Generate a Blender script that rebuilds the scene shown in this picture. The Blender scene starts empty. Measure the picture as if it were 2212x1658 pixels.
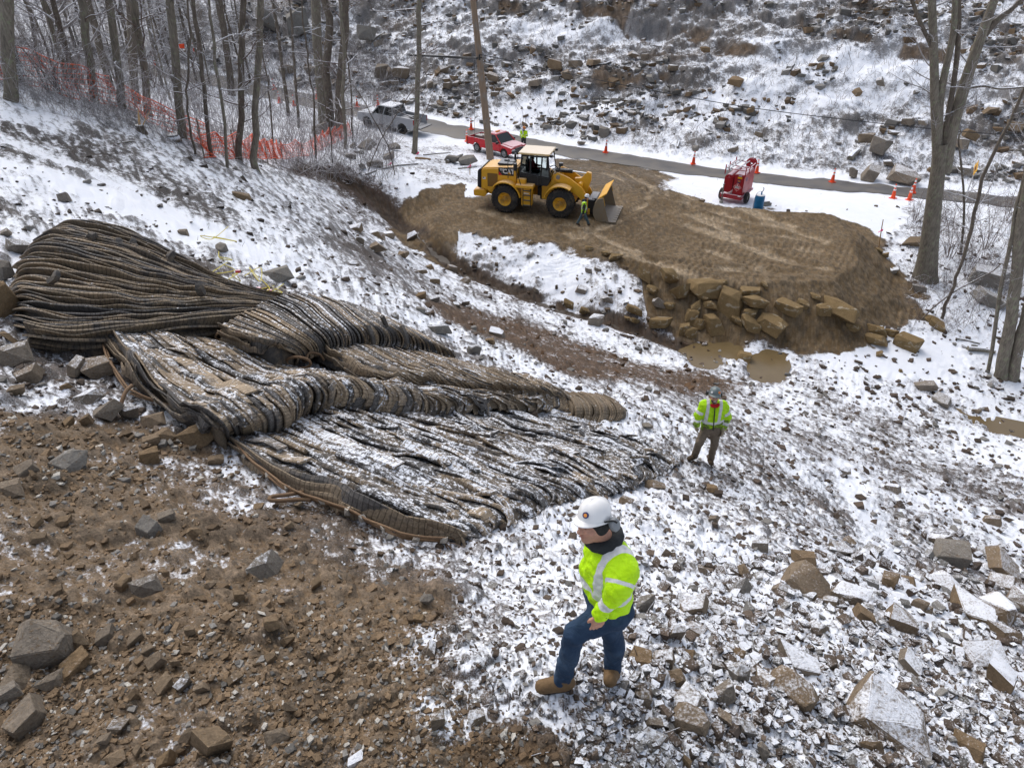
import bpy, math, random
import numpy as np
from mathutils import Vector, Matrix, Euler, Quaternion
from mathutils.noise import noise as mnoise

# ---------------------------------------------------------------- camera, world, sun, exposure
S = bpy.context.scene
COL = S.collection
R = math.radians
PITCH = R(33.7)
FPX, CX, CY = 1536.0, 1106.0, 829.0      # focal length and centre in units of a 2212 px wide picture
CAMZ = 15.0
cam_d = bpy.data.cameras.new('camera')
cam = bpy.data.objects.new('camera', cam_d)
COL.objects.link(cam)
cam.location = (0, 0, CAMZ)
cam.rotation_euler = (R(90) - PITCH, 0, 0)
cam_d.sensor_width = 36.0
cam_d.lens = 36.0 * FPX / 2212.0
cam_d.clip_start, cam_d.clip_end = 0.05, 2000.0
S.camera = cam
W = bpy.data.worlds.new("World")
S.world = W
W.use_nodes = True
wn, wl = W.node_tree.nodes, W.node_tree.links
wn.clear()
sky = wn.new('ShaderNodeTexSky'); sky.sky_type = 'NISHITA'; sky.sun_disc = False
sky.sun_elevation = R(52); sky.sun_rotation = R(-35); sky.air_density = 1.0; sky.dust_density = 4.0; sky.ozone_density = 1.0
hs = wn.new('ShaderNodeHueSaturation'); hs.inputs['Saturation'].default_value = 0.55
bgn = wn.new('ShaderNodeBackground'); bgn.inputs['Strength'].default_value = 0.150
wo = wn.new('ShaderNodeOutputWorld')
wl.new(sky.outputs[0], hs.inputs['Color']); wl.new(hs.outputs[0], bgn.inputs['Color']); wl.new(bgn.outputs[0], wo.inputs['Surface'])
sun_d = bpy.data.lights.new('sun', 'SUN'); sun_d.energy = 0.8; sun_d.angle = R(70); sun_d.color = (1.0, 0.965, 0.92)
sun = bpy.data.objects.new('sun', sun_d); COL.objects.link(sun)
# sky sun_rotation turns clockwise from +Y; the lamp shines along its -Z
sun.rotation_euler = Euler((R(90 - 52), 0, R(180 + 35)), 'XYZ')
sun.location = (0, 0, 60)
S.view_settings.view_transform = 'Standard'
S.view_settings.look = 'None'
S.view_settings.exposure = 0.40
S.view_settings.gamma = 1.0
S.view_settings.use_curve_mapping = False
S.render.engine = 'CYCLES'
S.cycles.max_bounces = 5; S.cycles.diffuse_bounces = 3; S.cycles.glossy_bounces = 2
S.cycles.transmission_bounces = 4; S.cycles.transparent_max_bounces = 8
S.cycles.use_denoising = True
S.cycles.caustics_reflective = False; S.cycles.caustics_refractive = False

rng = np.random.default_rng(7)
random.seed(11)

# ---------------------------------------------------------------- noise
def _hash(ix, iy, seed):
    h = (ix.astype(np.int64) * 374761393 + iy.astype(np.int64) * 668265263 + seed * 1442695041) & 0xFFFFFFFF
    h = ((h ^ (h >> 13)) * 1274126177) & 0xFFFFFFFF
    h = ((h ^ (h >> 16)) * 2246822519) & 0xFFFFFFFF
    h = h ^ (h >> 15)
    return (h & 0xFFFFFF).astype(np.float64) / 16777216.0
def vnoise(x, y, seed=0):
    xf, yf = np.floor(x), np.floor(y)
    u, v = x - xf, y - yf
    u = u * u * u * (u * (u * 6 - 15) + 10); v = v * v * v * (v * (v * 6 - 15) + 10)
    xi, yi = xf.astype(np.int64), yf.astype(np.int64)
    a, b = _hash(xi, yi, seed), _hash(xi + 1, yi, seed)
    c, d = _hash(xi, yi + 1, seed), _hash(xi + 1, yi + 1, seed)
    return (a + (b - a) * u) * (1 - v) + (c + (d - c) * u) * v
def fbm(x, y, seed=0, octaves=4, gain=0.5):
    s, a, t = 0.0, 1.0, 0.0
    cx, sx = math.cos(0.6), math.sin(0.6)
    for o in range(octaves):
        s = s + a * vnoise(x, y, seed + o * 17); t += a; a *= gain
        x, y = (x * cx - y * sx) * 2.03 + 3.7, (x * sx + y * cx) * 2.03 + 1.3
    return s / t
def cells(x, y, size, seed, density=0.8, rmin=0.25, rmax=0.62, aniso=0.5):
    """domes of random stones on a jittered grid: height (in cell sizes) and a random tone of the stone that wins"""
    X, Y = x / size, y / size
    xi, yi = np.floor(X).astype(np.int64), np.floor(Y).astype(np.int64)
    best = np.zeros_like(X); tone = np.zeros_like(X)
    for dx in (-1, 0, 1):
        for dy in (-1, 0, 1):
            cx, cy = xi + dx, yi + dy
            h1, h2 = _hash(cx, cy, seed), _hash(cx, cy, seed + 1)
            h3, h4, h5 = _hash(cx, cy, seed + 2), _hash(cx, cy, seed + 3), _hash(cx, cy, seed + 4)
            rx, ry = X - (cx + 0.15 + 0.7 * h1), Y - (cy + 0.15 + 0.7 * h2)
            an = h3 * math.pi
            ca, sa = np.cos(an), np.sin(an)
            qx, qy = rx * ca + ry * sa, -rx * sa + ry * ca
            r = rmin + (rmax - rmin) * h4 * h4
            st = 1 + aniso * h5
            q = (np.abs(qx) ** 2.6 / st + np.abs(qy) ** 2.6 * st) / r ** 2.6
            hgt = r * np.sqrt(np.clip(1 - q, 0, 1)) * (0.75 + 0.35 * (qx * (h1 - .5) * 2 + qy * (h2 - .5) * 2))
            hgt = np.where(_hash(cx, cy, seed + 5) < density, hgt, 0)
            w = hgt > best
            best = np.where(w, hgt, best); tone = np.where(w, 0.02 + 0.98 * h5, tone)
    return best, tone
def sstep(a, b, x):
    t = np.clip((x - a) / (b - a), 0, 1)
    return t * t * (3 - 2 * t)

# ---------------------------------------------------------------- picture <-> world while laying the place out
CT, STH = math.cos(PITCH), math.sin(PITCH)
YH = CY - FPX * math.tan(PITCH)
def from_z(px, py, z):
    """world point seen at (px, py) that has height z"""
    Hh = CAMZ - z
    dep = Hh * FPX / (CT * (py - YH))
    return ((px - CX) / FPX * dep, (dep - Hh * STH) / CT, z)
def to_px(x, y, z):
    dep = y * CT + (CAMZ - z) * STH
    dep = np.maximum(dep, 1e-3)
    return CX + FPX * x / dep, CY + FPX * ((CAMZ - z) * CT - y * STH) / dep

# ---------------------------------------------------------------- base terrain: thin-plate spline through surveyed points
ctl = [
 (0,1650,10.4),(550,1650,10.6),(1100,1650,10.5),(1600,1650,9.9),(2212,1650,8.2),(0,1300,10.3),(500,1350,10.25),(900,1400,10.3),
 (0,1000,10.1),(0,850,9.9),(30,725,9.6),(0,470,9.7),(0,330,9.9),(20,215,10.1),(0,140,10.3),(-500,300,10.9),(-500,900,10.8),(-400,1500,10.9),(-300,160,10.8),
 (300,275,8.5),(390,295,7.8),(520,350,6.3),(620,380,5.0),(760,395,1.0),(200,350,9.0),(300,480,8.7),
 (850,470,-0.6),(930,545,-0.9),(1010,590,-1.1),(1150,640,-1.3),(1300,680,-1.5),(1530,765,-1.8),(1640,780,-1.9),(1900,830,-2.1),(2150,905,-2.6),(2212,950,-2.3),
 (1260,1470,10.6),(1520,990,5.5),(500,950,9.1),(1000,1180,8.9),(1470,1000,5.6),(250,720,9.2),(620,660,8.0),(960,760,6.2),(1340,890,5.6),
 (800,600,6.0),(500,450,7.8),(700,480,5.0),(900,620,2.6),(1000,680,2.2),(1200,760,1.8),(1500,850,2.0),(1700,950,2.2),(2000,1050,0.8),(2212,1150,0.4),
 (1700,1450,9.2),(2212,1350,5.2),(1700,1150,6.0),(2000,1220,3.8),(800,1050,8.9),(700,1200,9.7),(1100,1300,9.5),
 (870,420,0.2),(970,420,0.0),(900,360,0.3),(1000,370,-0.3),(750,330,1.2),(650,320,1.6),(560,300,2.2),(600,335,2.6),(450,260,1.8),
 (1300,400,-0.3),(1300,350,-1.4),(1500,480,-0.9),(1640,450,-1.1),(1800,445,-1.2),(1900,500,-1.4),(2000,600,-1.9),(2100,560,-1.8),(2212,520,-1.6),
 (2212,700,-2.3),(2000,700,-2.0),(1850,740,-1.9),(1700,700,-1.6),(1450,660,-1.4),(1300,560,-0.8),(1100,520,-0.5),(2600,600,-2.0),(2700,900,-2.6),(2700,1300,1.5),
]
road_ctl = [(-700,75,8.5),(-350,95,5.5),(0,118,3.2),(160,132,2.4),(325,150,1.6),(500,180,0.7),(560,195,0.2),(650,212,-0.3),(800,245,-0.8),(950,277,-1.2),(1150,312,-1.5),(1308,338,-1.5),
            (1450,360,-1.5),(1600,380,-1.5),(1800,399,-1.5),(1968,414,-1.5),(2212,437,-1.5),(2600,470,-1.5)]
P0 = [from_z(*c) for c in ctl]
ROAD = np.array([from_z(*c) for c in road_ctl])
P0 += [tuple(p) for p in ROAD]
tan = np.gradient(ROAD[:, :2], axis=0); tan /= np.linalg.norm(tan, axis=1)[:, None]
RN = np.stack([-tan[:, 1], tan[:, 0]], 1)           # away from the camera
for i in range(0, len(ROAD)):
    for s, dz in ((4.5, 0.35), (12, 3.6), (24, 9.2), (42, 16.5), (70, 27)):
        if i % 2 == 0 or s > 5:
            if s > 30 and i % 3: continue
            P0.append((ROAD[i, 0] + RN[i, 0] * s, ROAD[i, 1] + RN[i, 1] * s, ROAD[i, 2] + dz))
P0 += [(-40, -20, 14), (0, -20, 13.5), (40, -20, 9), (60, 10, 2), (-50, 20, 13), (70, 40, 0)]
P0 = np.array(P0)
def _tps_fit(P, lam=0.0015):
    n = len(P); xy, z = P[:, :2], P[:, 2]
    d = np.linalg.norm(xy[:, None] - xy[None], axis=2)
    K = np.where(d > 0, d * d * np.log(np.maximum(d, 1e-9)), 0) + lam * np.eye(n) * n
    Q = np.hstack([np.ones((n, 1)), xy])
    A = np.block([[K, Q], [Q.T, np.zeros((3, 3))]])
    s = np.linalg.solve(A, np.concatenate([z, np.zeros(3)]))
    return xy, s[:n], s[n:]
_txy, _tw, _ta = _tps_fit(P0)
GX0, GX1, GY0, GY1, GS = -100.0, 110.0, -40.0, 170.0, 0.5
gx, gy = np.arange(GX0, GX1 + GS, GS), np.arange(GY0, GY1 + GS, GS)
_mx, _my = np.meshgrid(gx, gy)
gz = _ta[0] + _ta[1] * _mx + _ta[2] * _my
for (cx_, cy_), w_ in zip(_txy, _tw):
    d2 = (_mx - cx_) ** 2 + (_my - cy_) ** 2
    gz += w_ * 0.5 * d2 * np.log(np.maximum(d2, 1e-12))
gz = np.clip(gz, -4, 46)
def grid_z(x, y):
    fx = np.clip((np.asarray(x, float) - GX0) / GS, 0, len(gx) - 1.001); fy = np.clip((np.asarray(y, float) - GY0) / GS, 0, len(gy) - 1.001)
    i, j = fx.astype(int), fy.astype(int); u, v = fx - i, fy - j
    return (gz[j, i] * (1 - u) + gz[j, i + 1] * u) * (1 - v) + (gz[j + 1, i] * (1 - u) + gz[j + 1, i + 1] * u) * v
def poly_sd(x, y, poly):
    """signed distance to a polygon, negative inside"""
    x = np.asarray(x, float); y = np.asarray(y, float)
    d = np.full(x.shape, 1e18); ins = np.zeros(x.shape, bool)
    n = len(poly)
    for i in range(n):
        ax, ay = poly[i]; bx, by = poly[(i + 1) % n]
        ex, ey = bx - ax, by - ay
        t = np.clip(((x - ax) * ex + (y - ay) * ey) / max(ex * ex + ey * ey, 1e-12), 0, 1)
        d = np.minimum(d, (x - ax - t * ex) ** 2 + (y - ay - t * ey) ** 2)
        c = ((ay > y) != (by > y)) & (x < (bx - ax) * (y - ay) / ((by - ay) if by != ay else 1e-12) + ax)
        ins ^= c
    d = np.sqrt(d)
    return np.where(ins, -d, d)
def line_d(x, y, pts):
    """distance to a polyline and the running length at the foot"""
    x = np.asarray(x, float); y = np.asarray(y, float)
    d = np.full(x.shape, 1e18); tt = np.zeros(x.shape); run = 0.0; sg = np.zeros(x.shape)
    for (ax, ay), (bx, by) in zip(pts[:-1], pts[1:]):
        ex, ey = bx - ax, by - ay; L = math.hypot(ex, ey)
        t = np.clip(((x - ax) * ex + (y - ay) * ey) / max(L * L, 1e-12), 0, 1)
        q = (x - ax - t * ex) ** 2 + (y - ay - t * ey) ** 2
        w = q < d
        d = np.where(w, q, d); tt = np.where(w, run + t * L, tt); sg = np.where(w, np.sign(ex * (y - ay) - ey * (x - ax)), sg)
        run += L
    return np.sqrt(d), tt, sg
PAD = [from_z(a, b, 0)[:2] for a, b in [(930,472),(975,436),(1060,424),(1180,405),(1330,398),(1420,418),(1560,448),(1700,458),(1800,465),(1842,520),(1852,570),
       (1800,608),(1650,612),(1530,604),(1450,590),(1380,572),(1270,536),(1180,524),(1090,512),(1000,505),(950,498)]]
ROADC = ROAD[:, :2]
ROADT = np.concatenate([[0], np.cumsum(np.linalg.norm(np.diff(ROADC, axis=0), axis=1))])
STREAM_PX = [(700,365,1.8),(760,398,0.9),(815,430,0.1),(850,470,-0.6),(905,510,-.75),(930,545,-0.9),(1010,590,-1.1),(1150,640,-1.3),(1300,685,-1.5),(1420,725,-1.6),(1530,765,-1.8)]
PUDS = [[from_z(a,b,z)[:2] for a,b in pts] for z,pts in ((-1.75,[(1478,772),(1490,755),(1530,738),(1580,735),(1592,750),(1570,775),(1540,800),(1505,795)]),(-1.85,[(1612,800),(1625,770),(1650,755),(1680,760),(1690,790),(1670,830),(1640,830),(1618,815)]),(-2.5,[(2075,880),(2110,893),(2150,900),(2200,910),(2260,925),(2280,960),(2200,940),(2150,928),(2105,910)]))]
STREAM = [from_z(*c)[:2] for c in STREAM_PX]
def base_z(x, y):
    """terrain with the fill pad, the stream bed and the road bench, without the rubble relief"""
    x = np.asarray(x, float); y = np.asarray(y, float)
    z = grid_z(x, y)
    sd = poly_sd(x, y, PAD)
    wob = (fbm(x * 0.5, y * 0.5, 31, 3) - .5) * 1.6
    sl = 0.40 + 0.28 * sstep(5, 9, x)
    pad = 0.02 + 0.10 * (fbm(x * 0.35, y * 0.35, 5, 2) - .5) - np.maximum(0, sd + wob * sstep(-.5, 1.5, sd)) * sl
    pad = np.where(sd < 12, pad, -99)
    k = 0.25
    z = np.maximum(z, pad) + np.maximum(0, k - np.abs(z - pad)) ** 2 / (4 * k)
    dr, tr, _ = line_d(x, y, ROAD[:, :2])
    zr = np.interp(tr, ROADT, ROAD[:, 2])
    z = z + (zr - z) * (1 - sstep(2.2, 5.0, dr))
    ds, _, _ = line_d(x, y, STREAM)
    z = z - 0.32 * np.exp(-(ds / 0.55) ** 2)
    for pd in PUDS:
        c = np.mean(pd, axis=0); m = (x - c[0]) ** 2 + (y - c[1]) ** 2 < 60
        if m.any():
            s_ = poly_sd(x[m] + (fbm(x[m] * 1.2, y[m] * 1.2, 61, 3) - .5) * .9, y[m], pd)
            zw = grid_z(*c); w = 1 - sstep(-.25, .55, s_)
            z[m] = z[m] + (zw - .16 - z[m]) * w
    return z
def pad_sd(x, y):
    return poly_sd(x, y, PAD)
def road_side(x, y):
    d, t, sg = line_d(x, y, ROADC)
    return d * sg, t
_bz = base_z(_mx[:, :], _my[:, :])
_s2 = 0.25
_hx, _hy = np.arange(-30, 45, _s2), np.arange(-2, 100, _s2)
_hmx, _hmy = np.meshgrid(_hx, _hy)
_fine = base_z(_hmx, _hmy)
def bz(x, y):
    """quick lookup of base_z"""
    x = float(x); y = float(y)
    if -29.5 < x < 44 and -1.5 < y < 99:
        fx, fy = (x + 30) / _s2, (y + 2) / _s2; A = _fine
    else:
        fx, fy = min(max((x - GX0) / GS, 0), len(gx) - 1.01), min(max((y - GY0) / GS, 0), len(gy) - 1.01); A = _bz
    i, j = int(fx), int(fy); u, v = fx - i, fy - j
    return (A[j, i] * (1 - u) + A[j, i + 1] * u) * (1 - v) + (A[j + 1, i] * (1 - u) + A[j + 1, i + 1] * u) * v
def at(px, py, h=0.0, start=2.0):
    """where the sight line through a picture point meets the ground raised by h"""
    dx = (px - CX) / FPX; dv = (py - CY) / FPX
    d = np.array([dx, CT - dv * STH, -STH - dv * CT])
    t, dt = start, 0.1
    p0 = t
    while t < 220:
        q = d * t
        if CAMZ + q[2] <= bz(q[0], q[1]) + h:
            lo, hi = p0, t
            for _ in range(25):
                m = (lo + hi) / 2; q = d * m
                if CAMZ + q[2] <= bz(q[0], q[1]) + h: hi = m
                else: lo = m
            q = d * hi
            return Vector((q[0], q[1], CAMZ + q[2]))
        p0 = t; t += dt * max(1, t / 12)
    q = d * 120
    return Vector((q[0], q[1], bz(q[0], q[1]) + h))
def ppm(p):
    """picture units per metre at a world point"""
    return FPX / (p[1] * CT + (CAMZ - p[2]) * STH)
# ---------------------------------------------------------------- mesh and tagging helpers
def tag(o, label=None, cat=None, group=None, kind=None):
    if label: o['label'] = label
    if cat: o['category'] = cat
    if group: o['group'] = group
    if kind: o['kind'] = kind
    return o
def empty(name, loc=(0, 0, 0), rz=0.0, label=None, cat=None, group=None):
    o = bpy.data.objects.new(name, None); COL.objects.link(o)
    o.location = loc; o.rotation_euler = (0, 0, rz); o.empty_display_size = 0.2
    return tag(o, label, cat, group)
def link(name, me, parent=None, mats=None):
    o = bpy.data.objects.new(name, me); COL.objects.link(o)
    if mats is not None:
        for m in (mats if isinstance(mats, (list, tuple)) else [mats]):
            me.materials.append(m)
    if parent: o.parent = parent
    return o
def mesh_np(name, V, F, smooth=False, mat_idx=None):
    """mesh from arrays; F is (n,3) or (n,4)"""
    V = np.asarray(V, np.float32); F = np.asarray(F, np.int32)
    me = bpy.data.meshes.new(name)
    me.vertices.add(len(V)); me.vertices.foreach_set('co', V.ravel())
    k = F.shape[1]
    me.loops.add(F.size); me.loops.foreach_set('vertex_index', F.ravel())
    me.polygons.add(len(F)); me.polygons.foreach_set('loop_start', np.arange(0, F.size, k, dtype=np.int32))
    if mat_idx is not None: me.polygons.foreach_set('material_index', np.asarray(mat_idx, np.int32))
    me.polygons.foreach_set('use_smooth', np.full(len(F), bool(smooth)))
    me.update(calc_edges=True)
    return me
def vcol(me, name, rgba):
    a = me.attributes.new(name, 'FLOAT_COLOR', 'POINT')
    a.data.foreach_set('color', np.asarray(rgba, np.float32).ravel())
def vflt(me, name, v):
    a = me.attributes.new(name, 'FLOAT', 'POINT')
    a.data.foreach_set('value', np.asarray(v, np.float32).ravel())

class NT:
    """small helper round a material's node tree"""
    def __init__(s, name):
        s.m = bpy.data.materials.new(name); s.m.use_nodes = True
        s.t = s.m.node_tree; s.n = s.t.nodes; s.l = s.t.links
        s.b = s.n['Principled BSDF']
    def new(s, typ, **kw):
        n = s.n.new(typ)
        for k, v in kw.items():
            if k in n.inputs.keys(): s.set(n.inputs[k], v)
            else: setattr(n, k, v)
        return n
    def set(s, sock, v):
        if hasattr(v, 'is_linked') or isinstance(v, bpy.types.NodeSocket): s.l.new(v, sock)
        else: sock.default_value = v
    def math(s, op, a, b=0.0, c=None, clamp=False):
        n = s.n.new('ShaderNodeMath'); n.operation = op; n.use_clamp = clamp
        s.set(n.inputs[0], a); s.set(n.inputs[1], b)
        if c is not None: s.set(n.inputs[2], c)
        return n.outputs[0]
    def noise(s, vec, scale, detail=3, rough=0.55, dist=0.0, col=False):
        n = s.n.new('ShaderNodeTexNoise'); n.inputs['Scale'].default_value = scale; n.inputs['Detail'].default_value = detail
        n.inputs['Roughness'].default_value = rough; n.inputs['Distortion'].default_value = dist
        if vec is not None: s.l.new(vec, n.inputs['Vector'])
        return n.outputs['Color' if col else 'Fac']
    def mix(s, f, a, b, typ='MIX'):
        n = s.n.new('ShaderNodeMix'); n.data_type = 'RGBA'; n.blend_type = typ
        s.set(n.inputs[0], f); s.set(n.inputs[6], a if not isinstance(a, tuple) else (*a[:3], 1)); s.set(n.inputs[7], b if not isinstance(b, tuple) else (*b[:3], 1))
        return n.outputs[2]
    def step(s, v, lo, hi):
        n = s.n.new('ShaderNodeMapRange'); n.interpolation_type = 'SMOOTHSTEP'
        s.set(n.inputs[0], v); n.inputs[1].default_value = lo; n.inputs[2].default_value = hi
        return n.outputs[0]
    def mapr(s, v, a, b, c, d):
        n = s.n.new('ShaderNodeMapRange'); s.set(n.inputs[0], v)
        for i, q in enumerate((a, b, c, d)): n.inputs[i + 1].default_value = q
        return n.outputs[0]
    def attr(s, name, typ='GEOMETRY'):
        n = s.n.new('ShaderNodeAttribute'); n.attribute_name = name; n.attribute_type = typ
        return n
    def obj(s): return s.n.new('ShaderNodeTexCoord').outputs['Object']
    def nz(s):
        g = s.n.new('ShaderNodeNewGeometry'); x = s.n.new('ShaderNodeSeparateXYZ'); s.l.new(g.outputs['Normal'], x.inputs[0]); return x.outputs[2]
    def pos(s): return s.n.new('ShaderNodeNewGeometry').outputs['Position']
    def bump(s, h, strength=0.5, dist=0.02):
        n = s.n.new('ShaderNodeBump'); n.inputs['Strength'].default_value = strength; n.inputs['Distance'].default_value = dist
        s.l.new(h, n.inputs['Height']); s.l.new(n.outputs[0], s.b.inputs['Normal']); return n.outputs[0]
    def out(s, col=None, rough=None, spec=None, metal=None):
        if col is not None: s.set(s.b.inputs['Base Color'], col if not isinstance(col, tuple) else (*col[:3], 1))
        if rough is not None: s.set(s.b.inputs['Roughness'], rough)
        if spec is not None: s.set(s.b.inputs['Specular IOR Level'], spec)
        if metal is not None: s.set(s.b.inputs['Metallic'], metal)
        return s.m
SNOWC = (0.80, 0.835, 0.90)

# ---------------------------------------------------------------- ground material
g = NT('snowy_soil')
ps = g.pos(); at_s = g.attr('soil'); at_r = g.attr('rel')
n1 = g.noise(ps, 7.0, 4, 0.65); n2 = g.noise(ps, 34.0, 3, 0.7); n3 = g.noise(ps, 1.1, 3, 0.6)
s_ = g.math('ADD', at_s.outputs['Alpha'], g.math('MULTIPLY', g.math('SUBTRACT', n1, 0.5), 0.85))
s_ = g.math('ADD', s_, g.math('MULTIPLY', g.math('SUBTRACT', n2, 0.5), 0.75))
n6 = g.noise(ps, 2.7, 4, 0.62, 0.8)
s_ = g.math('ADD', s_, g.math('MULTIPLY', g.math('SUBTRACT', n3, 0.5), 0.35))
s_ = g.math('ADD', s_, g.math('MULTIPLY', g.math('SUBTRACT', n6, 0.5), 0.75))
s_ = g.math('ADD', s_, g.math('MULTIPLY', g.math('SUBTRACT', g.nz(), 0.86), 1.15))
s_ = g.math('SUBTRACT', s_, at_r.outputs['Fac'])
snow = g.step(s_, 0.32, 0.74)
tone = g.noise(ps, 3.2, 4, 0.7); t2 = g.noise(ps, 55.0, 2, 0.6)
soil = g.mix(1.0, at_s.outputs['Color'], g.mapr(tone, 0.25, 0.75, 0.55, 1.5), 'MULTIPLY')
soil = g.mix(1.0, soil, g.mapr(t2, 0.25, 0.75, 0.55, 1.45), 'MULTIPLY')
n4 = g.noise(ps, 2.0, 2, 0.5)
snc = g.mix(n4, (0.74, 0.785, 0.87), (0.84, 0.865, 0.91))
frostn = g.noise(ps, 90.0, 2, 0.6)
frost = g.math('MULTIPLY', g.step(g.math('ADD', g.math('MULTIPLY', at_s.outputs['Alpha'], 0.55), g.math('MULTIPLY', frostn, 0.9)), 0.66, 1.0), 0.42)
soil = g.mix(frost, soil, snc)
col = g.mix(snow, soil, snc)
bh = g.math('ADD', g.math('MULTIPLY', n2, 0.6), g.math('MULTIPLY', t2, 0.5))
g.bump(bh, 0.55, 0.03)
M_GROUND = g.out(col, g.mapr(snow, 0, 1, 0.88, 0.6), 0.25)

# ---------------------------------------------------------------- zones of the ground (outlines found on the ground, kept in world space)
def wpoly(px): return [tuple(at(*p))[:2] for p in px]
Z_DIRT = wpoly([(-600,860),(60,890),(250,900),(370,935),(480,975),(560,1050),(640,1120),(700,1200),(790,1240),(880,1260),(985,1300),(965,1400),(950,1470),(1020,1560),(1080,1580),(1250,1640),(1300,1700),(900,1760),(-700,1760)])
Z_DIRT2 = wpoly([(1000,1600),(1060,1578),(1190,1575),(1270,1630),(1300,1690),(980,1700)])
Z_MIX = wpoly([(480,985),(640,1060),(830,1150),(960,1230),(960,1300),(860,1290),(760,1230),(640,1190),(540,1160),(400,1060),(300,960)])
Z_MIX2 = wpoly([(-100,1100),(140,1060),(330,1120),(420,1180),(330,1240),(120,1290),(-100,1320)])
Z_MIX3 = wpoly([(820,1380),(940,1330),(980,1400),(960,1500),(900,1560),(860,1480)])
Z_SNOWPATCH = wpoly([(880,1500),(960,1520),(1010,1560),(1000,1600),(920,1590)])
Z_FRONTMOUND = wpoly([(960,495),(1010,505),(1090,520),(1200,540),(1260,550),(1390,595),(1400,660),(1330,680),(1180,640),(1050,590),(960,545)])
Z_MUD = wpoly([(920,655),(1010,665),(1100,690),(1250,730),(1400,790),(1520,800),(1600,830),(1500,850),(1350,830),(1200,800),(1080,740),(960,700)])
Z_UPSTREAM = wpoly([(640,345),(720,360),(800,385),(850,430),(880,480),(830,475),(760,430),(700,395),(640,375)])
Z_BAND1 = wpoly([(-400,250),(0,255),(140,300),(290,330),(420,400),(520,470),(600,540),(480,500),(380,450),(250,400),(120,350),(-400,300)])
Z_BRIGHT = wpoly([(0,345),(150,375),(300,430),(420,480),(600,560),(660,600),(520,560),(400,520),(250,450),(100,400)])
Z_BENCH = wpoly([(1430,380),(1600,400),(1800,415),(1930,430),(1960,470),(1890,520),(1850,500),(1790,455),(1650,447),(1480,428)])
Z_SMOOTH2 = wpoly([(1690,715),(1800,735),(1900,720),(2050,740),(2080,790),(1950,820),(1830,800),(1760,760)])
Z_BANK = wpoly([(860,440),(930,405),(1010,400),(1060,420),(970,435),(895,482)])
Z_RAMP = wpoly([(1180,345),(1290,340),(1430,365),(1470,385),(1420,425),(1330,402),(1260,400)])
Z_WOODS = wpoly([(-900,60),(100,100),(600,180),(840,260),(860,330),(700,345),(560,355),(400,300),(220,240),(-900,160)])
TRK = [[(1210,342),(1330,385),(1450,430),(1600,470),(1800,520)],[(1260,345),(1380,385),(1520,440),(1700,490)],[(1330,362),(1400,400),(1400,440),(1330,480),(1200,520)],
       [(1430,378),(1440,410),(1500,460),(1650,540)],[(1440,470),(1600,520),(1750,545)],[(1480,490),(1640,545),(1760,580)],[(1500,465),(1650,500),(1790,525)],[(1100,470),(1250,490),(1420,560)],
       [(1040,455),(1200,500),(1500,600)],[(1400,560),(1550,580),(1700,590)],[(1490,520),(1650,580)]]
TRK = [wpoly(t) for t in TRK]
LTRK = [wpoly(t) for t in ([(1820,1000),(1870,1100),(1930,1230),(1990,1330)],[(1190,545),(1195,600),(1185,660)],[(1230,545),(1240,600),(1240,670)],[(0,300),(200,370),(420,490)])]
HTRK = [wpoly(t) for t in ([(1060,255),(1250,238),(1450,225),(1650,210),(1850,190),(2000,165)],[(1500,255),(1650,228),(1800,212),(1950,190)],[(1106,62),(1250,70),(1330,60)],[(1640,108),(1780,120),(1950,128),(2060,135)],[(1080,265),(1150,240),(1200,215)],[(1560,195),(1700,160),(1900,120)])]
LEDGE = [wpoly(t) for t in ([(1345,28),(1400,48),(1470,62),(1540,85),(1608,104)],[(1732,42),(1800,62),(1870,84),(1960,104),(2050,120)],[(1270,36),(1340,46),(1420,50)],[(1240,165),(1310,176),(1370,182),(1420,178)],[(1060,12),(1110,18)],[(1420,5),(1480,14),(1560,10)])]
def zone(x, y, poly, soft, wx, wy):
    return 1 - sstep(-soft, soft, poly_sd(x + wx, y + wy, poly))
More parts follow.
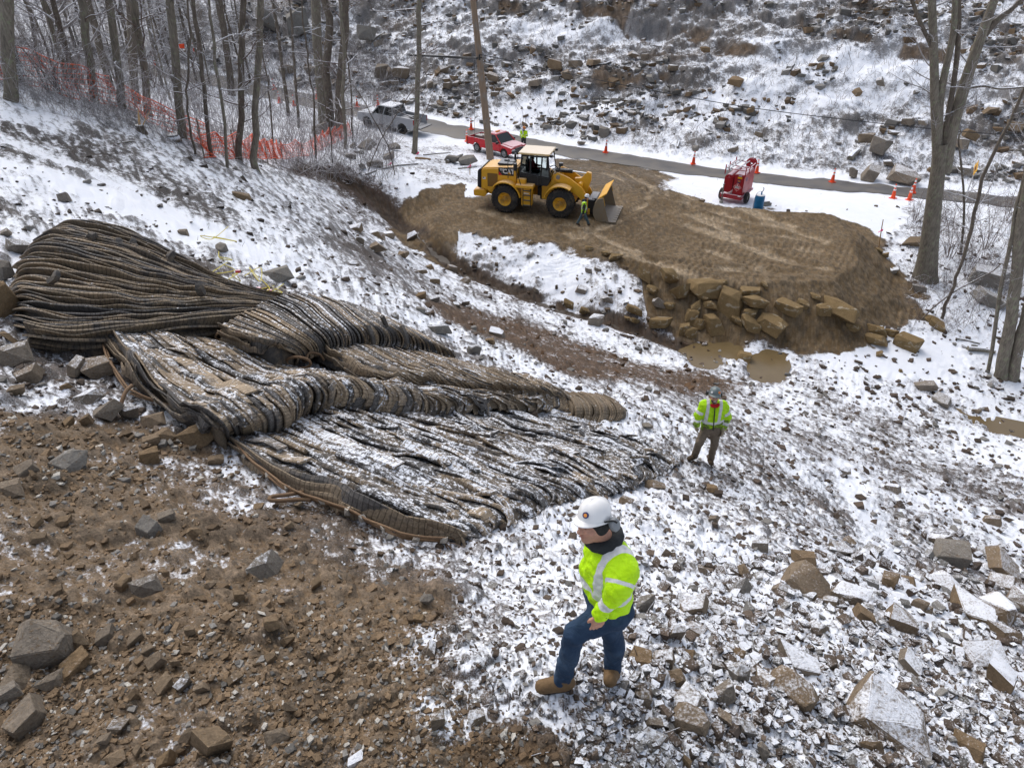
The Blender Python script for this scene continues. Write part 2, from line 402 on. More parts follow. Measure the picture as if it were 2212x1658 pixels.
def ground_fields(x, y):
    """snow cover, soil colour and roughness over the ground"""
    n = len(x)
    dist = np.hypot(x, y)
    a = np.clip(dist * 0.035, 0.15, 1.6)
    wx = (fbm(x / a * 0.35, y / a * 0.35, 71, 4) - .5) * 2.6 * a; wy = (fbm(x / a * 0.35, y / a * 0.35, 72, 4) - .5) * 2.6 * a
    rs, rt = road_side(x, y)
    sd = poly_sd(x, y, PAD)
    big = fbm(x * 0.16, y * 0.16, 3, 4); med = fbm(x * 0.55, y * 0.55, 4, 4)
    cov = 0.58 + 0.42 * (big - .5) + 0.50 * (med - .5)
    soil = np.empty((n, 3)); soil[:] = (0.068, 0.050, 0.038)
    rough = np.ones(n)
    def put(w, c=None, col=None, r=None):
        nonlocal cov, soil, rough
        if c is not None: cov = cov + (c - cov) * w
        if col is not None: soil = soil + (np.array(col) - soil) * w[:, None]
        if r is not None: rough = rough + (r - rough) * w
    # hillside beyond the road
    hill = sstep(1.5, 4.0, rs)
    hb = fbm(x * 0.11 + 0.05 * y, y * 0.3, 9, 4)
    hc = 0.53 + 0.26 * (hb - .5) + 0.34 * (med - .5)
    put(hill, hc, (0.074, 0.062, 0.052), 1.0)
    scar = hill * sstep(.66, .72, fbm(x * 0.09, y * 0.30, 23, 3)) * sstep(9, 14, rs)
    put(scar * .6, 0.30, (0.085, 0.060, 0.040), 0.8)
    m = hill > .02; xm, ym = x[m], y[m]; ledge_dz = np.zeros(n)
    for t in HTRK:
        dl, tl, sg = line_d(xm + (fbm(xm * .3, ym * .3, 131, 3) - .5) * 1.6, ym + (fbm(xm * .3, ym * .3, 132, 3) - .5) * 1.6, t)
        w = np.zeros(n); w[m] = np.exp(-(dl / 1.5) ** 2) * hill[m]
        put(w * .7, 0.85, None, 0.3)
    for t in LEDGE:
        dl, tl, sg = line_d(xm + (fbm(xm * .5, ym * .5, 133, 3) - .5) * 2.2, ym + (fbm(xm * .5, ym * .5, 134, 3) - .5) * 2.2, t)
        sd_ = dl * sg; fall = np.exp(-(dl / 3.5) ** 2)
        ledge_dz[m] += .28 * np.tanh(sd_ / .5) * fall
        w = np.zeros(n); w[m] = np.exp(-(dl / .55) ** 2) * sstep(.40, .50, fbm(xm * .4, ym * .4, 135, 3))
        put(w * .9, 0.0, (0.120, 0.082, 0.052), 0.8)
    put(zone(x, y, Z_WOODS, 1.2, wx, wy), 0.50 + 0.4 * (med - .5), (0.080, 0.055, 0.042), 0.55)
    left = 1 - sstep(-9, -4, x); near = (1 - sstep(30, 40, y)) * left
    put(near * 0.8, 0.58 + 0.5 * (med - .5) + 0.35 * (big - .5), (0.062, 0.052, 0.044), 1.15)
    put(zone(x, y, Z_BAND1, 0.6, wx * .5, wy * .5) * .85, 0.36 + .3 * (med - .5), (0.045, 0.036, 0.030), 0.9)
    put(zone(x, y, Z_BRIGHT, 0.6, wx * .5, wy * .5) * .85, 0.98, None, 0.35)
    put(zone(x, y, Z_FRONTMOUND, 0.5, wx * .5, wy * .5), 0.66 + .4 * (med - .5), (0.10, 0.075, 0.05), 1.0)
    put(zone(x, y, Z_BANK, 0.6, wx * .4, wy * .4), 0.97, None, 0.5)
    put(zone(x, y, Z_MUD, 0.8, wx, wy) * .9, 0.24 + .35 * (med - .5), (0.080, 0.045, 0.022), 1.0)
    put(zone(x, y, Z_UPSTREAM, 0.8, wx * .6, wy * .6), 0.26 + .5 * (med - .5), (0.052, 0.032, 0.022), 1.0)
    put(zone(x, y, Z_BENCH, 0.5, wx * .4, wy * .4), 1.0 + .25 * (med - .5), (0.10, 0.08, 0.06), 0.12)
    put(zone(x, y, Z_SMOOTH2, 0.7, wx * .5, wy * .5), 0.98, None, 0.25)
    verge = np.where(rs > 0, 1 - sstep(1.9, 3.0, rs), 1 - sstep(2.0, 4.5, -rs))
    put(verge * .9, 0.92 + .2 * (med - .5), (0.11, 0.09, 0.065), 0.2)
    # the pad of brown fill and its slopes
    sl = 0.40 + 0.28 * sstep(5, 9, x)
    wob = (fbm(x * 0.6, y * 0.6, 41, 4) - .5) * 2.6
    toe = np.where(x > 6.5, 3.0, np.where(x < -3.0, 2.4, 0.15))
    padw = (1 - sstep(toe - .35, toe + .35, sd + wob))
    padw *= 1 - sstep(-1.6, -0.6, -np.abs(rs)) * 0 
    ramp = zone(x, y, Z_RAMP, 0.8, wx * .5, wy * .5)
    pcol = np.array((0.128, 0.088, 0.047))
    put(padw, -0.25, pcol, 0.5)
    put(ramp, -0.05 + 0.5 * (med - .5), (0.115, 0.085, 0.055), 0.25)
    put(np.clip(padw, 0, 1) * zone(x, y, Z_FRONTMOUND, 0.4, wx * .5, wy * .5) * (1 - sstep(-1.2, -0.1, -sd)) * sstep(.40, .50, med), 0.70, None, 0.9)
    # foreground dirt
    d = zone(x, y, Z_DIRT, 0.28, wx * .8, wy * .8)
    fine = fbm(x * 1.7, y * 1.7, 55, 4)
    put(d, 0.08 + 0.85 * (fine - .5), (0.138, 0.096, 0.058), 1.0)
    put(zone(x, y, Z_MIX, 0.3, wx, wy) * .85, 0.42 + .8 * (fine - .5), (0.10, 0.070, 0.045), 0.8)
    put(zone(x, y, Z_MIX2, 0.3, wx, wy) * .8, 0.27 + .8 * (fine - .5), None, 0.8)
    put(zone(x, y, Z_MIX3, 0.15, wx, wy) * .8, 0.42 + .9 * (fine - .5), None, 0.9)
    put(zone(x, y, Z_DIRT2, 0.15, wx * .5, wy * .5), -0.1, (0.085, 0.055, 0.030), 0.8)
    put(zone(x, y, Z_SNOWPATCH, 0.1, wx * .5, wy * .5) * .9, 0.9, None, 0.7)
    fore = (1 - sstep(7.0, 10.5, dist)) * (1 - d) * sstep(-0.2, 0.6, x)
    put(fore * 0.8, 0.80 + .5 * (fine - .5), (0.085, 0.065, 0.050), 1.0)
    ds, _, _ = line_d(x, y, STREAM)
    put((1 - sstep(.30, .70, ds + wob * .2)), -0.05, (0.050, 0.033, 0.021), 0.8)
    trk = np.zeros(n); dz = ledge_dz.copy()
    m = (sd < 8)
    if m.any():
        xm, ym = x[m], y[m]; acc = np.zeros(m.sum()); dzz = np.zeros(m.sum())
        for i, t in enumerate(TRK):
            for off in (0.0,):
                dl, tl, sg = line_d(xm + (fbm(xm * .3, ym * .3, 90 + i, 2) - .5) * 1.4, ym, t)
                w = np.exp(-(dl / 0.30) ** 4)
                chev = 0.5 + 0.5 * np.sin((tl + dl * 0.8) * 2 * math.pi / 0.28)
                gate = sstep(.36, .52, fbm(xm * .5, ym * .5, 95 + i, 3))
                acc = np.maximum(acc, w * gate); dzz += -w * (0.05 + 0.035 * chev) + 0.05 * np.exp(-((dl - 0.55) / 0.18) ** 2)
        trk[m] = acc; dz[m] = dzz * (padw[m] * .9 + ramp[m])
    for (ux, uy, ph) in ((.86, -.5, 141), (.55, -.83, 143)):
        gate = sstep(.56, .70, fbm(x * .45, y * .45, ph, 3)) * .7; al = x * ux + y * uy; ac = -x * uy + y * ux
        dz += gate * padw * .045 * np.sin(2 * math.pi * al / .34 + 1.2 * np.abs(np.sin(ac * 4.4)) * 2) * (1 - hill)
    wet = sstep(.50, .66, fbm(x * .7, y * .45, 121, 4)) * np.clip(padw + ramp, 0, 1)
    put(wet * .75, None, (0.092, 0.060, 0.028), None)
    put(trk * np.clip(padw + ramp, 0, 1) * .85, None, (0.27, 0.205, 0.13), None)
    for t in LTRK:
        dl, tl, sg = line_d(x, y, t)
        w = np.exp(-((dl) / 0.5) ** 4)
        dz += w * 0.05 * np.sin(tl * 2 * math.pi / 0.24)
        put(w * .6, 0.88, None, 0.3)
    return cov, soil, rough, dz, dict(hill=hill, pad=padw, dirt=d, sd=sd, rs=rs)

def rubble(x, y, rough, fld, dep):
    """relief of stones and clods; dep is the distance that sets the finest size worth modelling"""
    p = dep / 700.0
    z = np.zeros(len(x)); rel = np.zeros(len(x)); tn = np.zeros(len(x))
    def lod(s): return sstep(1.0, 3.0, s / p)
    near = 1 - fld['hill']
    z += near * rough * 0.20 * (fbm(x * 0.45, y * 0.45, 201, 3) - .5) + near * rough * 0.12 * (fbm(x * 1.5, y * 1.5, 202, 3) - .5)
    z += fld['hill'] * (2.4 * (fbm(x * 0.14, y * 0.20, 203, 4) - .5) + 0.9 * (fbm(x * 0.5, y * 0.5, 204, 4) - .5)) * sstep(3, 10, fld['rs'])
    for (s, sd_, den, amp, wn) in ((1.9, 301, .22, .34, 'h'), (0.9, 311, .50, .42, 'h'), (0.5, 316, .80, .62, 'h'), (0.42, 321, .28, .55, 'a'), (0.20, 331, .60, .62, 'a'), (0.10, 341, .75, .70, 'a'), (0.052, 351, .8, .7, 'a')):
        wgt = (fld['hill'] if wn == 'h' else np.ones(len(x))) * rough * lod(s)
        m = wgt > 0.01
        if not m.any(): continue
        h, t = cells(x[m], y[m], s, sd_, den)
        dz = h * s * amp * wgt[m]
        z[m] += dz
        rel[m] += np.clip(h - .10, 0, .4) * wgt[m] * (0.60 if s < .3 else .42 if s < .45 else .62 if s < .6 else .30)
        tn[m] = np.where(h > .12, t, tn[m])
    z += 0.03 * rough * (fbm(x * 9, y * 9, 205, 3) - .5) * lod(.12)
    return z, np.clip(rel, 0, .7), tn

# ---------------------------------------------------------------- the ground sheet, finer where the camera looks
az = np.concatenate([np.linspace(-180, -60, 26)[:-1], np.linspace(-60, -38, 190)[:-1], np.linspace(-38, 38, 780)[:-1], np.linspace(38, 60, 190)[:-1], np.linspace(60, 180, 26)])
rr = [0.35]
slope_prof = lambda r: (bz(0, min(r + 1, 98)) - bz(0, min(max(r - 1, 0), 97))) / 2
while rr[-1] < 92:
    r = rr[-1]; z0 = bz(0, r); D = r * CT + (CAMZ - z0) * STH
    eff = max(1.6, (CAMZ - z0) + slope_prof(r) * r)
    k = 1.35 if r > 1.9 else 12
    rr.append(r + min(k * D * D / (711.0 * eff), 0.22 if r < 60 else 0.32))
rr = np.array(rr + [93, 95, 98, 103, 110, 120, 135, 155, 180, 220, 280])
A_, R_ = np.meshgrid(np.radians(az), rr)
tx, ty = (np.sin(A_) * R_).ravel(), (np.cos(A_) * R_).ravel()
tzb = np.where(R_.ravel() < 96, 0, 0.0)
tzb = base_z(tx, ty)
cov_, soil_, rough_, dz_, fld_ = ground_fields(tx, ty)
dep_ = np.maximum(1.0, ty * CT + (CAMZ - tzb) * STH)
behind = (np.abs(A_.ravel()) > math.radians(61))
dep_ = np.where(behind, 60, dep_)
zr_, rel_, tn_ = rubble(tx, ty, rough_, fld_, dep_)
roadfade = 1 - (1 - sstep(1.4, 2.6, np.abs(fld_['rs'])))
tz = tzb + (zr_ + dz_) * roadfade - 0.05 * (1 - roadfade)
TX, TY, TZ = tx, ty, tz
# stones in the relief take greyer or browner tones of their own
gt = (tn_ > 0)[:, None]
tint = np.stack([0.55 + 0.75 * tn_, 0.58 + 0.78 * tn_, 0.62 + 0.85 * tn_], 1)
soilc = np.where(gt, soil_ * 0.75 * tint * 1.35 + 0.012, soil_)
na, nr = len(az), len(rr)
ii = (np.arange(nr - 1)[:, None] * na + np.arange(na - 1)[None]).ravel()
quads = np.stack([ii, ii + 1, ii + 1 + na, ii + na], 1)[:, ::-1]
qc = quads[:, 0]
reg = np.where(fld_['rs'][qc] > 1.2, 1, np.where(fld_['pad'][qc] > 0.5, 2, 0))
V_all = np.stack([tx, ty, tz], 1)
for k, nm in enumerate(('ground', 'hillside', 'dirt_pad')):
    q = quads[reg == k]
    u, inv = np.unique(q, return_inverse=True)
    me = mesh_np(nm, V_all[u], inv.reshape(q.shape), smooth=True)
    vcol(me, 'soil', np.concatenate([soilc[u], cov_[u, None]], 1)); vflt(me, 'rel', rel_[u])
    tag(link(nm, me, None, M_GROUND), kind='structure')
# exact ground height at any spot, read back from the sheet
_azr = np.radians(az)
_Zg = tz.reshape(nr, na)
def gz_at(x, y):
    a, r = math.atan2(x, y), math.hypot(x, y)
    i = min(max(np.searchsorted(_azr, a) - 1, 0), na - 2); j = min(max(np.searchsorted(rr, r) - 1, 0), nr - 2)
    u = (a - _azr[i]) / (_azr[i + 1] - _azr[i]); v = (r - rr[j]) / (rr[j + 1] - rr[j])
    return float((_Zg[j, i] * (1 - u) + _Zg[j, i + 1] * u) * (1 - v) + (_Zg[j + 1, i] * (1 - u) + _Zg[j + 1, i + 1] * u) * v)
def on(px, py, h=0.0):
    p = at(px, py); return Vector((p.x, p.y, gz_at(p.x, p.y) + h))

# ---------------------------------------------------------------- the road and the water
g = NT('wet_asphalt')
ps = g.pos(); n1 = g.noise(ps, 0.7, 4, 0.6); n2 = g.noise(ps, 30, 2, 0.6)
c = g.mix(g.step(n1, 0.35, 0.7), (0.085, 0.080, 0.078), (0.150, 0.135, 0.115))
c = g.mix(g.mapr(n2, .3, .7, 0, .35), c, (0.06, 0.058, 0.058))
g.bump(n2, 0.2, 0.01)
M_ROAD = g.out(c, g.mapr(n1, .3, .7, 0.32, 0.6), 0.4)
rt = np.linspace(0, ROADT[-1], 420)
rx, ry, rz_ = (np.interp(rt, ROADT, ROAD[:, i]) for i in range(3))
k3 = np.ones(15) / 15
def smooth1(a): return np.convolve(np.pad(a, 7, mode='edge'), k3, mode='valid')
rx, ry, rz_ = smooth1(rx), smooth1(ry), smooth1(rz_)
tg = np.stack([np.gradient(rx), np.gradient(ry)], 1); tg /= np.linalg.norm(tg, axis=1)[:, None]
nn = np.stack([-tg[:, 1], tg[:, 0]], 1)
hw = np.interp(rx, [-60, -20, 5, 20, 40], [2.1, 2.0, 1.5, 1.15, 1.2])
el = hw + (fbm(rt * .8, rt * 0 + 3.1, 401, 4) - .5) * 0.9; er = hw + (fbm(rt * .8, rt * 0 + 9.1, 402, 4) - .5) * 0.9
cols = 7
V = []
for j in range(cols):
    f = j / (cols - 1)
    off = -er + (el + er) * f
    V.append(np.stack([rx + nn[:, 0] * off, ry + nn[:, 1] * off, rz_ + 0.035 + 0.03 * (1 - (2 * f - 1) ** 2) - (0.05 if j in (0, cols - 1) else 0)], 1))
V = np.stack(V, 1).reshape(-1, 3)
ii = (np.arange(len(rt) - 1)[:, None] * cols + np.arange(cols - 1)[None]).ravel()
me = mesh_np('road', V, np.stack([ii, ii + 1, ii + 1 + cols, ii + cols], 1)[:, ::-1], True)
tag(link('road', me, None, M_ROAD), kind='structure')
g = NT('muddy_water')
ps = g.pos(); n1 = g.noise(ps, 1.5, 3, 0.5); n2 = g.noise(ps, 9, 2, 0.5)
g.bump(n2, 0.12, 0.02)
M_WATER = g.out(g.mix(n1, (0.12, 0.085, 0.04), (0.17, 0.125, 0.065)), 0.2, 0.4)
g = NT('stream_water'); ps = g.pos(); n2 = g.noise(ps, 6, 3, 0.6); g.bump(n2, 0.35, 0.05)
M_STREAM = g.out(g.mix(n2, (0.035, 0.026, 0.018), (0.075, 0.058, 0.042)), 0.3, 0.3)
def water_patch(name, pts, z, mat):
    c = np.mean(pts, axis=0); ring = []
    n = 48; P = np.array(pts + [pts[0]]); L = np.concatenate([[0], np.cumsum(np.linalg.norm(np.diff(P, axis=0), axis=1))])
    for k in range(n):
        s = L[-1] * k / n; q = np.array([np.interp(s, L, P[:, 0]), np.interp(s, L, P[:, 1])])
        ring.append(q)
    V = [(c[0], c[1], z)] + [(q[0], q[1], z) for q in ring]
    F = [(0, 1 + k, 1 + (k + 1) % n) for k in range(n)]
    return tag(link(name, mesh_np(name, V, F, True), None, mat), kind='structure')
# ---------------------------------------------------------------- water sheets
for pd in PUDS:
    c = np.mean(pd, axis=0); big = [tuple(c + (np.array(q) - c) * 1.5) for q in pd]
    water_patch('puddle', big, float(grid_z(*c)) - .05, M_WATER)
sp = []
for p in STREAM_PX[4:]:
    q = from_z(*p); sp.append((q[0], q[1]))
sp = np.array(sp); st = np.concatenate([[0], np.cumsum(np.linalg.norm(np.diff(sp, axis=0), axis=1))])
ts = np.linspace(0, st[-1], 90)
sx, sy = np.interp(ts, st, sp[:, 0]), np.interp(ts, st, sp[:, 1])
sx += (fbm(ts * .5, ts * 0, 501, 2) - .5) * .5; sy += (fbm(ts * .5, ts * 0 + 5, 502, 2) - .5) * .5
tg = np.stack([np.gradient(sx), np.gradient(sy)], 1); tg /= np.linalg.norm(tg, axis=1)[:, None]
wd = 0.34 + 0.5 * (fbm(ts * .7, ts * 0 + 8, 503, 3) - .5)
zz = np.array([bz(a, b) for a, b in zip(sx, sy)])
zz = np.minimum.accumulate(np.convolve(np.pad(zz, 4, mode='edge'), np.ones(9) / 9, mode='valid')) - 0.03
V = np.stack([np.stack([sx - tg[:, 1] * wd * f, sy + tg[:, 0] * wd * f, zz], 1) for f in (-1, 0, 1)], 1).reshape(-1, 3)
ii = (np.arange(89)[:, None] * 3 + np.arange(2)[None]).ravel()
tag(link('stream', mesh_np('stream', V, np.stack([ii, ii + 1, ii + 4, ii + 3], 1)[:, ::-1], True), None, M_STREAM), kind='structure')

# ---------------------------------------------------------------- rocks
def ico(sub):
    import bmesh
    bm = bmesh.new(); bmesh.ops.create_icosphere(bm, subdivisions=sub, radius=1.0)
    V = np.array([v.co[:] for v in bm.verts]); F = np.array([[v.index for v in f.verts] for f in bm.faces]); bm.free()
    return V, F
ICO1, ICO2, ICO3 = ico(1), ico(2), ico(3)
def rock_arrays(r, ic, angular=1.0, flat=1.0, npts=None, bev=.05):
    """a broken stone: convex hull of scattered points in a skewed block, its arrises slightly worn"""
    import bmesh
    small = ic is ICO1
    C = np.array([(x, y, z) for x in (-1, 1) for y in (-1, 1) for z in (-1, 1)], float)
    wild = r.uniform(.35, 1.0)
    P = C * r.uniform(1 - .62 * wild, 1.0, (8, 3)) + r.normal(size=(8, 3)) * .10
    k = int(r.integers(1, 3)) if small else int(r.integers(4, 9))
    E = r.uniform(-1, 1, (k, 3)); a_ = r.integers(0, 3, k); E[np.arange(k), a_] = np.sign(E[np.arange(k), a_]) * r.uniform(.85, 1.1, k)
    P = np.vstack([P, E])
    P = P @ (np.eye(3) + r.normal(size=(3, 3)) * .20)
    P /= np.abs(P).max(axis=0)
    bm = bmesh.new()
    for p in P: bm.verts.new(p)
    bmesh.ops.convex_hull(bm, input=bm.verts)
    bmesh.ops.delete(bm, geom=[v for v in bm.verts if not v.link_faces], context='VERTS')
    if not small:
        bmesh.ops.dissolve_limit(bm, angle_limit=.16, verts=bm.verts, edges=bm.edges)
        bmesh.ops.bevel(bm, geom=list(bm.edges), offset=bev * r.uniform(.6, 1.5), segments=2, affect='EDGES', clamp_overlap=True, profile=.6)
        bmesh.ops.triangulate(bm, faces=bm.faces)
        bmesh.ops.subdivide_edges(bm, edges=[e for e in bm.edges if e.calc_length() > .35], cuts=1)
        bmesh.ops.triangulate(bm, faces=bm.faces)
    bm.verts.ensure_lookup_table(); bm.verts.index_update()
    V = np.array([v.co[:] for v in bm.verts]); F = np.array([[v.index for v in f.verts] for f in bm.faces]); bm.free()
    if not small: V += r.normal(size=V.shape) * .012
    return V * .85, F
g = NT('field_stone')
ob = g.obj(); ps = g.pos()
fr = g.attr('frost', 'OBJECT'); tn = g.attr('tone', 'OBJECT')
n1 = g.noise(ob, 2.2, 5, 0.65); n2 = g.noise(ps, 42.0, 3, 0.7); n3 = g.noise(ob, 7.0, 4, 0.7, 0.6); n5 = g.noise(ps, 9.0, 3, .6)
grey = g.mix(n1, (0.115, 0.115, 0.112), (0.300, 0.285, 0.255)); brn = g.mix(n1, (0.105, 0.070, 0.038), (0.285, 0.200, 0.115))
c = g.mix(tn.outputs['Fac'], brn, grey)
c = g.mix(g.step(n3, .52, .70), c, g.mix(tn.outputs['Fac'], (0.20, 0.125, 0.060), (0.150, 0.115, 0.080)))
c = g.mix(1.0, c, g.mapr(n2, .25, .75, .65, 1.35), 'MULTIPLY')
s_ = g.math('ADD', g.math('MULTIPLY', g.nz(), 0.75), g.math('MULTIPLY', g.math('SUBTRACT', n2, .5), .95))
s_ = g.math('ADD', s_, g.math('MULTIPLY', g.math('SUBTRACT', n5, .5), .5))
s_ = g.math('ADD', s_, fr.outputs['Fac'])
sn = g.step(s_, 0.98, 1.40)
c = g.mix(g.math('MULTIPLY', sn, .92), c, SNOWC)
g.bump(g.math('ADD', n3, g.math('MULTIPLY', n2, .35)), 0.6, 0.03)
M_ROCK = g.out(c, 0.85, 0.25)
rk = np.random.default_rng(21)
ROCK_ME = {}
for q, ic, n in (('big', ICO3, 10), ('mid', ICO2, 26)):
    ROCK_ME[q] = []
    for i in range(n):
        P, F = rock_arrays(rk, ic, 1.0, rk.uniform(.7, 1.1))
        me = mesh_np('rock_shape', P, F, False); me.materials.append(M_ROCK)
        ROCK_ME[q].append(me)
ROCKS = []
def rock(px, py, w, h, tone, frost, kind='rock', hh=0.0):
    p = at(px, py + h * 0.25)
    k = ppm(p)
    wm = w / k / 1.7; el = math.atan2(CAMZ - p.z, math.hypot(p.x, p.y))
    dm = wm * rk.uniform(.6, .9)
    ht = max(0.52 * wm, (h / k / 1.7 - dm * math.sin(el) * 0.6) / math.cos(el))
    ht = min(ht, wm * 1.3)
    me = ROCK_ME['big' if w > 46 else 'mid']; me = me[int(rk.integers(len(me)))]
    o = bpy.data.objects.new(kind, me); COL.objects.link(o)
    o.scale = (wm * 1.1, dm * 1.1, ht * 1.15)
    o.rotation_euler = (rk.normal() * .16, rk.normal() * .16, math.atan2(-p.x, p.y) + rk.normal() * .35)
    o.location = (p.x, p.y, max(gz_at(p.x, p.y), bz(p.x, p.y) + .02) + ht * (.42 if p.y < 50 else .7) + hh)
    o['tone'] = float(tone); o['frost'] = float(frost)
    ROCKS.append((o, px, py, w, h, tone, frost))
    return o
B_, G_, D_ = 0.1, 0.8, 0.45
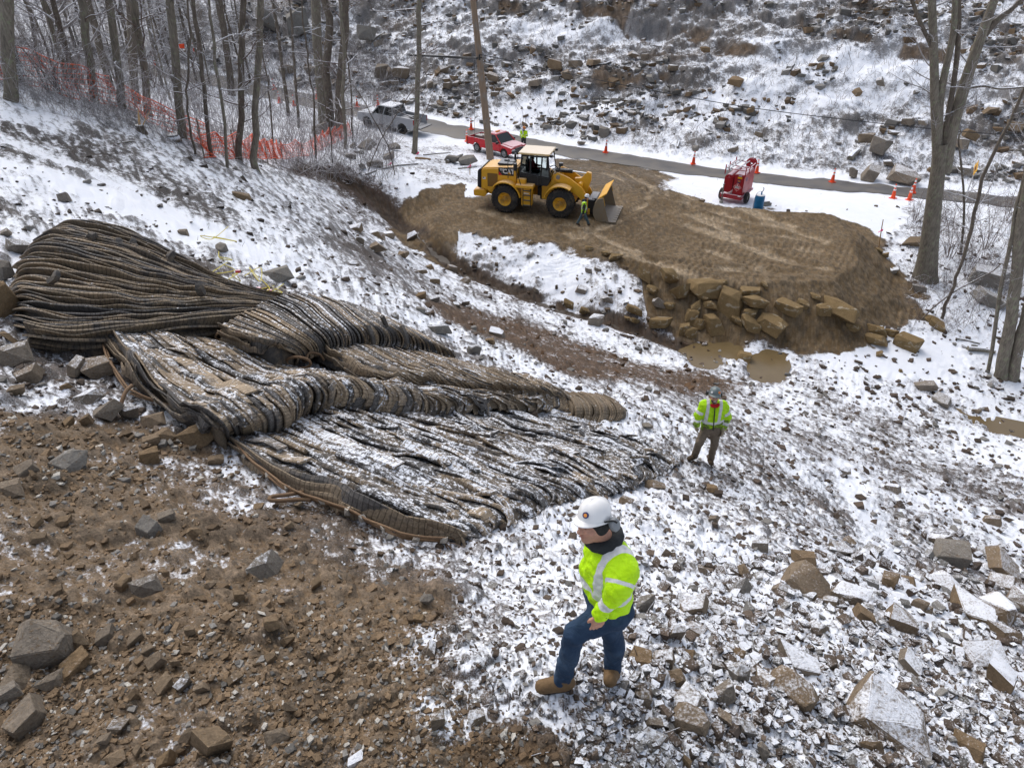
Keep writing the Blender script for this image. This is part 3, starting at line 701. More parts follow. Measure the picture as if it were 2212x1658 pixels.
rock_list = '''
110,1385,108,112,.6,.1 167,1388,55,55,.2,.05 167,1434,70,38,.0,.15 269,1258,36,32,.1,0 322,1265,65,44,.7,.3 130,1285,25,22,.2,.1 230,1373,42,32,.5,0 295,1378,38,28,.3,.1
322,1403,30,24,.3,0 356,1478,50,34,.2,.05 398,1478,28,30,.5,.45 297,1510,22,32,.1,0 38,1468,75,45,.4,0 22,1493,50,38,.7,0 125,1468,65,38,.5,.2 65,1545,100,60,.5,0 262,1575,38,38,.4,.4
470,1603,70,82,.15,0 252,1643,46,32,.2,.05 365,1640,36,36,.0,.05 337,1430,42,20,.3,.15 380,1432,24,20,.2,.1 455,1263,24,20,.3,.1 520,1290,24,24,.1,0 507,1463,32,22,.2,.2 437,1485,30,25,.3,.2
412,1363,24,20,.2,.1 410,1593,38,30,.3,.1 300,1628,26,24,.2,0 238,1613,28,20,.4,0
240,890,55,38,.6,.2 282,890,33,38,.6,.5 336,907,55,38,.3,.1 357,944,50,42,.15,.1 328,952,38,28,.2,.15 325,987,45,40,.0,0 437,955,70,50,.05,0 467,992,33,24,.2,.1 155,1002,68,35,.9,.2 65,1027,45,30,.5,0
25,1060,60,30,.4,.1 322,1140,45,45,.9,-.1 365,1127,36,26,.6,.1 425,1155,30,28,.1,0 87,1162,35,22,.2,.1 82,1128,32,16,.1,.15 140,1127,28,14,.1,0 150,914,30,20,.0,.1 190,909,26,30,.1,.15 200,860,55,18,.6,.55 37,846,38,16,.3,.2 145,840,22,16,.0,0
47,535,44,40,.7,.5 15,505,36,26,.6,.4 8,585,40,50,.8,.2 12,655,66,95,.0,-.2 22,727,58,40,.1,.05 38,765,80,55,.6,.35 67,808,60,40,.4,.3 110,737,60,30,.4,.1 170,790,50,36,.5,.4 215,793,60,32,.4,.3 482,540,36,26,.8,.0 140,428,26,22,.7,.3 397,502,24,16,.5,.2 525,425,40,22,.1,.3
605,595,62,34,.95,-.2 770,495,34,22,.2,.6 815,508,34,16,.1,.6 840,508,28,18,.4,.6 888,512,30,18,.3,.6 778,522,18,20,.5,.6 810,535,42,26,.3,.2 870,552,36,20,.2,.3 978,580,22,18,.4,.4 928,577,18,16,.1,.2 913,587,20,14,.3,.5 939,607,22,12,.1,.5 1005,607,22,14,.3,.4 765,575,24,12,.5,.6
910,642,24,20,.0,-.1 938,650,24,22,.8,.5 987,662,18,16,.6,.6 1005,655,20,14,.6,.3 910,675,20,16,.9,.2 853,685,18,16,.7,.5 948,712,46,34,.9,.55 1060,737,32,24,.05,.1 1024,760,30,28,.9,.5 1073,722,38,16,.6,.6 575,625,30,18,.7,.3
1398,920,20,16,.7,.2 1538,1055,26,16,.0,.2 1538,1132,24,14,.5,.1 1638,1184,40,30,.6,.5 1531,1202,22,18,.5,.5 1603,1204,18,14,.5,.3 1602,1234,40,30,.2,.1 1516,1230,24,18,.4,.3 1351,1082,30,22,.2,.4 1413,1047,42,18,.3,.3
1736,1212,52,44,.1,.1 2049,1197,72,62,.8,.2 1879,1192,36,20,.9,.4 1814,1188,40,18,.5,.5 2164,1220,80,52,.2,.5 2029,1167,48,22,.4,.6 2141,1124,44,20,.3,.4 1834,1172,28,18,.2,.3 2124,1190,28,20,.8,.5 1926,1054,38,20,.5,.6 1823,1017,28,12,.5,.6 2000,835,45,18,.6,.3 2034,864,38,24,.7,.4 2108,890,18,12,.4,.1 1891,972,12,10,.1,.0
1498,1308,78,56,.3,.5 1550,1321,34,24,.5,.5 1391,1319,46,46,.8,.3 1598,1269,56,40,.8,.35 1496,1371,46,30,.2,.45 1454,1389,36,36,.5,.5 1385,1424,52,38,.0,.2 1431,1430,48,36,.3,.5 1489,1424,30,26,.1,.2 1548,1446,26,26,.6,.4 1587,1461,44,46,.7,.5
1481,1517,84,54,.5,.5 1559,1504,66,46,.6,.45 1642,1478,60,34,.3,.5 1487,1563,82,40,.3,.35 1561,1552,40,44,.4,.3 1607,1574,48,38,.8,.45 1411,1561,34,34,.5,.3 1411,1594,60,34,.5,.5 1455,1470,42,30,.2,.3 1389,1504,40,24,.4,.4 1646,1618,26,42,.7,0 1594,1421,26,16,.0,.3 1481,1644,30,20,.0,.2
1742,1269,104,44,.3,.25 1692,1280,48,26,.4,.5 1833,1291,84,42,.4,.6 1790,1300,44,26,.3,.5 1862,1334,48,40,.1,.2 1938,1339,66,60,.2,.5 1990,1313,36,26,.3,.3 2038,1265,72,34,.3,.6 2095,1317,86,60,.1,.6 2147,1313,74,70,.2,.7 2195,1295,50,50,.4,.7 2167,1369,64,34,.2,.5 2121,1417,90,40,.2,.6 2156,1456,72,80,.1,.7
1720,1430,84,56,.5,.6 1707,1487,108,64,.2,.35 1907,1548,166,110,.3,.6 1881,1613,48,36,.1,.3 2090,1613,66,44,.05,.2 1761,1354,44,30,.4,.5 1916,1256,46,34,.0,.3 1960,1256,38,24,.1,.2 1981,1308,34,34,.3,.3 1964,1430,60,34,.5,.6 2160,1260,50,24,.3,.5
623,1382,32,26,.1,0 586,1420,26,18,.15,0 594,1363,34,32,.1,0 684,1260,26,24,.1,.1 908,1348,26,20,.0,0 838,1476,22,22,.2,0 932,1409,30,16,.5,.6 804,1439,16,20,.3,0 764,1517,22,20,.3,0 679,1557,17,22,.95,-.1 601,1596,50,38,.4,.05 627,1530,26,28,.3,0 771,1644,40,26,.5,.7 947,1565,34,44,.4,.4 993,1509,18,24,.1,.1 923,1317,32,14,.8,0 1032,1548,44,26,.3,.5 578,1217,80,55,.75,.42 645,1090,20,14,.3,.1 625,1135,24,16,.2,.1 560,1095,26,18,.1,.1
825,160,34,30,.6,.1 843,163,22,26,.5,.2 868,162,36,26,.4,.5 833,183,22,10,.5,.7 853,181,20,12,.4,.5 968,197,20,14,.4,.4 930,195,14,14,.5,.4 988,191,18,12,.5,.5 1065,170,28,18,.3,.4 955,160,30,22,.4,.5 1070,210,18,12,.3,.6 645,180,28,16,.7,.3 573,172,24,18,.8,.5 723,184,20,10,.6,.4 620,155,34,20,.5,.3 673,160,24,18,.6,.3 818,97,20,16,.7,.2 793,78,40,32,.9,.0 648,60,56,56,1.0,-.1 575,48,44,44,1.0,-.15 693,283,30,28,.8,.2
793,318,36,22,.8,.3 773,328,22,13,.7,.5 840,340,24,20,.8,.1 758,340,24,12,.8,.3 810,355,34,16,.7,.4 783,360,20,14,.9,.2 853,320,24,16,.8,.1 763,318,16,12,.7,.2 1008,350,40,24,.9,-.1 978,345,30,22,.9,.0
1198,153,34,26,.1,.35 1223,172,26,24,.3,.3 1156,192,28,18,.5,.4 1243,145,30,14,.4,.6 1281,145,28,16,.2,.4 1393,127,16,16,.5,.5 1368,122,26,10,.3,.5 1453,150,18,14,.4,.5 1301,290,26,28,.8,.2 1500,322,16,12,.8,.3 1583,327,22,14,.5,.6 1256,310,16,10,.5,.5 1621,240,18,12,.0,.1 1523,110,20,10,.0,.1 1588,180,32,14,.0,.2 1638,292,20,12,.4,.5
1895,327,36,38,.7,.45 1878,378,34,38,.6,.42 1840,378,20,22,.6,.5 1949,385,60,34,.5,.48 1869,303,36,14,.3,.3 1959,265,28,14,.5,.5 1989,265,24,14,.5,.6 1928,289,20,12,.4,.7 1916,357,24,14,.4,.6 1851,202,18,14,.1,.0 1899,180,18,20,.6,.6 2071,312,36,26,.5,.5 2084,370,36,22,.6,.6 2094,295,34,14,.1,.1 2189,277,36,20,.2,.3 2136,242,28,14,.2,.3
2134,602,96,52,.85,.45 2134,647,66,34,.85,.4 1969,525,38,20,.2,.2 1930,585,20,10,.6,.6 1985,625,30,14,.8,.3'''
for row in rock_list.split():
    rock(*[float(v) for v in row.split(',')])
# boulders dumped along the edge of the fill, coated with its olive-brown dirt
g = NT('fill_coated_stone')
ob = g.obj(); n1 = g.noise(ob, 2.5, 5, 0.65); n2 = g.noise(g.pos(), 25, 3, .7); n3 = g.noise(ob, 1.4, 3, .6, .5)
c = g.mix(n1, (0.110, 0.075, 0.034), (0.270, 0.190, 0.095))
c = g.mix(g.step(n3, .56, .64), c, (0.31, 0.27, 0.20))
c = g.mix(1.0, c, g.mapr(n2, .25, .75, .7, 1.3), 'MULTIPLY')
g.bump(g.math('ADD', n1, g.math('MULTIPLY', n2, .4)), .55, .05)
M_PADROCK = g.out(c, .9, .2)
PAD_ME = []
for i in range(16):
    P, F = rock_arrays(rk, ICO2, 1, rk.uniform(.6, 1.0)); me = mesh_np('boulder_shape', P, F, False); me.materials.append(M_PADROCK); PAD_ME.append(me)
pad_list = '''1391,592,34,38 1446,595,42,36 1471,632,46,50 1521,625,66,30 1573,648,70,52 1521,643,30,16 1531,660,34,26 1503,665,28,26 1492,685,28,40 1538,697,44,44 1511,697,22,42 1476,712,22,30 1491,720,26,26 1426,697,44,26 1368,667,36,26 1371,692,22,18 1356,687,18,14
1287,692,34,32,w 1422,655,26,28,w 1228,657,22,20 1261,670,22,16 1256,625,22,18,w 1291,582,16,16,w 1272,585,16,16,w 1311,646,24,16,w 1157,627,14,12,w 1272,537,18,12 1328,555,28,18 1310,547,20,14 1631,650,52,36 1618,632,40,20 1621,675,36,24 1620,700,40,34 1664,697,60,34 1699,665,52,32 1731,655,28,18 1809,667,82,40 1775,668,30,30 1891,712,48,26 1889,732,48,28 1924,719,24,20 1958,742,52,20
1898,765,14,14 1945,801,11,8 1899,541,18,11 1911,552,18,12 1931,582,20,12 2009,691,26,16 2024,700,42,24 1608,770,34,22 1410,625,26,20 1445,660,24,16 1560,610,24,14 1650,615,22,12 1760,640,22,14 1840,705,30,18 1590,690,28,22'''
for row in pad_list.split():
    f = row.split(','); white = f[-1] == 'w'; f = [float(v) for v in (f[:-1] if white else f)]
    o = rock(f[0], f[1], f[2], f[3], .6 if white else 0.0, .5 if white else -.3, 'rock' if white else 'boulder')
    if not white: o.data = PAD_ME[int(rk.integers(len(PAD_ME)))]

# loose small stones, clods and gravel: far too many to count, one object
ru = np.random.default_rng(5)
base_small = [rock_arrays(ru, ICO1, 1, 1.0) for _ in range(14)]
Vs, Fs, Cs, off = [], [], [], 0
n_try = 36000
px_ = ru.uniform(-60, 2270, n_try); py_ = 300 + (1700 - 300) * ru.uniform(0, 1, n_try) ** 0.55
# turn picture spots into ground spots through the base terrain (vectorised march)
dxv, dvv = (px_ - CX) / FPX, (py_ - CY) / FPX
Dv = np.stack([dxv, CT - dvv * STH, -STH - dvv * CT], 1)
tpar = np.full(n_try, 2.0); hit = np.zeros(n_try, bool)
def bzv(x, y):
    fx = np.clip((x + 30) / _s2, 0, len(_hx) - 1.01); fy = np.clip((y + 2) / _s2, 0, len(_hy) - 1.01)
    i, j = fx.astype(int), fy.astype(int); u, v = fx - i, fy - j
    return (_fine[j, i] * (1 - u) + _fine[j, i + 1] * u) * (1 - v) + (_fine[j + 1, i] * (1 - u) + _fine[j + 1, i + 1] * u) * v
for _ in range(400):
    q = Dv * tpar[:, None]
    gap = CAMZ + q[:, 2] - bzv(q[:, 0], q[:, 1])
    hit |= gap < 0.01
    tpar = np.where(hit, tpar, tpar + np.maximum(0.02, gap * .7))
    if hit.all(): break
q = Dv * tpar[:, None]
X, Y = q[:, 0], q[:, 1]
Zr = ground_fields(X, Y)
cv, so, ro, fl = Zr[0], Zr[1], Zr[2], Zr[4]
keep = hit & (ru.uniform(size=n_try) < np.clip(ro * .95 + .05, .1, 1)) & (fl['pad'] < .7) & (tpar < 48) & (ru.uniform(size=n_try) < np.where(fl['dirt'] > .4, np.where(fbm(X * .9, Y * .9, 911, 3) > .47, 1.0, .35), np.where((px_ > 1250) & (py_ > 1200), .85, .42)))
idx = np.nonzero(keep)[0]
slab = [rock_arrays(ru, ICO2, npts=9, bev=.04) for _ in range(12)]
for i in idx:
    x, y = X[i], Y[i]; dep = tpar[i]
    k = FPX / dep
    size_px = ru.choice([6, 8, 11, 15, 21], p=[.34, .30, .20, .11, .05]) * ru.uniform(.8, 1.2)
    r = min(0.55 * size_px / k, .18)
    P, F = base_small[int(ru.integers(14))]
    rocky = (px_[i] > 1250) & (py_[i] > 1130) & (py_[i] > 1130 + (2212 - px_[i]) * .12)
    if rocky and ru.uniform() < .22:
        P, F = slab[int(ru.integers(12))]; size_px = ru.uniform(16, 34); r = min(.5 * size_px / k, .30)
    a = ru.uniform(0, 6.283); ca, sa = math.cos(a), math.sin(a)
    s = r * np.array([ru.uniform(.8, 1.3), ru.uniform(.6, 1.0), ru.uniform(.5, .9)])
    Q = P * s
    Q = np.stack([Q[:, 0] * ca - Q[:, 1] * sa, Q[:, 0] * sa + Q[:, 1] * ca, Q[:, 2]], 1) + np.array([x, y, gz_at(x, y) + s[2] * (.12 if not rocky else .35)])
    Vs.append(Q); Fs.append(F + off); off += len(Q)
    t = ru.uniform(); dirt = fl['dirt'][i]
    c = so[i] * ru.uniform(.7, 1.6) if t < .74 else np.array((0.2, 0.19, 0.175)) * ru.uniform(.5, 1.2)
    if dirt > .5 and t > .93: c = np.array((0.42, 0.40, 0.36))
    f = (ru.uniform(.15, .6) if rocky else ru.uniform(-.45, .40)) if dirt < .5 else ru.uniform(-.35, .12)
    Cs.append(np.tile(np.array([*c, f]), (len(Q), 1)))
print('stone tris', sum(len(f) for f in Fs))
me = mesh_np('loose_stones', np.vstack(Vs), np.vstack(Fs), False)
vcol(me, 'soil', np.vstack(Cs))
g = NT('loose_stone')
a_ = g.attr('soil'); ps = g.pos(); n2 = g.noise(ps, 60, 2, .6); n5 = g.noise(ps, 14, 2, .6)
s_ = g.math('ADD', g.math('MULTIPLY', g.nz(), .75), g.math('MULTIPLY', g.math('SUBTRACT', n2, .5), .9))
s_ = g.math('ADD', g.math('ADD', s_, a_.outputs['Alpha']), g.math('MULTIPLY', g.math('SUBTRACT', n5, .5), .5))
c = g.mix(1.0, a_.outputs['Color'], g.mapr(n2, .25, .75, .7, 1.3), 'MULTIPLY')
c = g.mix(g.math('MULTIPLY', g.step(s_, .95, 1.3), .92), c, SNOWC)
g.bump(n2, .4, .02)
tag(link('loose_stones', me, None, g.out(c, .85, .25)), label='small loose stones and frozen clods strewn over the whole slope', cat='rubble', kind='stuff')
M_LOOSE = bpy.data.objects['loose_stones'].data.materials[0]
Vs, Fs, Cs, off = [], [], [], 0
nh_ = 9000
hx, hy = ru.uniform(-60, 2260, nh_), ru.uniform(-15, 400, nh_)
Dh = np.stack([(hx - CX) / FPX, CT - (hy - CY) / FPX * STH, -STH - (hy - CY) / FPX * CT], 1); th = np.full(nh_, 35.0); hit = np.zeros(nh_, bool)
for _ in range(300):
    q = Dh * th[:, None]; fx = np.clip((q[:, 0] - GX0) / GS, 0, len(gx) - 1.01); fy = np.clip((q[:, 1] - GY0) / GS, 0, len(gy) - 1.01)
    gap = CAMZ + q[:, 2] - _bz[fy.astype(int), fx.astype(int)]; hit |= gap < .05; th = np.where(hit, th, th + np.maximum(.1, gap * .6))
q = Dh * th[:, None]; rs_, _t = road_side(q[:, 0], q[:, 1])
ok = np.nonzero(hit & (rs_ > 3.2) & (fbm(q[:, 0] * .12, q[:, 1] * .2, 921, 3) > ru.uniform(.38, .62, nh_)))[0]
for i in ok:
    x, y = q[i, 0], q[i, 1]; r = ru.choice([.16, .24, .36, .5], p=[.42, .33, .18, .07]) * ru.uniform(.8, 1.2); P, F = base_small[int(ru.integers(14))]
    a = ru.uniform(0, 6.28); s = r * np.array([ru.uniform(.9, 1.4), ru.uniform(.7, 1.1), ru.uniform(.5, .9)]); Q = P * s; ca, sa = math.cos(a), math.sin(a)
    Q = np.stack([Q[:, 0] * ca - Q[:, 1] * sa, Q[:, 0] * sa + Q[:, 1] * ca, Q[:, 2]], 1) + np.array([x, y, gz_at(x, y) + s[2] * .15])
    Vs.append(Q); Fs.append(F + off); off += len(Q)
    c = np.array((.17, .16, .145)) * ru.uniform(.5, 1.3) if ru.uniform() < .7 else np.array((.15, .105, .065)) * ru.uniform(.6, 1.3)
    Cs.append(np.tile(np.array([*c, ru.uniform(-.1, .5)]), (len(Q), 1)))
me = mesh_np('hillside_rubble', np.vstack(Vs), np.vstack(Fs), False); vcol(me, 'soil', np.vstack(Cs))
tag(link('hillside_rubble', me, None, M_LOOSE), label='countless broken stones strewn over the cleared hillside', cat='rubble', kind='stuff')
print('stones', len(idx), len(ok))
# ---------------------------------------------------------------- blasting mats of tyre rubber strips
g = NT('tyre_rubber')
ob = g.pos(); tu = g.attr('tu'); mud = g.attr('mud', 'OBJECT'); fr = g.attr('frost', 'OBJECT'); tone = g.attr('tone', 'OBJECT')
n1 = g.noise(ob, 2.6, 5, .65); n2 = g.noise(ob, 38, 3, .65); n3 = g.noise(ob, 7.5, 4, .7)
rub = g.mix(n3, (0.040, 0.039, 0.039), (0.105, 0.098, 0.092))
mudc = g.mix(n3, (0.100, 0.076, 0.052), (0.260, 0.205, 0.142))
mf = g.math('ADD', g.math('ADD', mud.outputs['Fac'], g.math('MULTIPLY', g.math('SUBTRACT', n1, .5), 1.1)), g.math('MULTIPLY', g.math('SUBTRACT', n3, .5), .9))
c = g.mix(g.step(mf, .25, .75), rub, mudc)
c = g.mix(1.0, c, tone.outputs['Fac'], 'MULTIPLY')
c = g.mix(1.0, c, g.mapr(n2, .25, .75, .6, 1.4), 'MULTIPLY')
n7 = g.noise(ob, 15, 4, .72)
s_ = g.math('ADD', g.math('MULTIPLY', g.nz(), .42), g.math('MULTIPLY', g.math('SUBTRACT', n2, .5), 1.1))
s_ = g.math('ADD', s_, g.math('MULTIPLY', g.math('SUBTRACT', n3, .5), 1.1))
s_ = g.math('ADD', s_, g.math('MULTIPLY', g.math('SUBTRACT', n7, .5), 1.9))
s_ = g.math('ADD', s_, fr.outputs['Fac'])
sn = g.math('MULTIPLY', g.step(s_, .74, 1.08), .93)
c = g.mix(sn, c, SNOWC)
gro = g.math('PINGPONG', tu.outputs['Fac'], 0.034)
gr = g.step(gro, 0.002, 0.009)
c = g.mix(1.0, c, g.mapr(gr, 0, 1, .55, 1.0), 'MULTIPLY')
g.bump(g.math('ADD', g.math('MULTIPLY', gr, .8), g.math('MULTIPLY', n2, .5)), .6, .012)
M_RUBBER = g.out(c, .72, .3)
g = NT('rusty_steel'); ob = g.pos(); n1 = g.noise(ob, 20, 4, .7)
c = g.mix(n1, (0.095, 0.055, 0.032), (0.27, 0.175, 0.100)); g.bump(n1, .4, .01); M_RUST = g.out(c, .75, .3)
g = NT('zinc_clamp'); ob = g.pos(); n1 = g.noise(ob, 40, 3, .7)
M_ZINC = g.out(g.mix(n1, (0.22, 0.19, 0.15), (0.50, 0.47, 0.42)), .6, .4)

def cr(P, t):
    """Catmull-Rom through rows of P (n,...) at t in 0..1 (array)"""
    n = len(P); x = np.clip(t, 0, 1) * (n - 1); i = np.minimum(x.astype(int), n - 2); f = (x - i)
    g_ = lambda k: P[np.clip(k, 0, n - 1)]
    sh = (slice(None),) + (None,) * (P.ndim - 1); f = f[sh]
    a, b, c_, d = g_(i - 1), g_(i), g_(i + 1), g_(i + 2)
    return 0.5 * (2 * b + (c_ - a) * f + (2 * a - 5 * b + 4 * c_ - d) * f ** 2 + (3 * b - a - 3 * c_ + d) * f ** 3)
class Sheet:
    lump = 0.0
    def __init__(s, rows, lump=0.0):
        s.P = np.array([[at(*p)[:] for p in row] for row in rows]); s.lump = lump
    def pts(s, u, v):
        """u, v same-length arrays"""
        A = cr(s.P, v)                        # (n, ncol, 3)
        n = A.shape[1]; x = np.clip(u, 0, 1) * (n - 1); i = np.minimum(x.astype(int), n - 2); f = (x - i)[:, None]
        r = np.arange(len(u)); gq = lambda k: A[r, np.clip(k, 0, n - 1)]
        a, b, c_, d = gq(i - 1), gq(i), gq(i + 1), gq(i + 2)
        p = 0.5 * (2 * b + (c_ - a) * f + (2 * a - 5 * b + 4 * c_ - d) * f ** 2 + (3 * b - a - 3 * c_ + d) * f ** 3)
        if s.lump:
            p = p.copy(); p[:, 2] += s.lump * ((fbm(p[:, 0] * 1.1, p[:, 1] * 1.1, 811, 3) - .5) * 1.6 + (fbm(p[:, 0] * 3.5, p[:, 1] * 3.5, 812, 2) - .5) * .7)
        return p
    def frame(s, u, v, e=0.004):
        p = s.pts(u, v)
        tu_ = s.pts(np.minimum(u + e, 1), v) - s.pts(np.maximum(u - e, 0), v)
        tv_ = s.pts(u, np.minimum(v + e, 1)) - s.pts(u, np.maximum(v - e, 0))
        tu_ /= np.linalg.norm(tu_, axis=1)[:, None] + 1e-9; tv_ /= np.linalg.norm(tv_, axis=1)[:, None] + 1e-9
        n = np.cross(tu_, tv_); n /= np.linalg.norm(n, axis=1)[:, None] + 1e-9
        return p, tu_, tv_, n
mr = np.random.default_rng(77)
def plate(name, parent, sh, u0, u1, vfun, thick, hgt, lean, lift, nseg, mud, frost, flip=1, tone=1.0, taper=False):
    u = np.linspace(u0, u1, nseg); v = np.clip(vfun(u), 0, 1)
    p, tu_, tv_, n = sh.frame(u, v)
    n = n * flip
    d = n * math.cos(lean) + tv_ * math.sin(lean)           # the way the strip stands
    w = np.cross(tu_, d)                                     # across its thickness
    p = p + n * lift(u)[:, None]
    L = np.concatenate([[0], np.cumsum(np.linalg.norm(np.diff(p, axis=0), axis=1))])
    tk = np.full(nseg, thick)
    if taper: tk = thick * np.clip(np.minimum(np.arange(nseg), nseg - 1 - np.arange(nseg)) / 1.5 + .35, 0, 1)
    ring = [p + w * (tk / 2)[:, None], p + d * 0.006 , p - w * (tk / 2)[:, None], p - w * (tk / 2)[:, None] - d * hgt, p + w * (tk / 2)[:, None] - d * hgt]
    m = len(ring)
    V = np.stack(ring, 1).reshape(-1, 3)
    F = []
    for i in range(nseg - 1):
        for j in range(m):
            a, b = i * m + j, i * m + (j + 1) % m
            F.append((a, b, b + m, a + m))
    o = [int(x) for x in range(m)]; e0 = (nseg - 1) * m
    F += [(0, 4, 1, 0)[:3] + (1,)] if False else []
    V = V.tolist()
    me = bpy.data.meshes.new(name)
    me.from_pydata(V, [], F + [tuple(reversed(o)), tuple(e0 + x for x in o)])
    vflt(me, 'tu', np.repeat(L + mr.uniform(), m))
    ob = link(name, me, parent, M_RUBBER)
    ob['mud'] = float(mud); ob['frost'] = float(frost); ob['tone'] = float(tone)
    return ob
def core(parent, sh, flip, depth=0.06, nu=60, nv=90, u1=1.0, mud=.3, fro=-.4):
    uu, vv = np.meshgrid(np.linspace(0, u1, nu), np.linspace(0, 1, nv))
    p, a, b, n = sh.frame(uu.ravel(), vv.ravel())
    top = p - n * flip * depth
    top[:, 2] += .05 * (fbm(top[:, 0] * 6, top[:, 1] * 6, 821, 3) - .6)
    bot = top.copy(); bot[:, 2] = np.minimum(top[:, 2] - .02, [bz(x, y) - .1 for x, y in top[:, :2]])
    ii = (np.arange(nv - 1)[:, None] * nu + np.arange(nu - 1)[None]).ravel(); N = len(top)
    q = np.stack([ii, ii + 1, ii + 1 + nu, ii + nu], 1)
    if flip < 0: q = q[:, ::-1]
    ed = [j for j in range(nu)] + [i * nu + nu - 1 for i in range(1, nv)] + [(nv - 1) * nu + j for j in range(nu - 2, -1, -1)] + [i * nu for i in range(nv - 2, 0, -1)]
    side = [(ed[k], ed[k] + N, ed[(k + 1) % len(ed)] + N, ed[(k + 1) % len(ed)]) for k in range(len(ed))]
    F = np.vstack([q, np.array(side)])
    me = mesh_np('packed_rubber', np.vstack([top, bot]), F, True)
    vflt(me, 'tu', np.zeros(2 * N) + .02)
    ob = link('packed_rubber', me, parent, M_RUBBER); ob['mud'] = mud + .2; ob['frost'] = fro; ob['tone'] = .8
def tube_arr(pts, rad, sides=6, cap=True):
    P = np.array([tuple(p) for p in pts], float); n = len(P); rad = np.broadcast_to(np.asarray(rad, float), (n,))
    T = np.gradient(P, axis=0); T /= np.linalg.norm(T, axis=1)[:, None] + 1e-12
    ref = np.array([0, 0, 1.0]) if abs(T[0][2]) < .9 else np.array([1.0, 0, 0])
    X = np.cross(ref, T[0]); X /= np.linalg.norm(X); V = []
    for i in range(n):
        X = X - T[i] * (X @ T[i]); X /= np.linalg.norm(X) + 1e-12; Y = np.cross(T[i], X)
        for k in range(sides):
            a = 2 * math.pi * k / sides
            V.append(P[i] + rad[i] * (math.cos(a) * X + math.sin(a) * Y))
    F = [(i * sides + k, i * sides + (k + 1) % sides, (i + 1) * sides + (k + 1) % sides, (i + 1) * sides + k) for i in range(n - 1) for k in range(sides)]
    if cap:
        F += [tuple(reversed(range(sides))), tuple((n - 1) * sides + k for k in range(sides))]
    return [tuple(v) for v in V], F
def add_tubes(name, lines, parent=None, mat=None, sides=6, smooth=True):
    V, F = [], []
    for pts, rad in lines:
        v, f = tube_arr(pts, rad, sides); o = len(V)
        V += v; F += [tuple(o + i for i in q) for q in f]
    me = bpy.data.meshes.new(name); me.from_pydata(V, [], F)
    if smooth: me.polygons.foreach_set('use_smooth', [True] * len(F))
    return link(name, me, parent, mat)
def smooth_line(pts, n):
    return cr(np.array([tuple(p) for p in pts], float), np.linspace(0, 1, n))
def cable_set(parent, px, clamps, h0=.1, n=3, fray=True, rad=.016):
    base = smooth_line([at(a, b, h0 + (c[0] if c else 0)) for a, b, *c in px], 40)
    for k in range(n):
        off = np.array([0, -.02 * k, .038 * k])
        wob = np.stack([(fbm(np.arange(40) * .25, np.arange(40) * 0 + k * 3 + j, 601 + k * 7 + j, 2) - .5) * .05 for j in range(3)], 1)
        add_tubes('steel_cable', [(base + off + wob, rad)], parent, M_RUST, 6)
    if fray:
        end = base[-1]
        for k in range(1):
            ln = []
            for q in range(9):
                d = Vector((mr.normal() * .05 + .05, mr.normal() * .05 - .03, -mr.uniform(.02, .12)))
                e = Vector(end) + Vector((mr.normal() * .02, mr.normal() * .02, mr.normal() * .02))
                ln.append(([e, e + d * .5 + Vector((0, 0, .02)), e + d], .006))
            add_tubes('frayed_strand', ln, parent, M_RUST, 4)
    for t in clamps:
        c_ = cr(base, np.array([t]))[0] + np.array([0, -.03, .04])
        P, F = rock_arrays(mr, ICO1, 1, 1)
        o = link('cable_clamp', mesh_np('cable_clamp', P * np.array([.05, .045, .065]), F, False), parent, M_ZINC)
        o.location = c_; o.rotation_euler = (mr.normal() * .3, mr.normal() * .3, mr.uniform(0, 3))

def mat_thing(label):
    return empty('blasting_mat', (0, 0, 0), 0, label, 'blasting mat', 'blasting mats heaped on the slope')
def shingle(parent, sh, nv, nseg, flip, lean, mud, frost, thick, hgt=.16, u_rng=(0.0, 1.0), tonej=.3, jit=1.0, skew=0.0, per=14, lj=.25, prot=.05, tn=1.0):
    for k in range(nv):
        v0 = (k + .5) / nv
        cuts = [u_rng[0]] + sorted(np.clip(np.linspace(u_rng[0], u_rng[1], nseg + 1)[1:-1] + mr.normal(size=nseg - 1) * .10 * jit, .06, .95)) + [u_rng[1]]
        for a, b in zip(cuts[:-1], cuts[1:]):
            if b - a < .04: continue
            a = max(0, a - .015); b = min(u_rng[1], b + .015)
            ja, jb = mr.normal() * .7 / nv * jit, mr.normal() * .7 / nv * jit
            ph, am = mr.uniform(0, 6.28), abs(mr.normal()) * .35 / nv * jit
            hh = mr.normal() * .018 * jit
            pr = mr.normal() * prot * jit
            cv = -abs(mr.normal()) * prot * .6 * jit
            vf = lambda u, a=a, b=b, ja=ja, jb=jb, ph=ph, am=am, v0=v0: v0 + skew * (u - .5) + ja + (jb - ja) * (u - a) / (b - a) + am * np.sin(u * 13 + ph)
            lf = lambda u, hh=hh, pr=pr, a=a, b=b, cv=cv: hh + pr * ((u - a) / (b - a) - .5) + cv * (2 * (u - a) / (b - a) - 1) ** 2
            plate('rubber_strip', parent, sh, a, b, vf, thick * mr.uniform(.6, 1.5), hgt * mr.uniform(.8, 1.2), lean + mr.normal() * lj * jit, lf,
                  max(5, int(per * (b - a) / (u_rng[1] - u_rng[0])) + 2), mud + mr.normal() * .33, frost + mr.normal() * .12, flip, tn * mr.uniform(1 - tonej, 1 + tonej))
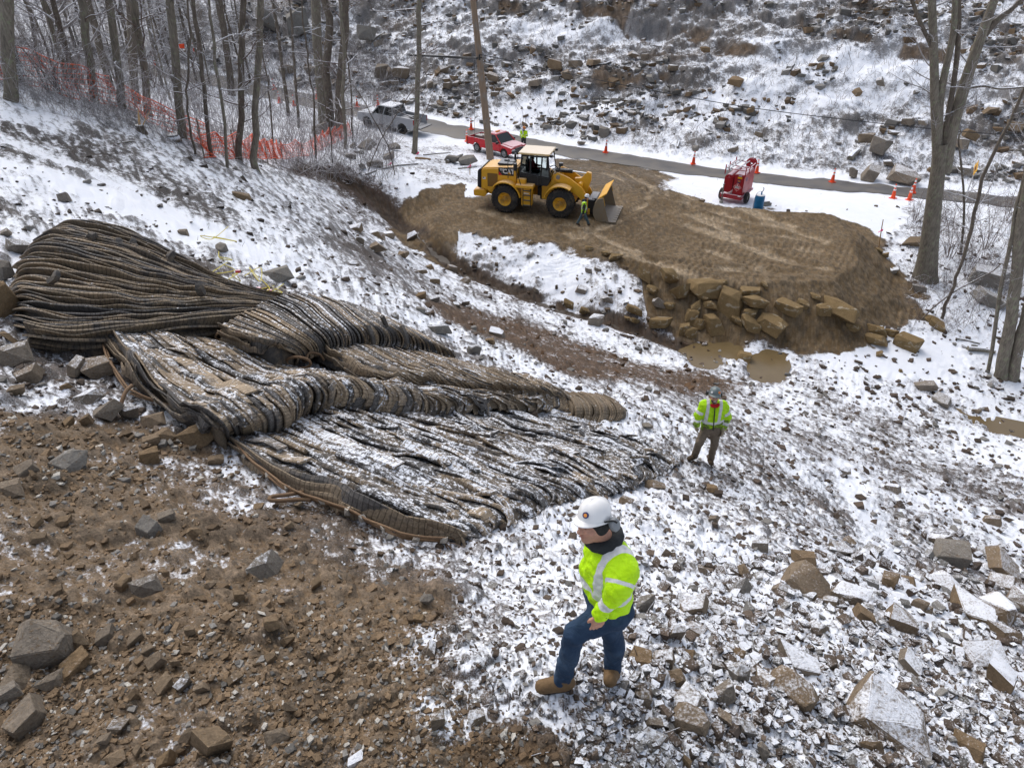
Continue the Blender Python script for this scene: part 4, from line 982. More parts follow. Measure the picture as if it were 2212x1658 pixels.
def end_lip(parent, sh, flip, layers, u1=.93, side=0.0, mud=.7, r=.05, drop=.065, out=.05):
    """the rolled layers of rubber that close the cabled end of a mat"""
    for j in range(layers):
        cuts = [0.0] + sorted(mr.uniform(.15, .8, 2)) + [u1]
        for ua, ub in zip(cuts[:-1], cuts[1:]):
            if ub - ua < .08: continue
            n_ = max(7, int(34 * (ub - ua)))
            u = np.linspace(ua, min(u1, ub + .04), n_)
            p, a, b, n = sh.frame(u, np.full(n_, side)); o = -b if side < .5 else b
            n = n * flip; ph = mr.uniform(0, 6)
            q = p - n * (.02 + drop * j + mr.normal() * .012) + o * (out * math.sin((j + .7) / layers * 2.6) + mr.normal() * .02)
            q = q + n * (.02 * np.sin(u * 15 + ph) + .012 * np.sin(u * 37 + ph))[:, None] + o * (.035 * np.sin(u * 19 + ph * 2))[:, None]
            tw = .5 * np.sin(u * 7 + ph) + .35
            d = n * np.cos(tw)[:, None] + o * np.sin(tw)[:, None]; w = np.cross(a, d)
            hgt = r * 1.5 * (1 + .3 * np.sin(u * 11 + ph)); th = r * .38
            ring = [q + d * hgt[:, None] + w * th * .4, q + d * hgt[:, None] * .4 + w * th, q - d * hgt[:, None] + w * th * .6, q - d * hgt[:, None] - w * th * .6, q + d * hgt[:, None] * .4 - w * th, q + d * hgt[:, None] - w * th * .4]
            V = np.stack(ring, 1).reshape(-1, 3); m_ = 6
            F = [(i * m_ + k, i * m_ + (k + 1) % m_, (i + 1) * m_ + (k + 1) % m_, (i + 1) * m_ + k) for i in range(n_ - 1) for k in range(m_)] + [tuple(reversed(range(m_))), tuple((n_ - 1) * m_ + k for k in range(m_))]
            me = bpy.data.meshes.new('folded_strip'); me.from_pydata(V.tolist(), [], F)
            L = np.concatenate([[0], np.cumsum(np.linalg.norm(np.diff(q, axis=0), axis=1))]); vflt(me, 'tu', np.repeat(L, m_))
            ob = link('folded_strip', me, parent, M_RUBBER); ob['mud'] = float(mud + mr.normal() * .3); ob['frost'] = -.2; ob['tone'] = float(mr.uniform(1.0, 1.8))
# --- front mat, lying flat
shD = Sheet([
 [(500,938,.18),(600,1000,.25),(700,1040,.28),(800,1080,.30),(900,1112,.30),(985,1138,.26),(1008,1172,.05),(985,1178,-.1)],
 [(590,905,.15),(690,955,.22),(800,1000,.26),(910,1040,.28),(1000,1075,.28),(1075,1105,.25),(1108,1135,.05),(1085,1138,-.1)],
 [(700,880,.10),(800,920,.20),(900,960,.24),(1000,995,.26),(1100,1030,.27),(1180,1055,.25),(1215,1088,.04),(1195,1090,-.1)],
 [(850,885,.08),(940,915,.18),(1030,945,.22),(1120,975,.25),(1210,1010,.26),(1275,1040,.25),(1305,1077,.03),(1285,1078,-.1)],
 [(1050,890,.06),(1120,915,.15),(1190,935,.20),(1260,960,.22),(1320,990,.24),(1365,1015,.22),(1395,1042,.03),(1375,1043,-.1)],
 [(1250,905,.05),(1300,918,.12),(1340,932,.16),(1380,948,.18),(1420,966,.19),(1445,980,.18),(1471,1006,.03),(1450,1004,-.1)]], .10)
def flip_of(sh):
    p, a, b, n = sh.frame(np.array([.4]), np.array([.5])); return 1 if n[0][2] > 0 else -1
T = mat_thing('widest flat rubber blasting mat, dusted with snow, just behind the white-helmeted worker')
f = flip_of(shD); core(T, shD, f, .03, mud=.3, fro=.38)
shingle(T, shD, 44, 7, f, -1.12, .45, .50, .040, .22, (0, .98), per=18, skew=-.02, jit=1.1, prot=.08, tn=1.5)
end_lip(T, shD, f, 4, .94, mud=.75, r=.055)
cable_set(T, [(505,955),(560,1010),(610,1050),(660,1072),(740,1100),(800,1128),(870,1160),(965,1168)], [.08,.2,.33,.5,.6,.68,.78,.9,.985], .10)
lp = [at(655,1062,.12), at(620,1068,.12), at(588,1072,.10), at(583,1079,.08), at(600,1081,.07), at(650,1078,.08), at(672,1080,.1)]
add_tubes('steel_loop', [(smooth_line(lp, 24), .024)], T, M_RUST, 8)
# --- left middle mat with the big rolled edge
shC = Sheet([
 [(232,705,.35),(275,745,.5),(315,790,.5),(365,835,.52),(425,872,.62),(478,915,.48),(490,948,.04),(480,940,-.1)],
 [(335,705,.3),(400,745,.45),(470,785,.45),(535,822,.58),(592,848,.70),(622,890,.50),(612,934,.06),(590,925,-.1)],
 [(480,735,.2),(540,765,.35),(600,790,.42),(655,803,.56),(700,818,.64),(722,850,.44),(705,888,.08),(690,883,-.05)],
 [(640,790,.2),(700,800,.35),(760,806,.44),(815,814,.54),(855,828,.58),(872,858,.40),(852,894,.08),(830,886,-.05)],
 [(850,825,.2),(890,832,.3),(930,840,.4),(965,850,.42),(990,862,.38),(1002,878,.22),(990,895,.06),(970,888,-.05)],
 [(1100,850,.15),(1120,852,.25),(1140,856,.33),(1160,861,.35),(1175,867,.3),(1187,876,.2),(1180,890,.06),(1160,885,-.05)]], .22)
T = mat_thing('mud-grey blasting mat with a long rolled front edge, lying on the widest mat')
f = flip_of(shC); core(T, shC, f, .04, mud=.5, fro=.1)
shingle(T, shC, 74, 4, f, -1.25, .62, .36, .034, .15, (0, .98), per=20, jit=.62, skew=.05, prot=.04, tn=1.55)
end_lip(T, shC, f, 5, .9, mud=.6, r=.05, drop=.06)
cable_set(T, [(222,735),(245,790),(282,845),(345,872),(400,893),(430,908),(490,912),(540,910)], [.12,.3,.42,.5,.62,.72,.8,.93], .12)
lp = [at(285,832,.35), at(272,845,.3), at(264,865,.2), at(262,882,.1), at(272,880,.05)]
add_tubes('steel_loop', [(smooth_line(lp, 16), .026)], T, M_RUST, 8)
lp = [at(165,728,.1), at(175,705,.2), at(205,700,.3), at(228,715,.3)]
add_tubes('steel_loop', [(smooth_line(lp, 16), .014)], T, M_RUST, 6)
# --- right rolled mat above it
shE = Sheet([
 [(690,745,.35),(720,762,.45),(750,778,.5),(790,795,.5),(830,812,.42),(858,828,.25),(862,847,.1),(840,840,-.05)],
 [(790,740,.3),(830,757,.42),(870,775,.5),(910,795,.5),(945,815,.42),(963,832,.25),(960,850,.1),(940,845,0)],
 [(960,770,.3),(1000,785,.4),(1040,800,.45),(1080,818,.45),(1110,832,.4),(1128,845,.25),(1125,864,.1),(1105,858,0)],
 [(1130,810,.3),(1160,820,.35),(1185,832,.4),(1205,842,.4),(1222,852,.35),(1233,865,.25),(1237,890,.05),(1215,885,0)]], .14)
T = mat_thing('brown rolled blasting mat with a steel ring at its left end')
f = flip_of(shE); core(T, shE, f, .05, mud=.5)
shingle(T, shE, 90, 3, f, -1.22, .82, .24, .032, .15, (0, .98), per=18, jit=.6, skew=.03, prot=.03, tn=1.5)
end_lip(T, shE, f, 4, .9, mud=.7, r=.05)
cable_set(T, [(690,775),(720,788),(760,798),(800,812),(840,828),(872,838)], [.3,.5,.7,.88], .16)
rc = at(645, 783, .35); ring = [rc + Vector((.20 * math.cos(a), -.06 * math.sin(a), .15 * math.sin(a))) for a in np.linspace(0, 2 * math.pi, 25)]
add_tubes('steel_ring', [(ring, .024)], T, M_RUST, 8)
lp = [at(662,778,.35), at(668,762,.42), at(690,765,.4), at(700,778,.3)]
add_tubes('steel_loop', [(smooth_line(lp, 14), .022)], T, M_RUST, 8)
# --- small brown end piece by the bearded worker
shF = Sheet([
 [(1200,845,.2),(1218,852,.28),(1230,862,.3),(1238,875,.28),(1240,888,.2),(1237,898,.1),(1232,906,.02),(1215,900,-.05)],
 [(1260,846,.18),(1278,853,.26),(1290,862,.28),(1298,874,.27),(1302,886,.2),(1302,898,.1),(1296,912,.02),(1280,905,-.05)],
 [(1310,853,.12),(1325,860,.2),(1335,868,.22),(1342,877,.22),(1347,886,.18),(1347,896,.1),(1338,908,.02),(1320,903,-.05)]])
T = mat_thing('short flat brown end of a blasting mat, at the right tip of the rolls')
f = flip_of(shF); core(T, shF, f, .04, mud=.9)
shingle(T, shF, 30, 1, f, -1.2, 1.0, -.02, .03, .14, (0, .98), per=14, jit=.6)
# --- upper middle mat with combed strips
shB = Sheet([
 [(480,700,.6),(510,712,.7),(545,722,.75),(580,735,.75),(612,748,.65),(638,762,.45),(642,780,.25),(620,775,.1)],
 [(620,635,.6),(665,655,.75),(690,678,.8),(715,700,.82),(735,720,.72),(742,742,.5),(735,760,.3),(715,755,.2)],
 [(760,655,.5),(800,675,.65),(825,692,.7),(848,706,.7),(866,720,.6),(872,738,.4),(866,752,.25),(845,748,.15)],
 [(900,715,.3),(925,727,.4),(945,738,.45),(960,748,.45),(974,758,.4),(983,772,.25),(987,792,.08),(965,786,0)]])
T = mat_thing('blasting mat with upright strips combed over like ribs, behind the steel ring')
f = flip_of(shB); core(T, shB, f, .06, mud=.2)
shingle(T, shB, 88, 1, f, -.75, .45, .24, .03, .14, (0, .98), per=18, jit=.55, lj=.2, prot=.035, tn=1.5)
end_lip(T, shB, f, 4, .9, mud=.6, r=.05)
cable_set(T, [(475,742),(520,752),(570,762),(620,772),(640,775)], [.25,.55,.78,.95], .12)
for (a, b, dh) in ((825,690,.45),(795,712,.3),(868,712,.3)):
    p0 = at(a + 12, b + 30, .5); p1 = at(a, b - 8, .5 + dh)
    pts = smooth_line([p0, (p0 + p1) / 2 + Vector((.03, -.05, .02)), p1], 8)
    ob = add_tubes('loose_strip', [(pts, [.05] * 8)], T, M_RUBBER, 4, False); vflt(ob.data, 'tu', np.zeros(len(ob.data.vertices)) + .02); ob['mud'] = .3; ob['frost'] = 0.; ob['tone'] = 1.
# --- the tall heap at the left, strips seen on edge like pages
shA = Sheet([
 [(28,702,.0),(60,712,.25),(150,722,.35),(250,712,.45),(350,700,.5),(450,690,.5),(540,680,.5),(622,668,.35)],
 [(25,640,.1),(55,625,.45),(150,640,.6),(250,650,.65),(350,655,.65),(450,655,.6),(540,655,.55),(622,658,.4)],
 [(33,575,.2),(75,550,.65),(160,560,.8),(260,585,.8),(360,610,.75),(450,625,.7),(540,640,.6),(622,652,.42)],
 [(75,525,.3),(120,497,.75),(190,510,.9),(280,535,.9),(380,575,.8),(460,605,.7),(545,630,.6),(620,647,.42)],
 [(120,495,.3),(165,475,.7),(225,480,.9),(300,505,.9),(400,555,.75),(470,595,.65),(550,625,.55),(618,643,.4)]])
T = mat_thing('tall heaped blasting mat at the far left, its strips layered like pages')
f = flip_of(shA); core(T, shA, f, .12, 34, 34, mud=.3)
NA = 56
for k in range(NA):
    v0 = (k + .4) / NA
    ph = mr.uniform(0, 6.28); jj = mr.normal() * .15 / NA
    wav = (1 - v0) * .9
    vf = lambda u, v0=v0, ph=ph, jj=jj, wav=wav: v0 + jj + (wav * .55 / NA) * np.sin(u * 46 + v0 * 3 + .5 * np.sin(u * 9)) * sstep(.3, .5, u) * (1 - sstep(.85, 1, u)) + .35 / NA * np.sin(u * 13 + ph)
    hh = mr.normal() * .022
    lf = lambda u, hh=hh, ph=ph: hh + .02 * np.sin(u * 17 + ph) + .012 * np.sin(u * 41 + ph * 2)
    u0 = max(0, mr.normal() * .012 + .01) if mr.uniform() < .8 else mr.uniform(.02, .1)
    plate('rubber_strip', T, shA, u0, 1 - abs(mr.normal()) * .03, vf, .026 * mr.uniform(.7, 1.3), .22, -.35 + mr.normal() * .08, lf, 60, .56 + mr.normal() * .22, .04 + mr.normal() * .06, f, mr.uniform(.95, 1.9))
for (a, b, w_, hh) in ((208,508,.10,.28),(255,520,.09,.2),(105,590,.06,.2),(290,520,.08,.2),(372,548,.08,.22),(300,532,.05,.15),(440,616,.08,.2)):
    p0 = at(a, b + 20, .75); p1 = at(a + mr.normal() * 8, b - 5, .75 + hh)
    pts = smooth_line([p0, (p0 + p1) / 2 + Vector((mr.normal() * .05, -.04, .0)), p1], 6)
    ob = add_tubes('loose_strip', [(pts, [w_ * .8, w_, w_, w_, w_ * .9, w_ * .6])], T, M_RUBBER, 4, False); vflt(ob.data, 'tu', np.zeros(len(ob.data.vertices)) + .02); ob['mud'] = .35; ob['frost'] = -.1; ob['tone'] = .9
# its folded lower lip and cable ends
shA2 = Sheet([
 [(60,712,.22),(62,722,.18),(66,730,.1),(75,738,.0)],[(150,722,.3),(152,732,.25),(156,741,.15),(165,746,.0)],[(250,714,.38),(252,724,.32),(256,733,.2),(262,738,.05)],
 [(350,702,.45),(352,713,.38),(354,722,.28),(358,728,.1)],[(450,692,.48),(452,704,.42),(455,714,.3),(458,720,.15)],[(540,680,.5),(545,692,.42),(548,702,.32),(545,708,.2)],[(622,662,.4),(626,668,.36),(626,675,.32),(618,684,.28)]])
f = flip_of(shA2)
for k in range(6):
    v0 = (k + .3) / 6; ph = mr.uniform(0, 6)
    # here the strips run along v, so sample the sheet transposed
    sw = Sheet.__new__(Sheet); sw.lump = 0; sw.P = np.transpose(shA2.P, (1, 0, 2))
    plate('rubber_strip', T, sw, 0.0, 1.0, lambda u, v0=v0, ph=ph: v0 + .03 * np.sin(u * 14 + ph), .035, .15, .5, lambda u, ph=ph: .02 * np.sin(u * 19 + ph), 46, .55, -.3, -flip_of(sw) * -1, mr.uniform(.9, 1.5))
cable_set(T, [(90,728),(150,738),(230,735),(290,728)], [.1,.4,.7], .16, 2, False, .012)
cable_set(T, [(470,722),(500,700),(540,690),(580,682),(612,672)], [.5,.8,.95], .42, 2, True, .012)
for k in range(6):
    c0 = at(480 + 10 * k, 728 - 2 * k, .35); r0 = mr.uniform(.08, .2)
    ring = [c0 + Vector((r0 * math.cos(a), mr.normal() * .02, r0 * .6 * math.sin(a))) for a in np.linspace(0, 5.5, 18)]
    add_tubes('loose_wire', [(smooth_line(ring, 30), .008)], T, M_RUST, 4)
# ---------------------------------------------------------------- trees, saplings and shrubs
def bark(name, a, b, lichen=.0):
    g = NT(name); ob = g.pos(); n1 = g.noise(ob, 3.0, 4, .65); n2 = g.noise(ob, 24, 3, .7, .8); n3 = g.noise(ob, 6.0, 4, .6)
    mp = g.new('ShaderNodeMapping'); mp.inputs['Scale'].default_value = (22, 22, 2.2); g.l.new(ob, mp.inputs[0])
    n4 = g.noise(mp.outputs[0], 1.0, 4, .7)
    c = g.mix(n1, a, b); c = g.mix(1.0, c, g.mapr(n4, .3, .7, .55, 1.4), 'MULTIPLY')
    if lichen: c = g.mix(g.math('MULTIPLY', g.step(n3, .54, .66), lichen), c, (0.22, 0.24, 0.15))
    s_ = g.math('ADD', g.math('MULTIPLY', g.nz(), 1.0), g.math('MULTIPLY', g.math('SUBTRACT', n2, .5), .6))
    c = g.mix(g.step(s_, .55, .85), c, SNOWC)
    g.bump(g.math('ADD', n4, g.math('MULTIPLY', n2, .4)), .7, .03)
    return g.out(c, .9, .15)
M_BARK = bark('grey_bark', (0.120, 0.102, 0.082), (0.250, 0.222, 0.180), .7)
M_BARK2 = bark('brown_bark', (0.080, 0.066, 0.054), (0.180, 0.150, 0.122), .25)
M_TWIG = bark('frosted_twig', (0.25, 0.23, 0.225), (0.42, 0.40, 0.40), 0)
M_TWIG2 = bark('brown_twig', (0.105, 0.075, 0.062), (0.185, 0.140, 0.118), 0)
tr = np.random.default_rng(99)
def plane_pt(px, py, y):
    d = ((px - CX) / FPX, CT - (py - CY) / FPX * STH, -STH - (py - CY) / FPX * CT)
    t = y / d[1]
    return Vector((d[0] * t, y, CAMZ + d[2] * t))
class Tubes:
    """many tapered tubes gathered into one mesh"""
    def __init__(s): s.V = []; s.F = []; s.n = 0
    def add(s, pts, rad, sides):
        P = np.asarray(pts, float); n = len(P); rad = np.asarray(rad, float)
        T = np.gradient(P, axis=0); T /= np.linalg.norm(T, axis=1)[:, None] + 1e-12
        ref = np.array([1.0, 0.1, 0]) if abs(T[0][2]) > .7 else np.array([0, 0, 1.0])
        X = np.cross(T, ref); X /= np.linalg.norm(X, axis=1)[:, None] + 1e-12; Y = np.cross(T, X)
        a = 2 * math.pi * np.arange(sides) / sides
        V = P[:, None] + rad[:, None, None] * (np.cos(a)[None, :, None] * X[:, None] + np.sin(a)[None, :, None] * Y[:, None])
        i = np.arange(n - 1)[:, None] * sides; k = np.arange(sides)[None]; k2 = (k + 1) % sides
        F = np.stack([i + k, i + k2, i + sides + k2, i + sides + k], 2).reshape(-1, 4)
        s.V.append(V.reshape(-1, 3)); s.F.append(F + s.n); s.n += n * sides
    def mesh(s, name, smooth=True):
        return mesh_np(name, np.vstack(s.V), np.vstack(s.F), smooth)
def wander(p0, d, L, n, r, bend, up=0.0):
    pts = [np.array(p0, float)]; d = np.array(d, float); d /= np.linalg.norm(d)
    for i in range(n):
        d = d + r.normal(size=3) * bend + np.array([0, 0, up]); d /= np.linalg.norm(d)
        pts.append(pts[-1] + d * L / n)
    return np.array(pts), d
def branches(tb, trunk, rads, r, n1, h_lo, h_hi, len1, n2=5, n3=3, thick=1.0, spread=1.0, up=.05):
    """side limbs with twigs and twiglets grown off a trunk polyline"""
    L = np.concatenate([[0], np.cumsum(np.linalg.norm(np.diff(trunk, axis=0), axis=1))])
    for _ in range(n1):
        s = L[-1] * r.uniform(h_lo, h_hi)
        p = np.array([np.interp(s, L, trunk[:, k]) for k in range(3)]); rt = np.interp(s, L, rads)
        a = r.uniform(0, 6.283); el = r.uniform(-.05, .75) * spread
        l1 = len1 * r.uniform(.45, 1.15); r1 = min(rt * .5, .008 + .013 * l1) * thick
        q, _d = wander(p, (math.cos(a), math.sin(a), el), l1, 5, r, .16, up)
        tb.add(q, np.linspace(r1, r1 * .35, 6), 4)
        for _ in range(n2):
            t = r.uniform(.25, 1.0); i = min(int(t * 5), 4); pp = q[i] + (q[i + 1] - q[i]) * (t * 5 - i)
            dd = (q[i + 1] - q[i]); dd = dd / np.linalg.norm(dd) + r.normal(size=3) * .6
            l2 = l1 * r.uniform(.2, .5); r2 = max(.0045, r1 * .4)
            q2, _ = wander(pp, dd, l2, 3, r, .2, .03)
            tb.add(q2, np.linspace(r2, .0035, 4), 3)
            for _ in range(n3):
                t3 = r.uniform(.2, 1.0); j = min(int(t3 * 3), 2); p3 = q2[j] + (q2[j + 1] - q2[j]) * (t3 * 3 - j)
                d3 = (q2[j + 1] - q2[j]); d3 = d3 / np.linalg.norm(d3) + r.normal(size=3) * .7
                q3, _ = wander(p3, d3, l2 * r.uniform(.3, .6), 2, r, .2, .02)
                tb.add(q3, np.linspace(.0042, .003, 3), 3)
TREES = []
def tree(px_path, w0, w1, label, mat=None, n1=14, len1=1.6, extra=4.0, group=None, h_lo=.12, cat='tree', n2=5, n3=3, flare=True, twig=None):
    """trunk through picture points, base first"""
    p0 = on(*px_path[0]); p0.z -= .15
    k = ppm(p0); y = p0.y
    pts = [p0] + [plane_pt(a, b, y) for a, b in px_path[1:]]
    pts = np.array([tuple(p) for p in pts]); last = pts[-1] - pts[-2]; last /= np.linalg.norm(last)
    pts[1:, 1] += tr.normal(size=len(pts) - 1) * .1
    pts = np.vstack([pts, pts[-1] + last * extra * .5 + tr.normal(size=3) * .15, pts[-1] + last * extra + tr.normal(size=3) * .3])
    P = cr(pts, np.linspace(0, 1, 16)); n = len(P)
    P[1:-1, :2] += tr.normal(size=(n - 2, 2)) * .03
    L = np.concatenate([[0], np.cumsum(np.linalg.norm(np.diff(P, axis=0), axis=1))]); f = L / L[-1]
    r0, r1 = w0 / k / 2, w1 / k / 2
    rad = r0 + (r1 - r0) * np.clip(f / .75, 0, 1); rad = rad * np.where(f > .75, 1 - (f - .75) * 1.6, 1)
    if flare: rad[0] *= 1.55; rad[1] *= 1.06
    t = empty('tree', p0, 0, label, cat, group)
    P = P - np.array(p0)
    tb = Tubes()
    if flare:
        # a short flared foot, split finer
        Pn = np.vstack([P[0], P[0] + (P[1] - P[0]) * .12, P[0] + (P[1] - P[0]) * .35, P[1:]]); rn = np.concatenate([[rad[0]], [rad[1] * 1.28, rad[1] * 1.08], rad[1:]])
        tb.add(Pn, rn, 10)
    else: tb.add(P, rad, 7)
    link('trunk', tb.mesh('trunk'), t, mat or M_BARK)
    tb = Tubes(); branches(tb, P, rad, tr, n1, h_lo, .98, len1, n2, n3)
    if tb.n: link('crown', tb.mesh('crown'), t, twig or M_TWIG)
    TREES.append((t, px_path[0]))
    return t, P, rad
GW = 'bare trees of the wood on the left'
TL = [
 ([(20,216),(17,100),(14,0)],26,24,'thick grey trunk nearest on the snowy crest, left of the keep out sign',M_BARK,10,1.4),
 ([(49,183),(28,90),(8,0)],13,12,'dark trunk right behind the keep out sign',M_BARK2,8,1.4),
 ([(203,218),(188,110),(172,0)],16,15,'grey trunk standing in the orange netting, above the bushy clump',M_BARK,14,1.8),
 ([(242,203),(215,95),(190,0)],14,15,'dark ragged trunk leaning left in the wood behind the netting',M_BARK2,10,1.5),
 ([(267,238),(250,110),(235,0)],16,13,'straight grey trunk where the upper orange netting ends',M_BARK,16,1.8),
 ([(293,226),(287,110),(281,0)],17,14,'brownish trunk just behind the splintered stump',M_BARK2,12,1.8),
 ([(322,252),(305,120),(290,0)],15,14,'mossy grey trunk right of the splintered stump',M_BARK,14,1.9),
 ([(394,303),(381,140),(372,0)],17,14,'grey trunk beside the flat snow-topped stump, with the orange flag',M_BARK,14,1.8),
 ([(455,336),(440,190),(431,120),(417,0)],9,7,'slim dark bent trunk right of the orange flag tree',M_BARK2,14,1.7),
 ([(489,357),(475,210),(462,100),(450,0)],7,5,'thin pole-like trunk between two slim dark trunks',M_BARK,12,1.5),
 ([(515,350),(521,200),(520,100),(521,0)],13,11,'upright brown trunk left of the lower orange netting',M_BARK2,12,1.8),
 ([(553,370),(549,240),(558,100),(566,0)],14,12,'light grey trunk at the foot of the wooded bank',M_BARK,14,2.0),
 ([(500,206),(488,100),(474,0)],14,12,'brown trunk standing farther back before the snowy boulders',M_BARK2,10,1.8),
 ([(623,252),(608,120),(590,0)],8,6,'slim trunk between the road cones and the wood',M_BARK2,12,1.8),
 ([(645,277),(637,150),(624,0)],6,4,'very thin sapling trunk left of the twin trunks',M_BARK2,12,1.5),
 ([(700,275),(690,140),(681,0)],20,18,'left stem of the big trunk cluster left of the silver truck',M_BARK,12,2.4),
 ([(716,290),(706,150),(711,60),(703,0)],18,14,'dark wavy middle stem of the big trunk cluster',M_BARK2,12,2.4),
 ([(728,293),(736,180),(743,90),(747,0)],17,15,'right dark stem of the big trunk cluster, leaning right',M_BARK2,18,3.2),
 ([(746,322),(741,200),(744,110),(735,0)],8,6,'slim grey trunk in front of the big trunk cluster',M_BARK,14,2.2),
 ([(761,305),(760,230),(757,180)],4,3,'thin leafless sapling right of the big trunk cluster',M_BARK2,8,1.2),
 ([(682,343),(678,230),(668,150),(663,100)],5,3,'thin dark sapling beside the small white sign',M_BARK2,12,1.4),
 ([(718,353),(716,300),(712,270)],3,2,'twig-thin sapling below the netting and trunk cluster',M_BARK2,8,.9),
 ([(895,331),(902,180),(904,90),(907,0)],11,10,'lone slender grey tree standing in front of the silver truck',M_BARK,14,3.0),
 ([(794,367),(812,325),(830,290),(842,270)],2.4,1.5,'thin crooked sapling leaning right below the silver truck',M_BARK2,9,1.2),
 ([(853,378),(843,330),(829,293),(815,270)],2.6,1.5,'thin crooked sapling leaning left below the silver truck',M_BARK2,10,1.4),
 ([(592,345),(585,240),(578,170)],4,3,'thin frosted sapling above the lower orange netting',M_BARK2,10,1.3),
 ([(420,330),(412,240),(408,160)],5,4,'short slim sapling between the flag tree and its right neighbour',M_BARK2,12,1.4),
]
for path, w0, w1, lb, m, n1, l1 in TL:
    tree(path, w0, w1, lb, m, n1, l1, 4.0, GW, flare=w0 > 9, twig=M_TWIG if tr.uniform() < .7 else M_TWIG2)
# trees deeper in the wood
far_px = []
while len(far_px) < 48:
    x = tr.uniform(-60, 560); y = tr.uniform(70, 215) + max(0, (x - 200)) * .02
    if y > 120 + x * .16 + 60 or (x > 380 and y < 100 and tr.uniform() < .6): continue
    if all(abs(x - a) > 7 or abs(y - b) > 25 for a, b in far_px): far_px.append((x, y))
far_px.sort()
lean_c = lambda x: (x - CX) * .00018
def nearest_named(px, py, lst):
    return min(lst, key=lambda t: (t[1] - px) ** 2 + (t[2] - py) ** 2)
protos = []
for i in range(9):
    tb = Tubes(); H = 13.0
    P, _ = wander((0, 0, -.2), (tr.normal() * .05, tr.normal() * .05, 1), H, 11, tr, .025, .04)
    rad = np.linspace(.115, .055, 12) * tr.uniform(.6, 1.25); rad[0] *= 1.4
    tb.add(P, rad, 7); mt = tb.mesh('trunk'); mt.materials.append(M_BARK2 if i % 3 else M_BARK)
    tb = Tubes(); branches(tb, P, rad, tr, 26, .06, .98, 2.6, 6, 4, 1.2); mc = tb.mesh('crown'); mc.materials.append(M_TWIG)
    protos.append((mt, mc))
for i, (x, y) in enumerate(far_px):
    p = at(x, y); mt, mc = protos[i % 9]
    t = empty('tree', (p.x, p.y, gz_at(p.x, p.y)), tr.uniform(0, 6.28), 'bare grey-brown tree crowded deep in the wood behind the orange netting', 'tree', 'trees crowded deep in the wood')
    sc = tr.uniform(.8, 1.2); t.scale = (sc, sc, sc * tr.uniform(.95, 1.2))
    link('trunk', mt, t); link('crown', mc, t)
# the big forked tree right of the fill, from one trunk into several stems
bp = on(2000, 603); yb = bp.y
t = empty('tree', bp, 0, 'big grey tree forking into several stems right of the brown fill', 'tree')
kk = ppm(bp)
def bstem(name, path, ws, mat=M_BARK, sides=12, extra=0, y0=None):
    pts = np.array([tuple(plane_pt(a, b, yb)) for a, b in path]) - np.array(bp)
    ws = list(ws)
    if extra:
        d = pts[-1] - pts[-2]; d /= np.linalg.norm(d); pts = np.vstack([pts, pts[-1] + d * extra]); ws.append(ws[-1] * .5)
    n = 20; tq = np.linspace(0, 1, n); P = cr(pts, tq)
    wv = np.interp(tq * (len(ws) - 1), np.arange(len(ws)), ws) / kk / 2
    tb = Tubes(); tb.add(P, wv, sides); link(name, tb.mesh(name), t, mat)
    return P, wv
ST = []
ST.append(bstem('trunk', [(1996,610),(1999,590),(2006,540),(2016,450),(2026,370),(2033,310)], [60,48,37,31,27,26], sides=16))
ST.append(bstem('limb', [(2026,360),(2024,300),(2020,225),(2017,110),(2013,0)], [20,18,16,14,13], extra=5))
ST.append(bstem('limb', [(2026,300),(2031,212),(2045,140),(2059,75),(2064,0)], [16,14,12,11,10], extra=5))
ST.append(bstem('limb', [(2036,350),(2044,275),(2060,180),(2070,90),(2071,0)], [15,11,9,9,8], M_BARK2, extra=5))
ST.append(bstem('limb', [(2040,370),(2054,290),(2076,210),(2098,140),(2130,50),(2148,0)], [26,23,21,19,16,14], extra=5))
ST.append(bstem('limb', [(2127,75),(2155,42),(2184,20),(2214,-8)], [13,11,10,8], M_BARK2, extra=4))
ST.append(bstem('limb', [(2015,105),(2004,82),(1986,45),(1969,-2)], [9,7,7,6], M_BARK2, extra=3))
ST.append(bstem('limb', [(2094,190),(2125,186),(2160,192),(2215,188)], [6,5,4,3], M_BARK2, 6))
tb = Tubes()
for P, wv in ST[1:7]: branches(tb, P, wv, tr, 9, .1, 1, 2.6, 5, 3)
link('crown', tb.mesh('crown'), t, M_TWIG); TREES.append((t, (2000, 600)))
GR = 'slim trees on the right edge'
for path, w0, w1, lb, m, n1, l1 in [
 ([(2166,812),(2182,700),(2194,615),(2209,490),(2225,330)],24,20,'stout brown trunk at the right edge, the left one of two crossing near the ground',M_BARK,8,1.4),
 ([(2188,818),(2200,760),(2215,700),(2240,590)],22,19,'trunk leaning out of the picture at the right edge',M_BARK,5,1.4),
 ([(2137,800),(2155,670),(2174,540),(2192,450),(2206,400),(2240,260)],8,7,'long thin grey stem bending right, before the stout edge trunks',M_BARK,8,1.5),
 ([(2082,560),(2098,490),(2117,415),(2150,330),(2200,235),(2225,170)],8,6,'slim leaning tree behind the yellow diamond sign',M_BARK2,16,2.2),
 ([(2076,548),(2079,440),(2076,330),(2070,290)],5,4,'thin upright dark stem between the forked tree and the diamond sign',M_BARK2,12,1.6),
 ([(2036,690),(2043,655),(2055,622)],7,6,'broken snag at the toe of the fill, right of the forked tree',M_BARK2,4,.8),
 ([(1987,692),(2040,650),(2100,612),(2154,575)],3,3,'long bare branch slanting up from the toe of the fill',M_BARK2,6,.9)]:
    tree(path, w0, w1, lb, m, n1, l1, 3.0 if w0 > 6 else .4, GR, flare=w0 > 9)
